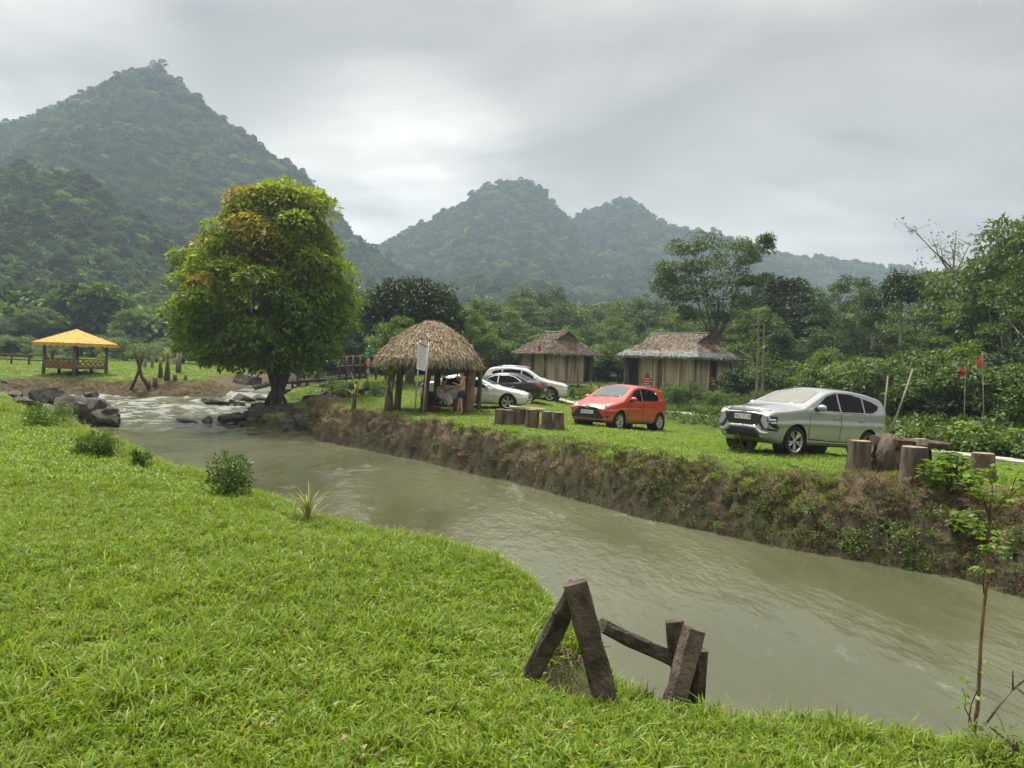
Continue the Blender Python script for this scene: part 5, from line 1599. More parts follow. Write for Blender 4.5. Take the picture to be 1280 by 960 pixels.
# ---------------- the footbridge behind the big tree
fb = gp(398, 45.0)
br = thing('footbridge', 'dark wooden footbridge with post rails behind the big round tree', 'bridge', fb)
L = lambda px, py, Y: at(px, py, Y) - fb
m = MB()
for i in range(30):
    u = i / 29; px = 318 + u * 140; py = np.interp(px, [318, 345, 400, 458], [484, 476, 472, 468])
    a = L(px, py, 44.6); m.box(a, (0.19, 1.5, 0.06), Matrix.Rotation(rnd.uniform(-.03, .03), 3, 'Z'))
m.build('deck', M_WET, br)
for dy_ in (-0.7, 0.7):
    m = MB(); m.tube([L(318, 485.5, 44.6 + dy_), L(345, 478.5, 44.6 + dy_), L(400, 474.5, 44.6 + dy_), L(458, 470.5, 44.6 + dy_)], 0.11, 8); m.build('beam', M_WET, br)
for px in (372, 398, 424, 433, 441, 450, 458, 470, 482):
    for dy_ in ((-0.75,) if px < 425 else (-0.75, 0.75)):
        a = L(px, np.interp(px, [318, 345, 400, 458], [484, 476, 472, 468]), 44.6 + dy_)
        m = MB(); m.tube([a + Vector((0, 0, -0.3)), a + Vector((0, 0, 1.15))], 0.06, 7); m.build('rail_post', M_WET, br)
for h_ in (0.55, 1.08):
    m = MB(); m.tube([L(420, 470.5, 43.85) + Vector((0, 0, h_)), L(486, 467.5, 43.85) + Vector((0, 0, h_))], 0.05, 7); m.build('rail', M_WET, br)
for px, r in ((366, 0.07), (384, 0.09), (352, 0.08)):
    a = L(px, 476, 44.2); m = MB(); m.tube([a + Vector((0, 0, -1.9)), a], r, 7); m.build('pile', M_LOG, br)

# ---------------- crossed poles, stakes and bamboo poles
cp = gp(174, 46.6)
t = thing('crossed_poles', 'two crossed dark poles holding a leafy top on the far bank', 'poles', cp)
L = lambda px, py, Y=46.6: at(px, py, Y) - cp
m = MB(); m.tube([L(161, 494), L(172, 468), L(177, 452), L(179, 441)], [0.10, 0.09, 0.09, 0.05], 8, jit=0.1); m.build('pole', M_TBL, t)
m = MB(); m.tube([L(186, 484), L(177, 471), L(173, 455), L(169, 443)], [0.13, 0.11, 0.10, 0.05], 8, jit=0.1); m.build('pole', M_TBL, t)
cr = crown_mesh('crown', 91, [(tuple(L(x_, y_)), (0.5, 0.4, 0.35)) for x_, y_ in ((170, 440), (178, 438), (183, 443), (166, 446), (175, 434))], 60, 0.22, 0.06, M_WEED, hollow=0.1)
link('leafy_top', cr, t)
for k, (px, py0, py1, r, Y) in enumerate(((186, 482, 471, 0.14, 43.6), (194, 482, 470, 0.15, 44), (218.5, 478, 470, 0.15, 45), (232, 478, 472, 0.1, 45.5), (223, 468, 443, 0.2, 52), (181, 458, 446, 0.11, 58), (190, 458, 442, 0.11, 58))):
    p = gp(px, Y + 3.2 if Y < 50 else Y); h = max(0.3, (py0 - py1) * Y / F)
    m = MB(); m.tube([(0, 0, -0.3), (0, 0, h)], [r, r * 0.9], 9, jit=0.1); o = m.build('wooden_stake', M_TBL if k < 4 else M_POSTG); o.location = p
    tag(o, ['short dark stake just right of the crossed poles', 'dark stake second from the crossed poles', 'short dark stake right of the strappy plant', 'thin short stake farthest right on the far bank', 'stout grey post behind the strappy plant', 'thin grey post between pavilion and crossed poles', 'taller thin grey post left of the strappy plant'][k], 'stake', 'stakes on the far bank')
for k, (a, b, r) in enumerate((((1103, 516), (1141, 462), 0.036), ((1098, 508), (1110, 470), 0.034))):
    Y = 24.5; A = at(*a, Y); A.z = gz(A.x, A.y) - 0.2; B = at(*b, Y)
    m = MB(); m.tube([A, A.lerp(B, 0.5) + Vector((0.05, 0, 0.03)), B], [r, r * 0.95, r * 0.8], 8); o = m.build('bamboo_pole', M_BPOLE)
    tag(o, ['longer leaning bamboo pole behind the silver car', 'shorter pale leaning pole just behind the silver car'][k], 'pole')
for k, (px, pt, Y) in enumerate(((944, 388, 38), (951, 402, 38.4))):
    p = gp(px, Y); h = at(px, pt, Y).z - p.z
    wd_ = wood_mesh('trunk', 70 + k, ([(0, 0, -0.3), (0.04, 0, h * 0.5), (0, 0, h)], [0.085, 0.07, 0.03]), [limb((0.02, 0, h * f_), (rnd.uniform(-1, 1) * 0.7, rnd.uniform(-.5, .5), h * f_ + 0.35), 0.02, 0.008, random.Random(k)) for f_ in (0.35, 0.5, 0.62, 0.8)], M_BPOLE, 8)
    cr = crown_mesh('crown', 72 + k, [((rnd.uniform(-.5, .5), rnd.uniform(-.4, .4), h * f_ + 0.2), (0.45, 0.4, 0.25)) for f_ in (0.4, 0.45, 0.52, 0.6, 0.7)], 30, 0.16, 0.07, M_LIME, hollow=0.1)
    plant_tree(['thin pale stem with sparse bright leaves right of the wider hut', 'shorter thin stem close beside the pale leafy stem'][k], None, wd_, cr, p, name='sapling', cat='sapling')

# ---------------- stones
def stone(label, group, loc, size, seed, mat=None, name='rock', cat='rock', rz=None, cut=0.3):
    rg = np.random.default_rng(seed)
    bm = bmesh.new(); bmesh.ops.create_icosphere(bm, subdivisions=4, radius=1.0)
    P = np.array([v.co[:] for v in bm.verts])
    o_ = rg.uniform(0, 50, 3)
    n = fbm(P[:, 0] * 0.9 + o_[0], P[:, 1] * 0.9 + o_[1], seed, 4, P[:, 2] * 0.9 + o_[2])
    for k in range(15):   # flat broken faces
        d = unit(rg, 1)[0]; c = rg.uniform(0.42, 0.8); e_ = P @ d
        P = P - np.clip(e_ - c, 0, None)[:, None] * d * 0.96
    n2 = fbm(P[:, 0] * 3.1 + o_[1], P[:, 1] * 3.1 + o_[2], seed + 9, 4, P[:, 2] * 3.1)
    P = P * (1.12 + 0.22 * n + 0.09 * n2)[:, None]
    for v, p in zip(bm.verts, P): v.co = (p[0] * size[0], p[1] * size[1], p[2] * size[2])
    me = bpy.data.meshes.new(name); bm.to_mesh(me); bm.free(); me.materials.append(mat or M_STONE)
    me.polygons.foreach_set('use_smooth', np.ones(len(me.polygons), bool))
    o = link(name, me); ed = o.modifiers.new('crisp', 'EDGE_SPLIT'); ed.split_angle = math.radians(24)
    o.location = loc; o.rotation_euler = (rg.uniform(-.2, .2), rg.uniform(-.2, .2), rg.uniform(0, 6) if rz is None else rz)
    return tag(o, label, cat, group)


def rock_px(label, group, x0, x1, y0, y1, Y, seed, mat=None, deep=1.0, **k):
    """a stone that fills the given box of the photo"""
    c = at((x0 + x1) / 2, (y0 + y1) / 2, Y); hw = (x1 - x0) / 2 * Y / F; hh = (y1 - y0) / 2 * Y / F
    return stone(label, group, c, (hw * 1.1, hw * deep, hh * 1.25), seed, mat, rz=0.0, **k)


GRK = 'stones round the foot of the big tree'
tree_rocks = [(308, 338, 506, 532, 34.4), (322, 350, 518, 541, 33.6), (345, 375, 520, 541, 33.3), (366, 392, 517, 540, 33.4), (308, 325, 520, 538, 33.8), (376, 402, 505, 524, 35.5), (360, 384, 510, 528, 34.8), (384, 410, 515, 536, 33.8), (330, 352, 508, 524, 35.6), (395, 422, 500, 520, 36.6), (372, 396, 494, 510, 39), (392, 416, 488, 503, 41), (350, 368, 528, 542, 33.0), (334, 348, 530, 542, 33.1), (388, 404, 528, 545, 33.0), (408, 428, 490, 506, 40)]
for k, (a, b, c, d, Y) in enumerate(tree_rocks):
    rock_px('grey-brown stone in the heap at the foot of the big tree', GRK, a, b, c, d, Y, 800 + k, deep=0.9)
rock_px('large black wet rock in the rapids left of the big tree', None, 274, 306, 514, 529, 34.6, 830, M_STONEWET, 0.7)
rock_px('small black rock awash in the rapids', None, 254, 268, 522, 530, 34.2, 831, M_STONEWET, 0.8)
rock_px('flat dark rock barely above the white water', None, 222, 246, 523, 529, 34.6, 832, M_STONEWET, 0.8)
rock_px('low wet rock just below the large black rock', None, 279, 294, 528, 532, 33.4, 833, M_STONEWET, 0.8)
rock_px('large pale slab at the water edge of the far bank', None, 252, 288, 496, 510, 44.0, 834, None, 0.8)
rock_px('small pale rock beside the slab on the far bank', None, 284, 296, 498, 509, 44.2, 835, None, 0.9)
rock_px('rounded rock splitting the small waterfall', None, 293, 306, 501, 509, 43.6, 836, None, 0.9)
GRB = 'boulders behind the footbridge'
for k, (a, b, c, d, Y) in enumerate([(290, 318, 492, 504, 46), (287, 330, 465, 482, 50), (340, 368, 480, 496, 47), (352, 374, 470, 488, 49), (400, 424, 478, 494, 46), (424, 445, 480, 494, 44.5), (316, 336, 494, 503, 46.5)]):
    rock_px('grey boulder in the stream bed by the footbridge', GRB, a, b, c, d, Y, 850 + k, deep=0.9)
# the dark heap of broken rock on the left
def heap_at(px, py, Y): return at(px, py, Y)
M_DKB = surf('dark_boulder', (0.022, 0.020, 0.017), (0.085, 0.076, 0.062), scale=5, rough=0.7, bump=1.0, bscale=11, c3=(0.04, 0.045, 0.02))
o = rock_px('large dark slanting boulder at the left edge of the rapids', None, 78, 144, 496, 536, 32.6, 871, M_DKB, 0.9)
o.rotation_euler = (0.1, math.radians(24), 0.2)
for k, (a, b, c, d, Y) in enumerate([(104, 122, 487, 506, 32.9), (120, 146, 508, 531, 32.2), (134, 154, 522, 535, 32.0), (70, 92, 492, 512, 33.2), (92, 112, 505, 525, 31.8)]):
    rock_px('dark broken stone lying against the slanting boulder', 'stones against the slanting boulder', a, b, c, d, Y, 960 + k, M_DKB, 0.9)
GRH = 'stones in the debris mound on the left'
for k, (a, b, c, d, Y) in enumerate([(108, 150, 514, 535, 32), (60, 100, 496, 520, 32), (36, 72, 485, 505, 32.6), (20, 48, 494, 516, 31), (0, 30, 490, 512, 31.6), (48, 80, 508, 528, 30), (74, 100, 516, 534, 30), (-20, 14, 488, 508, 33), (62, 86, 486, 500, 33.4), (0, 12, 474, 480, 40)]):
    rock_px('broken grey-brown stone in the debris mound on the left', GRH, a, b, c, d, Y, 880 + k, deep=0.9)

# ---------------- strappy plants
M_STRAP = leaf_mat('strap_leaf', (0.15, 0.20, 0.045), (0.34, 0.36, 0.14), trans=0.25, rough=0.5)


def strap_leaves(rg, n, ln, wd, z, rise=0.9, seg=6):
    Vs, Fs = [], []; off = 0
    for i in range(n):
        a = rg.uniform(0, 2 * PI); th = rg.uniform(0.05, 1.0) * rise; L_ = ln * rg.uniform(0.6, 1.1); o_ = np.array([math.cos(a), math.sin(a), 0]); sd = np.array([-math.sin(a), math.cos(a), 0])
        p = np.array([0, 0, z + rg.uniform(-0.15, 0.1)]); 
        for j in range(seg + 1):
            t = j / seg; w_ = wd * (1 - t) ** 0.7 * (0.6 + 0.4 * min(1, t * 4))
            Vs += [p - sd * w_ / 2, p + sd * w_ / 2]
            ang_ = PI / 2 - th - t * 1.35 * (0.3 + th)
            p = p + (o_ * math.cos(ang_) + np.array([0, 0, 1]) * math.sin(ang_)) * L_ / seg
        Fs += [(off + 2 * j, off + 2 * j + 1, off + 2 * j + 3, off + 2 * j + 2) for j in range(seg)]; off += 2 * (seg + 1)
    V = np.array(Vs)
    t = np.repeat(rg.uniform(0.7, 1.35, (n, 1)), 2 * (seg + 1), 0)
    return V, np.array(Fs), np.concatenate([t, t, t], 1)


def strap_plant(label, px, Y, py_head, n, ln, wd, seed, trunk=True, skirt=0, group=None, rise=0.9):
    p = gp(px, Y); h = at(px, py_head, Y).z - p.z; rg = np.random.default_rng(seed)
    t = thing('screw_palm', label, 'plant', p, rg.uniform(0, 6), group)
    if trunk:
        for k in range(3 if skirt else 1):
            m = MB(); m.tube([(0.1 * k - 0.1, 0.05 * k, -0.2), (0.07 * k - 0.07, 0.02 * k, h * 0.5), (0, 0, h)], [0.09, 0.075, 0.07], 8, jit=0.15); m.build('stem', M_LOG, t)
    V, Fq, T = strap_leaves(rg, n, ln, wd, h if trunk else 0.06, rise)
    if skirt:
        V2, F2, T2 = strap_leaves(rg, skirt, h * 0.75, wd * 0.8, h * 0.9, 2.6)
        V2[:, 0] *= 0.6; V2[:, 1] *= 0.6
        V = np.concatenate([V, V2]); Fq = np.concatenate([Fq, F2 + len(T)]); T = np.concatenate([T, T2 * np.array([1.3, 1.0, 0.9])])
    link('leaves', np_mesh('leaves', V, Fq, [M_STRAP], False, T), t)
    return t


strap_plant('tall strappy plant with long arching leaves left of the notice board', 486, 28.6, 472, 28, 1.35, 0.11, 1, True, 34)
strap_plant('low strappy rosette at the brink, left of the tall strappy plant', 443, 29.5, 492, 22, 0.95, 0.06, 2, True, 8)
strap_plant('grey-green strappy plant with hanging leaves on the far bank', 209, 48.2, 447, 24, 0.9, 0.07, 3, True, 40)
strap_plant('smaller hanging strappy plant left of its larger neighbour', 200, 48.8, 452, 14, 0.7, 0.06, 4, True, 22)
strap_plant('fan-leaved clump before the smaller hut beside the red car', 745, 43, 478, 30, 1.4, 0.14, 5, False, 0, rise=0.75)
# more broken stone heaped over the point under the big tree
for k in range(34):
    u = rnd.random(); px = 303 + 122 * u; Y = rnd.uniform(33.6, 36.4) if px < 396 else rnd.uniform(33.4, 38)
    p = gp(px, Y)
    if poly_sd(np.array([p.x]), np.array([p.y]), WPOLY)[0] < -0.4: continue
    r = rnd.uniform(0.16, 0.42)
    stone('grey-brown stone in the heap at the foot of the big tree', GRK, p + Vector((0, 0, r * 0.1)), (r * rnd.uniform(1, 1.5), r, r * rnd.uniform(0.5, 0.8)), 900 + k, M_STONE if rnd.random() < 0.7 else M_STONEWET)

# ---------------- dark rail fence running off to the left of the pavilion
fp0 = gp(-30, 58)
t = thing('rail_fence', 'low dark wooden rail fence left of the orange-roofed pavilion', 'fence', fp0)
pts_ = [gp(px, 58 - 0.02 * px) for px in (-30, -8, 14, 36, 58)]
for q in pts_:
    m = MB(); m.tube([q - fp0 + Vector((0, 0, -0.3)), q - fp0 + Vector((0.02, 0, 0.85))], 0.07, 7, jit=0.1); m.build('post', M_TBL, t)
for h_ in (0.35, 0.75):
    m = MB(); m.tube([q - fp0 + Vector((0, -0.06, h_ + rnd.uniform(-.04, .04))) for q in pts_], 0.05, 7, jit=0.1); m.build('rail', M_TBL, t)
# ================================================================== single plants on the banks
def shrublet(label, px, py, z, w, h, seed, mat, kind='bush', group=None, ln=0.05, stems=9, n=26, nl=46, dry=False):
    """a small many-stemmed bush standing on the near bank"""
    p = on(px, py, z); p.z = gz(p.x, p.y) - 0.03
    rg = np.random.default_rng(seed); rd = random.Random(seed)
    t = thing('small_bush', label, kind, p, rg.uniform(0, 6), group)
    cl = []; lm = []
    for i in range(n):
        a = rg.uniform(0, 2 * PI); q = rg.uniform(0.1, 1) ** 0.6 * w / 2; zc = h * rg.uniform(0.25, 1.0) * (1 - 0.25 * (2 * q / w) ** 2)
        r = rg.uniform(0.16, 0.26) * w
        cl.append(((q * math.cos(a), q * math.sin(a), zc), (r, r, r * 0.9)))
    for c, r in cl[::2]: lm.append(limb((rd.uniform(-.1, .1) * w, rd.uniform(-.1, .1) * w, 0), c, 0.008, 0.003, rd, 0.08))
    link('stems', wood_mesh('stems', seed, lm[0], lm[1:], M_BARK, 5), t)
    link('foliage', crown_mesh('foliage', seed, cl, nl, ln, ln * 0.4, mat, droop=-0.25, hollow=0.1), t)
    return t


M_BRIGHT = leaf_mat('young_leaf', (0.10, 0.19, 0.02), (0.17, 0.26, 0.035), trans=0.4, rough=0.4)
shrublet('small feathery bush at the brink of the near bank, third from the left', 288, 612, -1.6, 0.50, 0.52, 1, M_WEED, ln=0.055, n=34)
shrublet('rounded dark bush on the near bank below the slanting boulder', 121, 568, -1.6, 0.55, 0.36, 2, M_WEED, ln=0.06, n=40)
shrublet('tiny bush between the rounded bush and the feathery bush', 177, 578, -1.6, 0.28, 0.28, 3, M_WEED, ln=0.05, n=18)
shrublet('pale green bush in front of the debris mound', 60, 534, -1.62, 0.85, 0.48, 4, M_LIME, ln=0.07, n=34)
strap_plant('grassy tuft with long arching blades on the near brink', 385, 7.75, 640, 60, 0.42, 0.016, 9, False, 0, rise=0.8)
shrublet('dark weedy clump just behind the crossed poles foot', 165, 497, -2.3, 1.7, 0.6, 6, M_DARK, ln=0.12, n=30)
shrublet('small leafy weed in front of the silver car bumper', 932, 566, -2.0, 0.55, 0.62, 7, M_WEED, ln=0.05, n=14, nl=26)
# weeds on the mound
for k, (px, py, w_, h_) in enumerate(((70, 512, 1.6, 0.5), (92, 510, 1.3, 0.55), (108, 520, 1.0, 0.4), (48, 505, 1.2, 0.4), (30, 508, 1.2, 0.5))):
    shrublet('low creeping weed over the stones of the debris mound', px, py + 10, -2.15, w_, h_, 20 + k, M_WEED, group='weeds on the debris mound', ln=0.13, n=22, nl=34)


def big_leaf_plant(label, loc, h, w, seed, n=60, ln=0.16, mat=None, name='leafy_shrub'):
    rg = np.random.default_rng(seed); rd = random.Random(seed)
    t = thing(name, label, 'shrub', loc, rg.uniform(0, 6))
    lm = []; Vs, Fs, Ts = [], [], []; off = 0
    for i in range(n):
        a = rg.uniform(0, 2 * PI); q = w / 2 * rg.random() ** 0.6; zc = h * rg.uniform(0.3, 1.0) * (1 - 0.4 * (2 * q / w) ** 2)
        c = np.array([q * math.cos(a), q * math.sin(a), zc])
        if i % 3 == 0: lm.append(limb((rd.uniform(-.06, .06), rd.uniform(-.06, .06), 0), c, 0.010, 0.004, rd, 0.1))
        k = 7
        aa = rg.uniform(0, 2 * PI, k); D = np.stack([np.cos(aa), np.sin(aa), rg.uniform(-0.35, 0.45, k)], 1)
        l = ln * rg.uniform(0.7, 1.2, k)
        V, Fq = leaves_np(np.repeat(c[None], k, 0) + D * 0.015, D, np.array([0, 0, 1.0]) + rg.normal(0, 0.3, (k, 3)), l, l * 0.42, 0.1)
        Vs.append(V); Fs.append(Fq + off); off += len(V); Ts.append(np.full((len(V), 3), rg.uniform(0.7, 1.3)))
    link('stems', wood_mesh('stems', seed, lm[0], lm[1:], M_BARK, 5), t)
    link('leaves', np_mesh('leaves', np.concatenate(Vs), np.concatenate(Fs), [mat or M_BRIGHT], False, np.concatenate(Ts)), t)
    return t


p = gp(1187, 14.2); big_leaf_plant('bright leafy shrub beside the flared stump on the far brink', p, at(1187, 558, 14.2).z - p.z, 0.95, 31, 85, 0.17)
p = gp(1212, 13.2); big_leaf_plant('low leafy weed below the bright shrub on the dry bank', p, 0.4, 0.8, 32, 30, 0.14)
p = gp(1165, 25.5); big_leaf_plant('broad-leaved plant under the two red flags', gp(1205, 25.2), 1.0, 1.5, 33, 50, 0.3)
big_leaf_plant('bright broad-leaved plant at the right edge below the wood', gp(1272, 24.0), 0.9, 1.3, 34, 45, 0.3)


# ---------------- the thin sapling at the right of the near bank
def sapling(label, base, tips, trunk_top, r, seed, leaf=0.10, mat=None):
    rg = np.random.default_rng(seed); rd = random.Random(seed)
    t = thing('sapling', label, 'sapling', base)
    T = trunk_top - base
    n = 10; path = []
    for i in range(n):
        u = i / (n - 1); path.append(T * u + Vector((rd.uniform(-.008, .008), rd.uniform(-.008, .008), 0)) * (u > 0))
    path[0] = Vector((0, 0, -0.15))
    lm = []; Vs, Fs, Ts = [], [], []; off = 0
    for (u, tip, nl) in tips:
        a = T * u; b = tip - base
        P_, R_ = limb(a, b, r * 0.42, r * 0.15, rd, 0.06, 6); lm.append((P_, R_))
        for j in range(nl):
            s = 1 - (j / nl) * 0.75
            q = np.array(a) * (1 - s) + np.array(b) * s
            ax = np.array(b - a); ax /= np.linalg.norm(ax) + 1e-9
            for k in range(3):
                d = rg.normal(0, 0.8, 3); d[2] = d[2] * 0.35 + 0.05; d += ax * 0.5
                d /= np.linalg.norm(d)
                stalk = leaf * rg.uniform(0.4, 0.9); c = q + d * stalk
                # lobed leaf: three leaflets
                for w_ in (-0.75, 0, 0.75):
                    ca, sa = math.cos(w_), math.sin(w_)
                    dd = np.array([d[0] * ca - d[1] * sa, d[0] * sa + d[1] * ca, d[2] - 0.15])
                    V, Fq = leaves_np(c[None], dd[None], np.array([[0, 0, 1.0]]) + rg.normal(0, 0.25, (1, 3)), leaf * rg.uniform(0.7, 1.1) * (1 if w_ == 0 else 0.8), leaf * 0.42, 0.08)
                    Vs.append(V); Fs.append(Fq + off); off += len(V); Ts.append(np.full((len(V), 3), rg.uniform(0.8, 1.25)))
    link('trunk', wood_mesh('trunk', seed, (path, np.linspace(r, r * 0.55, n)), lm, surf('reddish_bark', (0.10, 0.06, 0.032), (0.24, 0.15, 0.085), scale=30, stretch=(1, 1, 0.3), rough=0.8, bump=0.5), 8), t)
    link('leaves', np_mesh('leaves', np.concatenate(Vs), np.concatenate(Fs), [mat or M_BRIGHT], False, np.concatenate(Ts)), t)
    return t


Ys = 3.75
B = at(1214, 905, Ys); B.z = gz(B.x, B.y)
tp_ = at(1238, 640, Ys + 0.08)
sapling('thin reddish sapling with lobed leaves rising at the right of the near bank', B,
        [(0.72, at(1232, 690, Ys - 0.1), 2), (0.97, at(1222, 606, Ys + 0.1), 5), (0.99, at(1190, 590, Ys + 0.25), 5), (0.98, at(1262, 612, Ys), 5), (0.95, at(1275, 588, Ys - 0.1), 5), (1.0, at(1238, 590, Ys + 0.1), 6), (0.86, at(1248, 672, Ys - 0.15), 4), (0.9, at(1215, 656, Ys + 0.1), 3), (0.99, at(1205, 640, Ys + 0.2), 3), (0.22, at(1203, 860, Ys), 2), (0.15, at(1222, 838, Ys - 0.1), 2), (0.76, at(1256, 706, Ys), 2), (0.98, at(1285, 600, Ys - 0.2), 5)],
        tp_, 0.0115, 51, 0.05)
# dry twig and weeds round its foot
t = thing('fallen_branch', 'bare dark branch leaning out over the water by the sapling', 'branch', B + Vector((0.05, 0.02, 0)))
b0 = B + Vector((0.05, 0.02, 0)); m = MB()
for a, b, r in ((at(1232, 905, 3.6), at(1266, 862, 3.65), 0.006), (at(1266, 862, 3.65), at(1296, 840, 3.7), 0.005), (at(1266, 862, 3.65), at(1266, 838, 3.62), 0.004), (at(1245, 888, 3.62), at(1256, 915, 3.5), 0.004), (at(1270, 858, 3.65), at(1290, 880, 3.6), 0.004)):
    m.tube([a - b0, (a - b0).lerp(b - b0, 0.5) + Vector((0, 0, 0.006)), b - b0], [r, r * 0.85, r * 0.6], 6)
m.build('wood', M_BARK, t)
for k, (px, py, Y, h_, lbl) in enumerate(((1135, 905, 3.72, 0.13, 'small round-leaved weed at the brink left of the sapling'), (1190, 905, 3.66, 0.14, 'small leafy weed close against the foot of the sapling'), (1236, 925, 3.45, 0.12, 'grey-green weed right of the sapling under the bare branch'), (1272, 940, 3.35, 0.16, 'bushy weed in the lower right corner by the bare branch'))):
    p = at(px, py, Y); p.z = gz(p.x, p.y) - 0.01
    big_leaf_plant(lbl, p, h_, 0.2 if k < 3 else 0.4, 60 + k, 16 if k < 3 else 44, 0.032, M_WEED if k else M_BRIGHT, 'weed_plant')

# ---------------- tall weeds and bushes before the huts
GH = 'tall weeds between the wider hut and the path'
for i in range(30):
    px = 822 + i * 6.4 + rnd.uniform(-4, 4); Y = np.interp(px, [822, 900, 1010], [41.0, 38.6, 33.6]) + rnd.uniform(0.6, 4.0)
    put(rnd.choice(['bush3', 'bush2', 'bush1']), px, Y, rnd.uniform(482, 500) - (10 if 832 < px < 866 else 0), 'tall leafy weed between the wider bamboo hut and the path', GH, 'bush', 'bush', rnd.uniform(0.7, 1.1))
GH2 = 'bushes at the foot of the smaller hut'
for i in range(9):
    put(rnd.choice(['bush1', 'bush3', 'bush2']), 698 + i * 8 + rnd.uniform(-3, 3), rnd.uniform(45, 48.5), rnd.uniform(474, 487), 'green bush at the foot of the smaller bamboo hut', GH2, 'bush', 'bush', rnd.uniform(0.8, 1.2))
GF = 'undergrowth bushes of the wood behind the huts'
for i in range(56):
    px = 420 + i * 10.2 + rnd.uniform(-6, 6); Y = rnd.uniform(64, 76)
    put(rnd.choice(['bush1', 'bush2', 'bush3', 'bush1', 'round2']), px, Y, rnd.uniform(414, 440), 'green undergrowth bush of the wood behind the huts', GF, 'bush', 'bush', rnd.uniform(1.3, 2.2))
GK = 'bushes along the stream behind the shelter'
for i, (px, Y, pt) in enumerate(((428, 40.5, 474), (440, 39, 476), (452, 38.5, 474), (468, 38, 476), (415, 42, 470), (480, 39, 478), (405, 43, 478), (436, 36, 484), (424, 37.5, 486))):
    put(rnd.choice(['bush1', 'bush3']), px, Y, pt, 'low green bush by the stream between bridge and shelter', GK, 'bush', 'bush', rnd.uniform(0.9, 1.4))
# ================================================================== cars
M_TYRE = plain('tyre_rubber', (0.022, 0.022, 0.024), 0.85, spec=0.2)
M_BLACKP = plain('black_plastic', (0.014, 0.014, 0.015), 0.5)
M_GLASS = plain('tinted_glass', (0.005, 0.006, 0.007), 0.03, spec=0.09)
M_CHROME = plain('chrome', (0.62, 0.63, 0.64), 0.16, 1.0)
M_ALLOY = plain('alloy', (0.50, 0.51, 0.53), 0.3, 0.85)
M_LAMP = plain('clear_lamp', (0.55, 0.57, 0.60), 0.08, 0.3, coat=1.0)
M_LAMPD = plain('dark_lamp', (0.05, 0.05, 0.055), 0.08, 0.2, coat=1.0)
M_TAIL = plain('red_lamp', (0.36, 0.012, 0.02), 0.12, coat=1.0)
M_PLATE = plain('plate_white', (0.72, 0.72, 0.70), 0.5, var=0.05)
M_PTXT = plain('plate_black', (0.02, 0.02, 0.025), 0.5)
M_GAP = plain('panel_gap', (0.01, 0.01, 0.011), 0.8)


def paint(name, c, metal=0.0, rough=0.38, coat=1.0):
    m, nt, out = new_mat(name)
    v = obj_coords(nt)
    n = noise_n(nt, v, 2.2, 5, 0.6)
    r = ramp(nt, [(0.3, tuple(x * 0.92 for x in c)), (0.7, c)], n)
    # browner towards the sills, edge broken up by noise
    sp = N(nt, 'ShaderNodeSeparateXYZ'); nt.links.new(v, sp.inputs[0])
    low_tint = ramp(nt, [(0.25, (0.55, 0.55, 0.55)), (0.55, (0, 0, 0))], math_n(nt, 'ADD', sp.outputs[2], math_n(nt, 'MULTIPLY', math_n(nt, 'SUBTRACT', noise_n(nt, v, 7, 5), 0.5), 0.35))).outputs[0]
    col = mixc(nt, r.outputs[0], (0.16, 0.135, 0.10), low_tint)
    b = N(nt, 'ShaderNodeBsdfPrincipled', i_Metallic=metal, i_Roughness=rough)
    b.inputs['Coat Weight'].default_value = coat; b.inputs['Coat Roughness'].default_value = 0.04
    nt.links.new(col, b.inputs['Base Color']); nt.links.new(b.outputs[0], out.inputs[0])
    return m


def smooth_line(pts, s, k=3):
    p = np.array(pts); d = np.interp(s, p[:, 0], p[:, 1])
    for _ in range(k):
        e_ = np.pad(d, 1, mode='edge'); d = (e_[:-2] + 2 * e_[1:-1] + e_[2:]) / 4
    return d


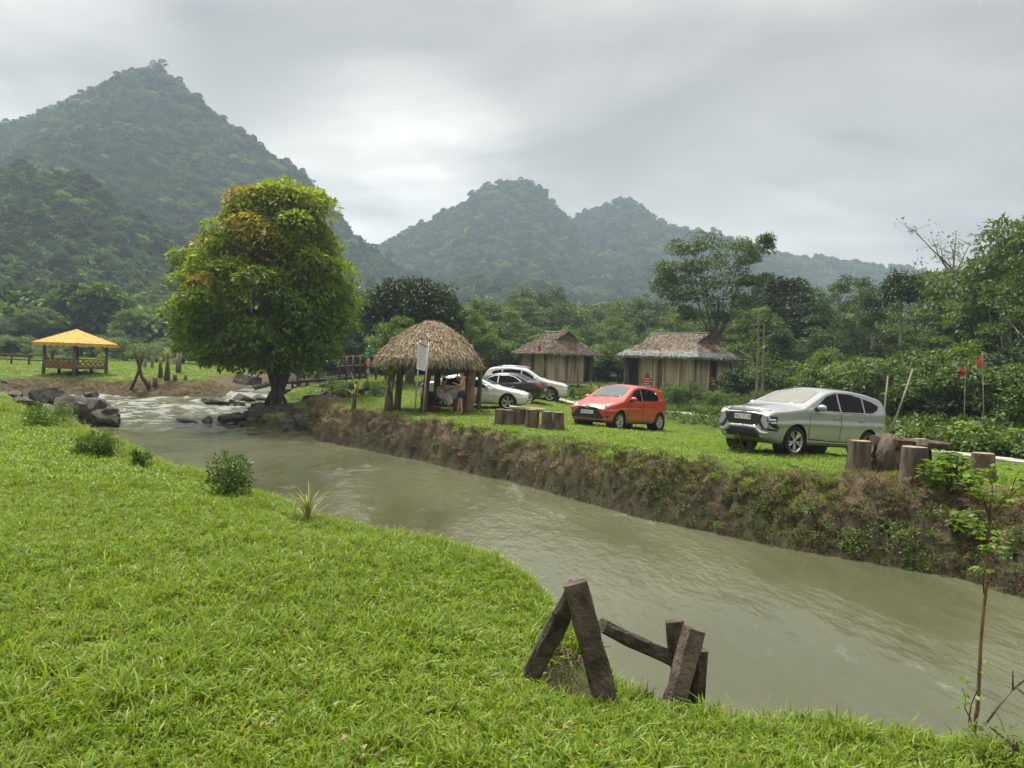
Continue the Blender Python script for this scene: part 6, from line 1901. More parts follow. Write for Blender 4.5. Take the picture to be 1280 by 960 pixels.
class Car:
    def __init__(c, label, spec, mat):
        c.sp = spec; c.L = spec['L']; c.W = spec['W']
        c.root = thing(spec['name'], label, spec['cat'])
        c.body(mat); c.mat = mat

    def body(c, mat):
        sp = c.sp; L = c.L
        s = np.concatenate([np.linspace(0, 0.3, 14), np.linspace(0.3, L - 0.3, int((L - 0.6) / 0.03))[1:-1], np.linspace(L - 0.3, L, 14)])
        top = smooth_line(sp['top'], s, 4); belt = smooth_line(sp['belt'], s, 3); und = smooth_line(sp['under'], s, 3); w = smooth_line(sp['plan'], s, 6)
        crown = smooth_line(sp.get('crown', [(0, 0.05), (L, 0.05)]), s, 3)
        NZ, NF, NT = 26, 6, 8
        V = []
        for i in range(len(s)):
            zt, zb, zu, wi, cr_ = top[i], belt[i], und[i], w[i], crown[i]
            r = min(sp.get('r', 0.10), 0.3 * (zt - zu)); zs = zt - cr_ - r; z0 = zu + 0.09
            zs = max(zs, z0 + 0.05)

            def wside(z):
                if z <= zb:
                    q = (zb - z) / max(0.2, zb - zu); a = wi * (1 - 0.055 * q * q)
                    a += 0.018 * math.exp(-((z - (zu + 0.62 * (zb - zu))) / 0.05) ** 2) * sp.get('crease', 1.0)
                    return a
                return wi - sp['tumble'] * (z - zb) - 0.014 * min(1, (z - zb) / 0.03)
            pr = [(0, zu), (wi * 0.5, zu), (wi * 0.84, zu), (wi * 0.925, zu + 0.03)]
            for k in range(NZ): z = z0 + (zs - z0) * k / (NZ - 1); pr.append((wside(z), z))
            we = wside(zs)
            for k in range(1, NF + 1): a = PI / 2 * k / NF; pr.append((we - r + r * math.cos(a), zs + r * math.sin(a)))
            ye = we - r
            for k in range(1, NT + 1): y = ye * (1 - k / NT); pr.append((y, zt - cr_ * (y / ye) ** 2))
            full = pr + [(-y, z) for y, z in reversed(pr[1:-1])]
            V += [(L / 2 - s[i], y, z) for y, z in full]
        n = len(full); ns = len(s)
        Fq = [(i * n + k, (i + 1) * n + k, (i + 1) * n + (k + 1) % n, i * n + (k + 1) % n) for i in range(ns - 1) for k in range(n)]
        caps = [tuple(range(n)), tuple((ns - 1) * n + k for k in range(n - 1, -1, -1))]
        c.bvh = BVHTree.FromPolygons(V, Fq + caps)
        Va = np.array(V); R = sp['R'] + sp.get('gap', 0.055)
        cen = [(L / 2 - sp['fo'], sp['R']), (L / 2 - sp['fo'] - sp['wb'], sp['R'])]
        keep = []; cut = set()
        Fa = np.array(Fq); fc = Va[Fa].mean(1); ok = np.ones(len(Fa), bool)
        for (cx_, cz_) in cen: ok &= ~((np.hypot(fc[:, 0] - cx_, fc[:, 2] - cz_) < R) & (np.abs(fc[:, 1]) > 0.35 * c.W))
        gone = np.unique(Fa[~ok]); left = np.unique(Fa[ok]); bd = np.intersect1d(gone, left)
        for v in bd:
            for (cx_, cz_) in cen:
                d = math.hypot(Va[v, 0] - cx_, Va[v, 2] - cz_)
                if d < R + 0.12 and Va[v, 2] > cz_ - 0.22: Va[v, 0] = cx_ + (Va[v, 0] - cx_) * R / d; Va[v, 2] = cz_ + (Va[v, 2] - cz_) * R / d
        m = MB(); m.add([tuple(v) for v in Va], [tuple(f) for f in Fa[ok]] + caps, 0, True)
        c.bo = m.build('body', mat, c.root)
        ed = c.bo.modifiers.new('crisp', 'EDGE_SPLIT'); ed.split_angle = math.radians(42)
        m = MB()
        for (cx_, cz_) in cen:
            for sg_ in (-1, 1):
                M_ = Matrix.Translation((cx_, 0, cz_)) @ Matrix.Rotation(-PI / 2, 4, 'X')
                y0, y1 = 0.30 * c.W, c.W / 2 * 0.955
                m.lathe([(R + 0.008, sg_ * y0), (R + 0.008, sg_ * y1)] if True else [], 28, M_, 0, True)
                m.lathe([(0.0, sg_ * y0), (R + 0.01, sg_ * y0 * 1.001)], 28, M_, 0, True)
        x0, x1 = L / 2 - 0.35, -L / 2 + 0.35
        m.box(((x0 + x1) / 2, 0, float(und.mean()) + 0.02), (x0 - x1, c.W * 0.62, 0.10))
        m.build('underbody', M_BLACKP, c.root)
        for (cx_, cz_), nm in zip(cen, 'fr'):
            for sg_ in (-1, 1): c.wheel(cx_, sg_)

    def wheel(c, x, sg_):
        sp = c.sp; r = sp['R']; tw = 0.19
        M_ = Matrix.Translation((x, sg_ * (c.W / 2 - tw / 2 - 0.02), r)) @ Matrix.Rotation(-PI / 2 * sg_, 4, 'X')
        rr = sp.get('rim', 0.66) * r; h = tw / 2
        m = MB(); m.lathe([(rr, -h), (r * 0.93, -h), (r, -h * 0.6), (r, h * 0.6), (r * 0.95, h * 0.95), (rr * 1.08, h), (rr, h * 0.85)], 36, M_, 0, True)
        t = m.build('wheel', M_TYRE, c.root)
        m = MB(); m.lathe([(rr * 1.01, h * 0.9), (rr * 0.93, h * 0.85), (rr * 0.9, h * 0.3)], 36, M_, 0, True)
        ns = sp.get('spokes', 5)
        for k in range(ns):
            for o_ in ((-0.13, 0.13) if sp.get('twin', True) else (0,)):
                a = 2 * PI * k / ns + 0.3
                p0 = Vector((0.16 * rr * math.cos(a), 0.16 * rr * math.sin(a), h * 0.55)); p1 = Vector((rr * 0.95 * math.cos(a + o_ * 1.5), rr * 0.95 * math.sin(a + o_ * 1.5), h * 0.75))
                m.bar(M_ @ p0, M_ @ p1, 0.042, 0.03, 0, M_.to_3x3() @ Vector((0, 0, 1)))
        m.lathe([(0, h * 0.68), (0.2 * rr, h * 0.66), (0.22 * rr, h * 0.4)], 16, M_, 0, True)
        m.build('rim', M_ALLOY, t)
        m = MB(); m.lathe([(0, h * 0.1), (rr * 0.96, h * 0.1)], 24, M_, 0, False); m.build('brake', M_BLACKP, t)

    def decal(c, name, poly, plane, mat, off=0.004, parent=None, sg_=1, depth=0.012, res=0.05):
        """a conforming panel: poly in (s,z) for sides, (y,z) for front/rear, (s,y) for top"""
        P = []
        n = len(poly)
        for i in range(n):
            a, b = poly[i], poly[(i + 1) % n]; k = max(1, int(math.hypot(b[0] - a[0], b[1] - a[1]) / res))
            P += [Vector((a[0] + (b[0] - a[0]) * j / k, a[1] + (b[1] - a[1]) * j / k)) for j in range(k)]
        nb_ = len(P); xs_ = [p.x for p in P]; ys_ = [p.y for p in P]
        pts = list(P)
        gx = np.arange(min(xs_) + res / 2, max(xs_), res); gy = np.arange(min(ys_) + res / 2, max(ys_), res)
        pts += [Vector((a + 0.001 * math.sin(7 * b), b)) for a in gx for b in gy]
        v2, e2, f2, *_ = geometry.delaunay_2d_cdt(pts, [(i, (i + 1) % nb_) for i in range(nb_)], [], 1, 1e-5)
        # inside test for faces
        Pn = np.array([(p.x, p.y) for p in P])
        cen = np.array([np.mean([(v2[i].x, v2[i].y) for i in f], 0) for f in f2]); ins = poly_sd(cen[:, 0], cen[:, 1], Pn) < 0
        f2 = [f for f, k in zip(f2, ins) if k]
        used = sorted({i for f in f2 for i in f}); mp = {u: i for i, u in enumerate(used)}
        V = []; Dn = []
        h = c.L / 2
        for u in used:
            a, b = v2[u].x, v2[u].y
            if plane == 'side': o_, d = Vector((h - a, sg_ * 3, b)), Vector((0, -sg_, 0))
            elif plane == 'front': o_, d = Vector((h + 3, a * sg_, b)), Vector((-1, 0, 0))
            elif plane == 'rear': o_, d = Vector((-h - 3, a * sg_, b)), Vector((1, 0, 0))
            else: o_, d = Vector((h - a, b * sg_, 5)), Vector((0, 0, -1))
            loc, nr, *_ = c.bvh.ray_cast(o_, d)
            if loc is None:
                loc, nr, *_ = c.bvh.find_nearest(o_ + d * 2.2)
            V.append(loc - d * off); Dn.append(d)
        n0 = len(V)
        V += [v + d * depth for v, d in zip(V, Dn)]
        fs = [tuple(mp[i] for i in f) for f in f2]
        cnt = {}
        for f in fs:
            for i in range(len(f)):
                k = (f[i], f[(i + 1) % len(f)]); cnt[k] = 1
        sk = [(a, b, b + n0, a + n0) for (a, b) in cnt if (b, a) not in cnt]
        m = MB(); m.add(V, fs, 0, True); 
        m.add([], [], 0)
        for f in sk: m.f.append(f); m.m.append(0); m.sm.append(False)
        o = m.build(name, mat, parent or c.root)
        bm = bmesh.new(); bm.from_mesh(o.data); bmesh.ops.recalc_face_normals(bm, faces=bm.faces)
        # make the visible side face outwards
        bm.faces.ensure_lookup_table()
        if len(fs) and bm.faces[0].normal.dot(-Dn[0]) < 0:
            for f in bm.faces: f.normal_flip()
        bm.to_mesh(o.data); bm.free()
        return o

    def both(c, name, poly, plane, mat, **k): return [c.decal(name, poly, plane, mat, sg_=q, **k) for q in (1, -1)]

    def doors(c, polys, handle_z, handles):
        for sg_ in (1, -1):
            for poly, hs in zip(polys, handles):
                cx_ = sum(p[0] for p in poly) / len(poly); cz_ = sum(p[1] for p in poly) / len(poly)
                big = [(cx_ + (a - cx_) * 1.022 , cz_ + (b - cz_) * 1.035) for a, b in poly]
                d = c.decal('door', poly, 'side', c.mat, off=0.007, sg_=sg_, depth=0.008, res=0.03)
                c.decal('door_gap', big, 'side', M_GAP, off=0.001, parent=d, sg_=sg_, depth=0.006, res=0.03)
                hp = [(hs - 0.09, handle_z - 0.018), (hs + 0.09, handle_z - 0.012), (hs + 0.09, handle_z + 0.014), (hs - 0.09, handle_z + 0.014)]
                c.decal('handle', hp, 'side', c.sp.get('hmat') or c.mat, off=0.035, parent=d, sg_=sg_, depth=0.03, res=0.05)

    def mirror(c, s, z, mat):
        for sg_ in (1, -1):
            loc, nr, *_ = c.bvh.ray_cast(Vector((c.L / 2 - s, sg_ * 3, z)), Vector((0, -sg_, 0)))
            bm = bmesh.new(); bmesh.ops.create_icosphere(bm, subdivisions=2, radius=1)
            for v in bm.verts:
                v.co = Vector((v.co.x * 0.075 * (1.3 if v.co.x > 0 else 0.6), v.co.y * 0.125, v.co.z * 0.085)) + Vector((loc.x, loc.y + sg_ * 0.14, z + 0.03))
            me = bpy.data.meshes.new('mirror'); bm.to_mesh(me); bm.free(); me.materials.append(mat)
            me.polygons.foreach_set('use_smooth', np.ones(len(me.polygons), bool))
            o = link('mirror', me, c.root)
            m = MB(); m.box((loc.x, loc.y + sg_ * 0.04, z - 0.03), (0.07, 0.14, 0.05)); m.build('stalk', M_BLACKP, o)

    def plate(c, txt, z, front=True, w=0.47, h=0.115, tilt=0.0):
        e_ = 1 if front else -1
        xs_ = []
        for y in (-w / 2, 0, w / 2):
            loc, *_ = c.bvh.ray_cast(Vector((e_ * 9, y, z)), Vector((-e_, 0, 0))); xs_.append(loc.x * e_)
        x = max(xs_) + 0.02
        m = MB(); m.box((e_ * x, 0, z), (0.012, w, h)); p = m.build('number_plate', M_PLATE, c.root)
        text('lettering', txt, h * 0.86, (e_ * (x + 0.008), 0, z), (PI / 2, 0, e_ * PI / 2), M_PTXT, p, 0.0015)

    def place(c, A, h, side_, k=1.0):
        """A: where the front wheel on the seen side (+1 left, -1 right) touches the ground; h: heading"""
        hx = Vector((h[0], h[1], 0)).normalized(); sp = c.sp
        B = A - hx * sp['wb']; B.z = gz(B.x, B.y)
        f = (A - B).normalized(); up = Vector((0, 0, 1)); l = up.cross(f).normalized(); up = f.cross(l)
        M_ = Matrix((f, l, up)).transposed()
        loc = A - M_ @ Vector((c.L / 2 - sp['fo'], side_ * (c.W / 2 - 0.115), 0)) * k
        c.root.matrix_world = Matrix.Translation(loc) @ M_.to_4x4() @ Matrix.Scale(k, 4)


def sym(half): return half + [(-y, z) for y, z in reversed(half)]


def plan(L, W, f=0.74, r=0.8, fl=0.75, rl=0.6):
    """half-width along the car: rounded nose and tail"""
    h = W / 2; out = []
    for k in range(9): t = k / 8; out.append((t * fl, h * (1 - (1 - f) * (1 - t) ** 2.6)))
    for k in range(9): t = k / 8; out.append((L - rl + t * rl, h * (1 - (1 - r) * t ** 2.6)))
    return out


# ---------------- silver people carrier
P_SIL = paint('silver_paint', (0.37, 0.38, 0.385), 0.35, 0.33)
L = 4.475
c = Car('silver people carrier parked at the right, its front towards the river', dict(name='parked_car', cat='car', L=L, W=1.75, wb=2.775, fo=0.82, R=0.35, tumble=0.36,
    top=[(0, 0.90), (0.05, 1.0), (0.2, 1.06), (0.9, 1.155), (1.04, 1.175), (1.95, 1.575), (2.3, 1.655), (2.9, 1.685), (3.6, 1.645), (4.15, 1.555), (4.27, 1.46), (4.41, 1.14), (4.455, 0.98), (4.475, 0.8)],
    belt=[(0, 0.94), (0.9, 1.07), (2.0, 1.10), (4.475, 1.17)], under=[(0, 0.47), (0.06, 0.36), (0.3, 0.25), (4.1, 0.29), (4.35, 0.36), (4.475, 0.5)], plan=plan(L, 1.75, 0.80, 0.84, 0.7, 0.5), rim=0.70, spokes=5, hmat=M_CHROME, r=0.075, crease=1.6), P_SIL)
SM = plain('pale_windscreen', (0.22, 0.225, 0.195), 0.05, spec=0.5)
c.decal('windscreen', sym([(1.14, 0.0), (1.17, 0.38), (1.27, 0.64), (1.93, 0.55), (1.99, 0.3), (2.0, 0.0)])[:6] + [(a, -b) for a, b in [(1.99, 0.3), (1.93, 0.55), (1.27, 0.64), (1.17, 0.38)]], 'top', SM, off=0.005)
fw = [(1.38, 1.115), (1.72, 1.30), (1.98, 1.455), (2.36, 1.545), (2.36, 1.115)]; rw = [(2.43, 1.115), (2.43, 1.55), (2.9, 1.555), (3.32, 1.50), (3.32, 1.14)]; qw = [(3.39, 1.145), (3.39, 1.485), (3.72, 1.43), (3.98, 1.34), (3.90, 1.24), (3.66, 1.155)]
for q in (fw, rw, qw): c.both('side_window', q, 'side', M_GLASS, off=0.007)
c.decal('rear_window', [(-0.55, 1.18), (0.55, 1.18), (0.5, 1.42), (-0.5, 1.42)], 'rear', M_GLASS, off=0.006)
c.doors([[(1.27, 0.42), (2.37, 0.40), (2.37, 1.075), (1.30, 1.075), (1.24, 0.8)], [(2.43, 0.40), (3.12, 0.42), (3.32, 0.68), (3.36, 1.09), (2.43, 1.075)]], 0.955, [2.24, 3.20])
g = c.decal('grille', sym([(0.0, 0.920), (0.56, 0.920), (0.50, 0.775), (0.40, 0.640), (0.0, 0.625)])[0:5] + [(-0.40, 0.640), (-0.50, 0.775), (-0.56, 0.920)], 'front', M_BLACKP, off=0.004)
for z in (0.97, 1.012): c.decal('chrome_slat', [(-0.5, z), (0.5, z), (0.5, z + 0.014), (-0.5, z + 0.014)], 'front', M_CHROME, off=0.012, parent=g)
c.decal('slat_gap', [(-0.52, 0.947), (0.52, 0.947), (0.52, 0.963), (-0.52, 0.963)], 'front', M_GAP, off=0.006, parent=g)
c.decal('slat_gap', [(-0.5, 0.986), (0.5, 0.986), (0.5, 0.999), (-0.5, 0.999)], 'front', M_GAP, off=0.006, parent=g)
for sg_ in (1, -1):
    c.decal('position_lamp', [(0.53, 0.980), (0.60, 1.020), (0.78, 1.060), (0.83, 1.065), (0.80, 1.030), (0.62, 0.975)], 'front', M_LAMPD, sg_=sg_)
    k = c.decal('headlight', [(0.655, 0.875), (0.80, 0.875), (0.815, 0.595), (0.775, 0.605), (0.69, 0.735)], 'front', M_BLACKP, sg_=sg_, off=0.006)
    c.decal('lamp_lens', [(0.73, 0.815), (0.79, 0.815), (0.795, 0.775), (0.735, 0.765)], 'front', M_LAMP, sg_=sg_, off=0.012, parent=k)
    c.decal('lamp_lens', [(0.745, 0.740), (0.797, 0.745), (0.80, 0.705), (0.755, 0.695)], 'front', M_LAMP, sg_=sg_, off=0.012, parent=k)
    c.decal('shield_trim', [(0.46, 0.920), (0.53, 0.920), (0.49, 0.775), (0.60, 0.620), (0.80, 0.585), (0.80, 0.545), (0.55, 0.560), (0.42, 0.755)], 'front', M_BLACKP, sg_=sg_, off=0.010)
    c.decal('chrome_blade', [(0.0, 0.640), (0.36, 0.637), (0.56, 0.515), (0.70, 0.505), (0.70, 0.475), (0.52, 0.465), (0.33, 0.585), (0.0, 0.590)], 'front', M_CHROME, sg_=sg_, off=0.025)
    c.decal('fog_lamp', [(0.46, 0.420), (0.56, 0.420), (0.60, 0.375), (0.50, 0.375)], 'front', M_LAMP, sg_=sg_, off=0.02)
c.decal('lower_grille', [(-0.50, 0.450), (-0.32, 0.575), (0.32, 0.575), (0.50, 0.450), (0.62, 0.365), (-0.62, 0.365)], 'front', M_BLACKP, off=0.008)
m = MB(); loc, *_ = c.bvh.ray_cast(Vector((9, 0, 0.95)), Vector((-1, 0, 0)))
for a in (90, 210, 330):
    M_ = Matrix.Translation((loc.x + 0.02, 0, 0.96)) @ Matrix.Rotation(PI / 2, 4, 'Z') @ Matrix.Rotation(math.radians(a - 90), 4, 'Y')
    m.prism([(0, 0), (0.026, 0.120), (0, 0.09), (-0.026, 0.120)], 0.012, M_)
m.build('emblem', M_CHROME, c.root)
c.plate('30G-171.38', 0.82)
c.mirror(1.50, 1.13, P_SIL)
c.both('rear_lamp', [(4.30, 1.10), (4.42, 1.06), (4.445, 0.86), (4.40, 0.86), (4.36, 0.98)], 'side', M_TAIL, off=0.012)
c.both('fuel_flap', [(3.92, 0.80), (4.05, 0.80), (4.05, 0.92), (3.92, 0.92)], 'side', P_SIL, off=0.006)
c.both('sill_trim', [(1.2, 0.335), (3.2, 0.345), (3.2, 0.37), (1.2, 0.36)], 'side', M_CHROME, off=0.008)
A = gp(989, 18.7)
c.place(A, (-0.843, -0.537), 1, 1.07)

# ---------------- red hatchback
P_RED = paint('red_paint_metallic', (0.50, 0.042, 0.012), 0.0, 0.32)
L = 3.66
c = Car('small red hatchback parked on the lawn before the wider bamboo hut', dict(name='parked_car', cat='car', L=L, W=1.60, wb=2.455, fo=0.70, R=0.295, tumble=0.34,
    top=[(0, 0.66), (0.05, 0.76), (0.22, 0.84), (0.74, 0.97), (0.86, 1.0), (1.62, 1.42), (1.92, 1.49), (2.5, 1.505), (3.15, 1.45), (3.38, 1.40), (3.45, 1.30), (3.58, 1.02), (3.63, 0.9), (3.66, 0.7)],
    belt=[(0, 0.74), (0.8, 0.90), (2.0, 0.94), (3.66, 1.03)], under=[(0, 0.33), (0.06, 0.25), (0.3, 0.2), (3.3, 0.22), (3.55, 0.28), (3.66, 0.4)], r=0.08, crease=1.5, plan=plan(L, 1.60, 0.78, 0.82, 0.6, 0.5), rim=0.66, spokes=6), P_RED)
SR_ = plain('grey_windscreen', (0.115, 0.13, 0.14), 0.05, spec=0.5)
c.decal('windscreen', [(0.93, 0.0), (0.95, 0.35), (1.03, 0.58), (1.62, 0.50), (1.67, 0.25), (1.68, 0.0), (1.67, -0.25), (1.62, -0.50), (1.03, -0.58), (0.95, -0.35)], 'top', SR_, off=0.005)
c.decal('wiper', [(0.93, -0.5), (0.96, -0.5), (0.99, 0.1), (0.965, 0.1)], 'top', M_BLACKP, off=0.014); c.decal('wiper', [(0.93, 0.0), (0.96, 0.0), (1.02, 0.5), (0.99, 0.5)], 'top', M_BLACKP, off=0.016)
for q in ([(1.20, 0.95), (1.42, 1.13), (1.62, 1.28), (1.95, 1.37), (1.95, 0.95)], [(2.02, 0.96), (2.02, 1.375), (2.45, 1.375), (2.80, 1.32), (2.98, 1.20), (3.02, 1.06), (2.9, 1.0)]): c.both('side_window', q, 'side', M_GLASS, off=0.007)
c.both('window_sticker', [(2.84, 1.22), (2.93, 1.21), (2.93, 1.27), (2.84, 1.28)], 'side', M_PLATE, off=0.012)
c.decal('rear_window', [(-0.5, 1.08), (0.5, 1.08), (0.45, 1.33), (-0.45, 1.33)], 'rear', M_GLASS, off=0.006)
c.doors([[(1.12, 0.32), (1.97, 0.31), (1.97, 0.91), (1.12, 0.90), (1.06, 0.66)], [(2.03, 0.31), (2.55, 0.33), (2.76, 0.58), (2.86, 0.95), (2.03, 0.92)]], 0.80, [1.84, 2.72])
g = c.decal('grille', [(-0.33, 0.665), (0.33, 0.665), (0.40, 0.60), (0.60, 0.40), (0.58, 0.335), (-0.58, 0.335), (-0.60, 0.40), (-0.40, 0.60)], 'front', M_BLACKP, off=0.005)
for sg_ in (1, -1):
    k = c.decal('headlight', [(0.40, 0.70), (0.50, 0.665), (0.70, 0.72), (0.745, 0.80), (0.69, 0.845), (0.55, 0.79)], 'front', M_LAMP, sg_=sg_, off=0.008)
    c.decal('lamp_bulb', [(0.56, 0.71), (0.62, 0.71), (0.64, 0.765), (0.57, 0.76)], 'front', M_LAMPD, sg_=sg_, off=0.013, parent=k)
    c.decal('fog_recess', [(0.61, 0.39), (0.70, 0.37), (0.705, 0.46), (0.66, 0.44)], 'front', M_BLACKP, sg_=sg_, off=0.007)
    c.decal('front_lip', [(0.0, 0.30), (0.58, 0.31), (0.70, 0.345), (0.715, 0.315), (0.60, 0.26), (0.0, 0.25)], 'front', P_RED, sg_=sg_, off=0.045, depth=0.05)
    c.decal('chrome_bar', [(0.07, 0.675), (0.34, 0.68), (0.34, 0.695), (0.07, 0.70)], 'front', M_CHROME, sg_=sg_, off=0.012)
m = MB(); loc, *_ = c.bvh.ray_cast(Vector((9, 0, 0.69)), Vector((-1, 0, 0)))
M_ = Matrix.Translation((loc.x + 0.018, 0, 0.685)) @ Matrix.Rotation(PI / 2, 4, 'Y')
m.lathe([(0.048, -0.008), (0.062, -0.008), (0.062, 0.008), (0.048, 0.008), (0.048, -0.008)], 22, M_, 0, False); m.box((loc.x + 0.018, 0, 0.70), (0.012, 0.08, 0.012)); m.box((loc.x + 0.018, 0, 0.68), (0.012, 0.012, 0.09))
m.build('emblem', M_CHROME, c.root)
c.plate('30F-353.17', 0.52)
c.mirror(1.24, 0.97, P_RED)
c.both('rear_lamp', [(3.42, 1.0), (3.56, 0.96), (3.60, 0.78), (3.52, 0.80)], 'side', M_TAIL, off=0.010)
m = MB(); m.box((-L / 2 + 0.20, 0, 1.44), (0.26, 1.02, 0.03)); m.build('roof_spoiler', P_RED, c.root)
A = gp(771, 26.3)
c.place(A, (-0.66, -0.75), 1, 1.08)


# ---------------- saloons and the white sport utility car
def saloon(label, pm, txt, dark=False):
    L = 4.65
    c = Car(label, dict(name='parked_car', cat='car', L=L, W=1.79, wb=2.76, fo=0.80, R=0.325, tumble=0.42,
        top=[(0, 0.60), (0.05, 0.70), (0.3, 0.80), (1.2, 0.955), (1.34, 0.99), (2.15, 1.36), (2.5, 1.43), (3.0, 1.435), (3.4, 1.37), (4.02, 1.10), (4.45, 1.06), (4.56, 1.0), (4.62, 0.85), (4.65, 0.68)],
        belt=[(0, 0.68), (1.2, 0.86), (2.4, 0.90), (4.65, 0.97)], under=[(0, 0.34), (0.06, 0.25), (0.35, 0.2), (4.2, 0.22), (4.5, 0.30), (4.65, 0.42)], plan=plan(L, 1.79, 0.74, 0.80, 0.8, 0.7), rim=0.72, spokes=5, r=0.09, hmat=M_CHROME), pm)
    c.decal('windscreen', [(1.40, 0.0), (1.43, 0.4), (1.52, 0.63), (2.16, 0.50), (2.22, 0.25), (2.23, 0.0), (2.22, -0.25), (2.16, -0.50), (1.52, -0.63), (1.43, -0.4)], 'top', M_GLASS, off=0.005)
    c.decal('rear_window', [(3.42, 0.0), (3.44, 0.46), (3.92, 0.58), (3.98, 0.0), (3.92, -0.58), (3.44, -0.46)], 'top', M_GLASS, off=0.005)
    fr = [(1.66, 0.90), (1.9, 1.06), (2.15, 1.20), (2.5, 1.29), (2.5, 0.92)]; rr = [(2.56, 0.92), (2.56, 1.295), (3.0, 1.295), (3.35, 1.22), (3.66, 1.04), (3.58, 0.97)]
    ch = [(1.60, 0.875), (1.88, 1.07), (2.14, 1.225), (2.5, 1.315), (3.02, 1.32), (3.38, 1.24), (3.72, 1.04), (3.62, 0.945)]
    c.both('chrome_surround', ch, 'side', M_CHROME, off=0.004)
    for q in (fr, rr): c.both('side_window', q, 'side', M_GLASS, off=0.009)
    c.doors([[(1.42, 0.34), (2.52, 0.33), (2.52, 0.87), (1.42, 0.85), (1.36, 0.6)], [(2.58, 0.33), (3.2, 0.34), (3.42, 0.62), (3.52, 0.90), (2.58, 0.87)]], 0.77, [2.36, 3.3])
    g = c.decal('grille', [(-0.36, 0.67), (0.36, 0.67), (0.30, 0.46), (-0.30, 0.46)], 'front', M_BLACKP, off=0.006)
    for z in (0.51, 0.56, 0.61): c.decal('chrome_slat', [(-0.31, z), (0.31, z), (0.31, z + 0.014), (-0.31, z + 0.014)], 'front', M_CHROME, off=0.014, parent=g)
    for sg_ in (1, -1):
        c.decal('headlight', [(0.44, 0.56), (0.62, 0.53), (0.70, 0.60), (0.72, 0.72), (0.62, 0.715), (0.46, 0.665)], 'front', M_LAMP, sg_=sg_, off=0.008)
        c.decal('bumper_intake', [(0.40, 0.36), (0.66, 0.35), (0.68, 0.43), (0.44, 0.42)], 'front', M_BLACKP, sg_=sg_, off=0.006)
        c.decal('rear_lamp', [(0.40, 0.80), (0.42, 0.93), (0.70, 0.95), (0.715, 0.78)], 'rear', M_TAIL, sg_=sg_, off=0.010)
        c.decal('rear_lamp', [(4.34, 0.93), (4.52, 0.93), (4.60, 0.80), (4.45, 0.80)], 'side', M_TAIL, sg_=sg_, off=0.010)
    c.plate(txt, 0.40); c.plate(txt, 0.66, False)
    c.mirror(1.70, 0.93, pm)
    c.both('sill_trim', [(1.2, 0.275), (3.4, 0.275), (3.4, 0.295), (1.2, 0.295)], 'side', M_CHROME, off=0.006)
    return c


c = saloon('white saloon car parked behind the thatched shelter', paint('white_car_paint', (0.74, 0.75, 0.74), 0.0, 0.35), '30E-612.45')
c.place(gp(634.5, 31.9), (0.985, -0.17), -1)
c = saloon('black saloon car between the two white cars, tail towards the lawn', paint('black_car_paint', (0.004, 0.0045, 0.006), 0.0, 0.3, 0.5), '30A-208.64', True)
A = gp(645, 36.6); h = Vector((-0.95, 0.31, 0)).normalized()
c.place(A + h * (2.76 - 0.1), tuple(h), 1)
P_W2 = paint('pearl_white_paint', (0.70, 0.69, 0.65), 0.0, 0.36)
L = 4.6
c = Car('white sport utility car parked farthest back before the smaller bamboo hut', dict(name='parked_car', cat='car', L=L, W=1.86, wb=2.70, fo=0.86, R=0.355, tumble=0.36,
    top=[(0, 0.78), (0.06, 0.90), (0.3, 1.0), (1.15, 1.12), (1.28, 1.15), (2.02, 1.56), (2.4, 1.66), (3.2, 1.69), (3.95, 1.62), (4.2, 1.55), (4.3, 1.42), (4.48, 1.12), (4.56, 0.98), (4.6, 0.8)],
    belt=[(0, 0.85), (1.2, 1.02), (2.4, 1.06), (4.6, 1.16)], under=[(0, 0.42), (0.06, 0.32), (0.35, 0.25), (4.2, 0.28), (4.45, 0.36), (4.6, 0.5)], plan=plan(L, 1.86, 0.77, 0.82, 0.75, 0.6), rim=0.70, spokes=5), P_W2)
c.decal('windscreen', [(1.34, 0.0), (1.37, 0.4), (1.47, 0.68), (2.08, 0.56), (2.14, 0.25), (2.15, 0.0), (2.14, -0.25), (2.08, -0.56), (1.47, -0.68), (1.37, -0.4)], 'top', M_GLASS, off=0.005)
for q in ([(1.62, 1.10), (1.88, 1.27), (2.12, 1.42), (2.42, 1.51), (2.42, 1.09)], [(2.49, 1.09), (2.49, 1.52), (3.0, 1.54), (3.45, 1.50), (3.45, 1.13)], [(3.52, 1.14), (3.52, 1.49), (3.82, 1.44), (4.05, 1.32), (3.95, 1.2)]): c.both('side_window', q, 'side', M_GLASS, off=0.007)
c.decal('rear_window', [(-0.6, 1.16), (0.6, 1.16), (0.55, 1.46), (-0.55, 1.46)], 'rear', M_GLASS, off=0.006)
c.doors([[(1.42, 0.45), (2.44, 0.44), (2.44, 1.05), (1.42, 1.03), (1.36, 0.75)], [(2.5, 0.44), (3.15, 0.46), (3.38, 0.75), (3.48, 1.1), (2.5, 1.06)]], 0.92, [2.3, 3.3])
c.both('wheel_arch_trim', [(0.86 + 0.455 * math.cos(a), 0.355 + 0.455 * math.sin(a)) for a in np.linspace(-0.1, PI + 0.1, 20)] + [(0.86 + 0.415 * math.cos(a), 0.355 + 0.415 * math.sin(a)) for a in np.linspace(PI + 0.1, -0.1, 20)], 'side', M_BLACKP, off=0.010)
c.both('sill_trim', [(1.3, 0.33), (3.1, 0.33), (3.1, 0.43), (1.3, 0.43)], 'side', M_BLACKP, off=0.010)
c.decal('grille', [(-0.42, 0.84), (0.42, 0.84), (0.36, 0.62), (-0.36, 0.62)], 'front', M_BLACKP, off=0.006)
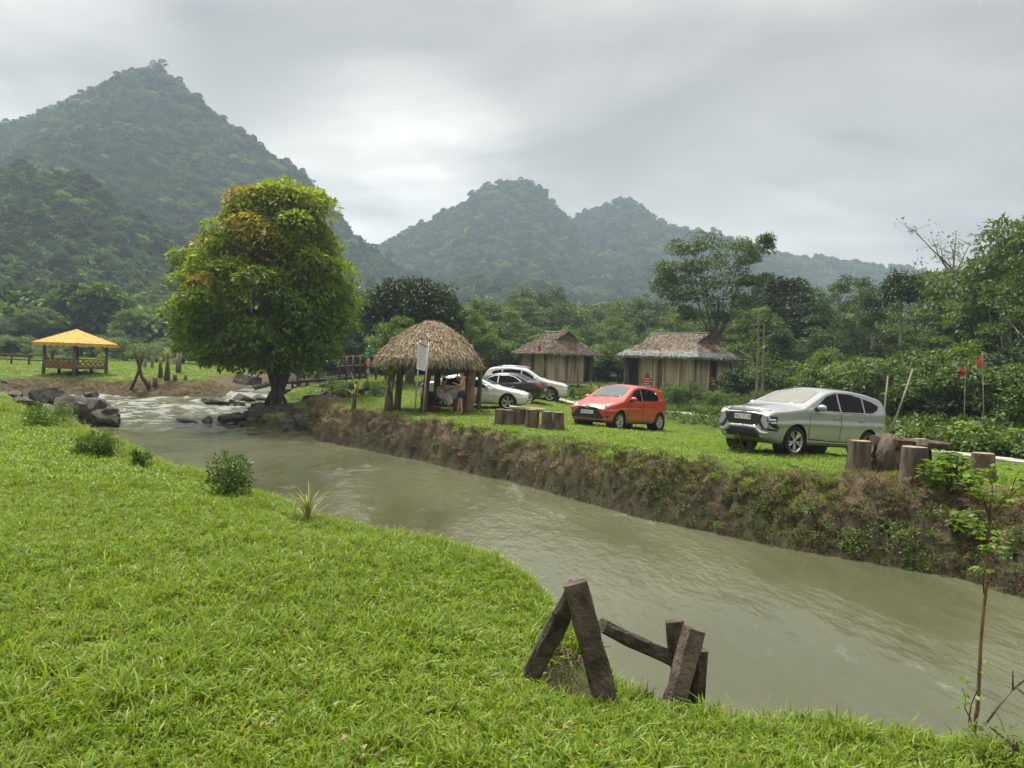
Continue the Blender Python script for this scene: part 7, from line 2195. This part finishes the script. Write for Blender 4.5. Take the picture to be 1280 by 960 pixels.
for sg_ in (1, -1):
    c.decal('headlight', [(0.50, 0.74), (0.68, 0.72), (0.76, 0.86), (0.70, 0.90), (0.52, 0.84)], 'front', M_LAMP, sg_=sg_, off=0.008)
    c.decal('rear_lamp', [(0.52, 0.86), (0.54, 1.06), (0.74, 1.06), (0.74, 0.86)], 'rear', M_TAIL, sg_=sg_, off=0.010)
c.plate('30H-094.27', 0.55)
c.mirror(1.70, 1.12, P_W2)
for y in (-0.62, 0.62):
    m = MB(); m.tube([(0.1, y, 1.66), (-0.2, y, 1.72), (-1.1, y, 1.70), (-1.5, y, 1.63)], 0.02, 6); m.build('roof_rail', M_ALLOY, c.root)
c.place(gp(687, 40.2), (0.985, -0.17), -1)
# ================================================================== the two people under the thatched roof
M_SKIN = plain('skin', (0.46, 0.27, 0.18), 0.55, spec=0.35)
M_HAIR = plain('black_hair', (0.012, 0.010, 0.009), 0.5)
M_SHORT = plain('navy_cloth', (0.018, 0.03, 0.11), 0.8)


def skin(name, chains, mat, parent=None, sub=2):
    """chains: {joint: (pos, radius)}, bones: list of joint pairs; the first joint is the root"""
    J, bones = chains
    me = bpy.data.meshes.new(name); names = list(J)
    me.from_pydata([J[n][0] for n in names], [(names.index(a), names.index(b)) for a, b in bones], [])
    o = link(name, me)
    md = o.modifiers.new('skin', 'SKIN')
    for n, sv in zip(names, me.skin_vertices[0].data):
        r = J[n][1]; sv.radius = r if isinstance(r, tuple) else (r, r)
    me.skin_vertices[0].data[0].use_root = True
    md.use_smooth_shade = True
    sd = o.modifiers.new('sub', 'SUBSURF'); sd.levels = sub; sd.render_levels = sub
    dg = bpy.context.evaluated_depsgraph_get()
    m2 = bpy.data.meshes.new_from_object(o.evaluated_get(dg))
    bpy.data.objects.remove(o); bpy.data.meshes.remove(me)
    m2.name = name; m2.materials.clear(); m2.materials.append(mat)
    m2.polygons.foreach_set('use_smooth', np.ones(len(m2.polygons), bool))
    return link(name, m2, parent)


def add_hand(J, B, key, wrist, d, across, up):
    """palm, four unequal curled fingers and a thumb"""
    d = Vector(d).normalized(); across = Vector(across).normalized(); up = Vector(up).normalized(); w = Vector(wrist)
    J[key + 'palm'] = (w + d * 0.055, (0.026, 0.018)); B.append((key + 'wrist', key + 'palm'))
    for i, (o_, ln) in enumerate(((-0.026, 0.062), (-0.009, 0.074), (0.009, 0.07), (0.025, 0.054))):
        a = w + d * 0.09 + across * o_; b = a + d * ln * 0.5 - up * 0.012; c = b + d * ln * 0.4 - up * 0.03
        for n, p, r in (('a', a, 0.0095), ('b', b, 0.0085), ('c', c, 0.007)): J[f'{key}f{i}{n}'] = (p, r)
        B += [(key + 'palm', f'{key}f{i}a'), (f'{key}f{i}a', f'{key}f{i}b'), (f'{key}f{i}b', f'{key}f{i}c')]
    a = w + d * 0.035 - across * 0.032; b = a + d * 0.035 - across * 0.018 - up * 0.01
    J[key + 't0'] = (a, 0.011); J[key + 't1'] = (b, 0.008); B += [(key + 'palm', key + 't0'), (key + 't0', key + 't1')]


def head_parts(parent, c, fwd, hair_len):
    """eyes, ears come with the body; hair cap and eyes are laid on"""
    f = Vector(fwd).normalized(); l = Vector((0, 0, 1)).cross(f)
    m = MB()
    for s in (-1, 1):
        bm = bmesh.new(); bmesh.ops.create_icosphere(bm, subdivisions=1, radius=0.011)
        m.add([v.co + c + f * 0.081 + l * 0.033 * s + Vector((0, 0, 0.012)) for v in bm.verts], [tuple(v.index for v in q.verts) for q in bm.faces], 0, True); bm.free()
    m.build('eyes', plain('eye', (0.03, 0.02, 0.015), 0.2), parent)
    bm = bmesh.new(); bmesh.ops.create_icosphere(bm, subdivisions=3, radius=1)
    for v in list(bm.verts):
        if v.co.z < -0.25 - hair_len * (v.co.x < -0.1) or (v.co.x > 0.45 and v.co.z < 0.42): bm.verts.remove(v)
    M_ = Matrix((f, l, Vector((0, 0, 1)))).transposed()
    for v in bm.verts: v.co = M_ @ Vector((v.co.x * 0.108 - 0.008, v.co.y * 0.092, v.co.z * (0.118 if v.co.z > 0 else 0.11 + 0.08 * hair_len) + 0.022)) + c
    me = bpy.data.meshes.new('hair'); bm.to_mesh(me); bm.free(); me.materials.append(M_HAIR); me.polygons.foreach_set('use_smooth', np.ones(len(me.polygons), bool))
    o = link('hair', me, parent); sm = o.modifiers.new('thick', 'SOLIDIFY'); sm.thickness = 0.012
    return o


def head_joints(J, B, neck, c, f):
    f = Vector(f).normalized(); l = Vector((0, 0, 1)).cross(f); c = Vector(c)
    J['head_low'] = (c + f * 0.022 + Vector((0, 0, -0.075)), (0.055, 0.05)); J['head_mid'] = (c, (0.083, 0.088)); J['head_top'] = (c + Vector((0, 0, 0.085)) - f * 0.01, (0.062, 0.068))
    J['nose'] = (c + f * 0.105 + Vector((0, 0, -0.02)), 0.012); J['ear1'] = (c + l * 0.088, 0.015); J['ear2'] = (c - l * 0.088, 0.015); J['mouth'] = (c + f * 0.082 + Vector((0, 0, -0.062)), 0.02)
    B += [(neck, 'head_low'), ('head_low', 'head_mid'), ('head_mid', 'head_top'), ('head_mid', 'nose'), ('head_mid', 'ear1'), ('head_mid', 'ear2'), ('head_low', 'mouth')]


# ---- standing man, facing the seated woman
J = {'pelvis': ((0, 0, .90), (.115, .15)), 'belly': ((.015, 0, 1.04), (.10, .135)), 'chest': ((.0, 0, 1.22), (.11, .16)), 'neck0': ((-.01, 0, 1.365), (.065, .075)), 'neck': ((.005, 0, 1.42), .052),
     'ls': ((-.01, .17, 1.335), .058), 'le': ((.03, .235, 1.075), .043), 'lwrist': ((.25, .13, 1.15), .029), 'rs': ((.0, -.17, 1.335), .058), 're': ((.23, -.2, 1.25), .043), 'rwrist': ((.235, -.12, 1.475), .029),
     'lh': ((0, .09, .83), .092), 'lk': ((.035, .085, .47), .058), 'lc': ((.01, .085, .33), .056), 'la': ((-.015, .085, .085), .037), 'lt': ((.12, .10, .03), .034),
     'rh': ((.01, -.09, .83), .092), 'rk': ((.12, -.07, .475), .058), 'rc': ((.13, -.05, .34), .056), 'ra': ((.16, -.03, .09), .037), 'rt': ((.29, -.03, .03), .034)}
B = [('pelvis', 'belly'), ('belly', 'chest'), ('chest', 'neck0'), ('neck0', 'neck'), ('chest', 'ls'), ('ls', 'le'), ('le', 'lwrist'), ('chest', 'rs'), ('rs', 're'), ('re', 'rwrist'),
     ('pelvis', 'lh'), ('lh', 'lk'), ('lk', 'lc'), ('lc', 'la'), ('la', 'lt'), ('pelvis', 'rh'), ('rh', 'rk'), ('rk', 'rc'), ('rc', 'ra'), ('ra', 'rt')]
hc = Vector((.03, 0, 1.535)); head_joints(J, B, 'neck', hc, (1, 0.1, -0.1))
add_hand(J, B, 'l', J['lwrist'][0], (.9, -.3, .25), (0, .3, 1), (0, 1, 0)); add_hand(J, B, 'r', J['rwrist'][0], (-.25, .35, .9), (0.3, 1, 0), (1, 0, 0.2))
man = skin('person', (J, B), M_SKIN)
tag(man, 'standing bare-chested man in navy swim shorts, one hand raised to his face', 'person', 'people under the thatched shelter')
head_parts(man, hc, (1, 0.1, -0.1), 0.0)
Jc = {'a': ((0, 0, .985), (.165, .205)), 'b': ((0, 0, .87), (.165, .215)), 'l1': ((0, .10, .78), .155), 'l2': ((.02, .10, .60), .15), 'r1': ((.01, -.10, .78), .155), 'r2': ((.065, -.095, .60), .15)}
skin('shorts', (Jc, [('a', 'b'), ('b', 'l1'), ('l1', 'l2'), ('b', 'r1'), ('r1', 'r2')]), M_SHORT, man, 1)
p = gp(577, 28.9); man.location = p - Vector((0, 0, 0.0)); man.rotation_euler = (0, 0, math.radians(172))


# ---- seated woman in a patterned wrap
def wrap_mat():
    m, nt, out = new_mat('patterned_wrap')
    v = obj_coords(nt); vo = N(nt, 'ShaderNodeTexVoronoi', i_Scale=13.0); nt.links.new(v, vo.inputs['Vector'])
    n = noise_n(nt, v, 16, 3)
    f = math_n(nt, 'ADD', vo.outputs['Distance'], math_n(nt, 'MULTIPLY', n, 0.5))
    col = ramp(nt, [(0.46, (0.12, 0.045, 0.10)), (0.54, (0.62, 0.52, 0.54)), (0.8, (0.68, 0.62, 0.62))], f).outputs[0]
    b = N(nt, 'ShaderNodeBsdfPrincipled', i_Roughness=0.85); nt.links.new(col, b.inputs['Base Color']); nt.links.new(b.outputs[0], out.inputs[0])
    return m


J = {'pelvis': ((0, 0, .57), (.13, .16)), 'belly': ((.07, 0, .72), (.10, .125)), 'chest': ((.16, 0, .90), (.10, .135)), 'neck0': ((.215, 0, 1.02), (.055, .06)), 'neck': ((.235, 0, 1.065), .045),
     'ls': ((.19, .15, .985), .05), 'le': ((.30, .20, .78), .038), 'lwrist': ((.50, .10, .86), .026), 'rs': ((.19, -.15, .985), .05), 're': ((.33, -.20, .79), .038), 'rwrist': ((.53, -.12, .90), .026),
     'lh': ((.05, .10, .55), .09), 'lk': ((.45, .09, .53), .06), 'lc': ((.46, .09, .38), .052), 'la': ((.47, .09, .085), .035), 'lt': ((.60, .10, .03), .03),
     'rh': ((.05, -.10, .55), .09), 'rk': ((.44, -.11, .53), .06), 'rc': ((.47, -.10, .38), .052), 'ra': ((.55, -.10, .09), .035), 'rt': ((.68, -.11, .035), .03)}
hc = Vector((.275, 0, 1.18)); head_joints(J, B2 := [b for b in B if b[0] in J and b[1] in J and not b[0].startswith(('head', 'lf', 'rf')) and 'head' not in b[1] and 'palm' not in b[0] + b[1] and 't0' not in b[0] + b[1] and 't1' not in b[1] and 'nose' not in b[1]], 'neck', hc, (1, 0, -0.25))
add_hand(J, B2, 'l', J['lwrist'][0], (.95, -.1, .2), (0, 1, .1), (0, 0, 1)); add_hand(J, B2, 'r', J['rwrist'][0], (.95, .1, .2), (0, -1, .1), (0, 0, 1))
wom = skin('person', (J, B2), M_SKIN)
tag(wom, 'seated dark-haired woman leaning forward in a white and purple patterned wrap', 'person', 'people under the thatched shelter')
head_parts(wom, hc, (1, 0, -0.25), 0.6)
Jc = {'a': ((.0, 0, .56), (.19, .24)), 'b': ((.07, 0, .73), (.155, .185)), 'c': ((.165, 0, .96), (.15, .19)), 'l1': ((.2, .09, .57), .165), 'l2': ((.47, .085, .54), .13), 'l3': ((.51, .075, .24), .115), 'r1': ((.2, -.09, .57), .165), 'r2': ((.46, -.10, .54), .13), 'r3': ((.52, -.09, .22), .115), 'm': ((.44, 0, .58), .12), 'm3': ((.52, 0, .24), .11)}
skin('wrap', (Jc, [('a', 'b'), ('b', 'c'), ('a', 'l1'), ('l1', 'l2'), ('l2', 'l3'), ('a', 'r1'), ('r1', 'r2'), ('r2', 'r3'), ('a', 'm'), ('m', 'm3')]), wrap_mat(), wom, 2)
p = gp(546.5, 30.05); wom.location = p; wom.rotation_euler = (0, 0, math.radians(-14))
EXPO = 2.12
# ================================================================== camera and render settings
cam = bpy.data.cameras.new('camera'); cam.sensor_width = 36; cam.sensor_fit = 'HORIZONTAL'; cam.lens = 36 * F / 1280
cam.shift_y = -25.0 / 1280; cam.clip_start = 0.05; cam.clip_end = 6000
co = bpy.data.objects.new('camera', cam); COL.objects.link(co)
co.matrix_world = Matrix.Rotation(PI / 2, 4, 'X') @ Matrix.Rotation(ROLL, 4, 'Z')
SC.camera = co
vs = SC.view_settings
SC.display_settings.display_device = 'sRGB'
vs.view_transform = 'Standard'; vs.look = 'None'; vs.gamma = 1.0; vs.exposure = EXPO; vs.use_curve_mapping = False
cy = SC.cycles
cy.use_denoising = True
cy.max_bounces = 5; cy.diffuse_bounces = 2; cy.glossy_bounces = 2; cy.transmission_bounces = 3; cy.transparent_max_bounces = 6; cy.volume_bounces = 0
cy.use_adaptive_sampling = True; cy.adaptive_threshold = 0.02
cy.sample_clamp_indirect = 6
cy.caustics_reflective = False; cy.caustics_refractive = False
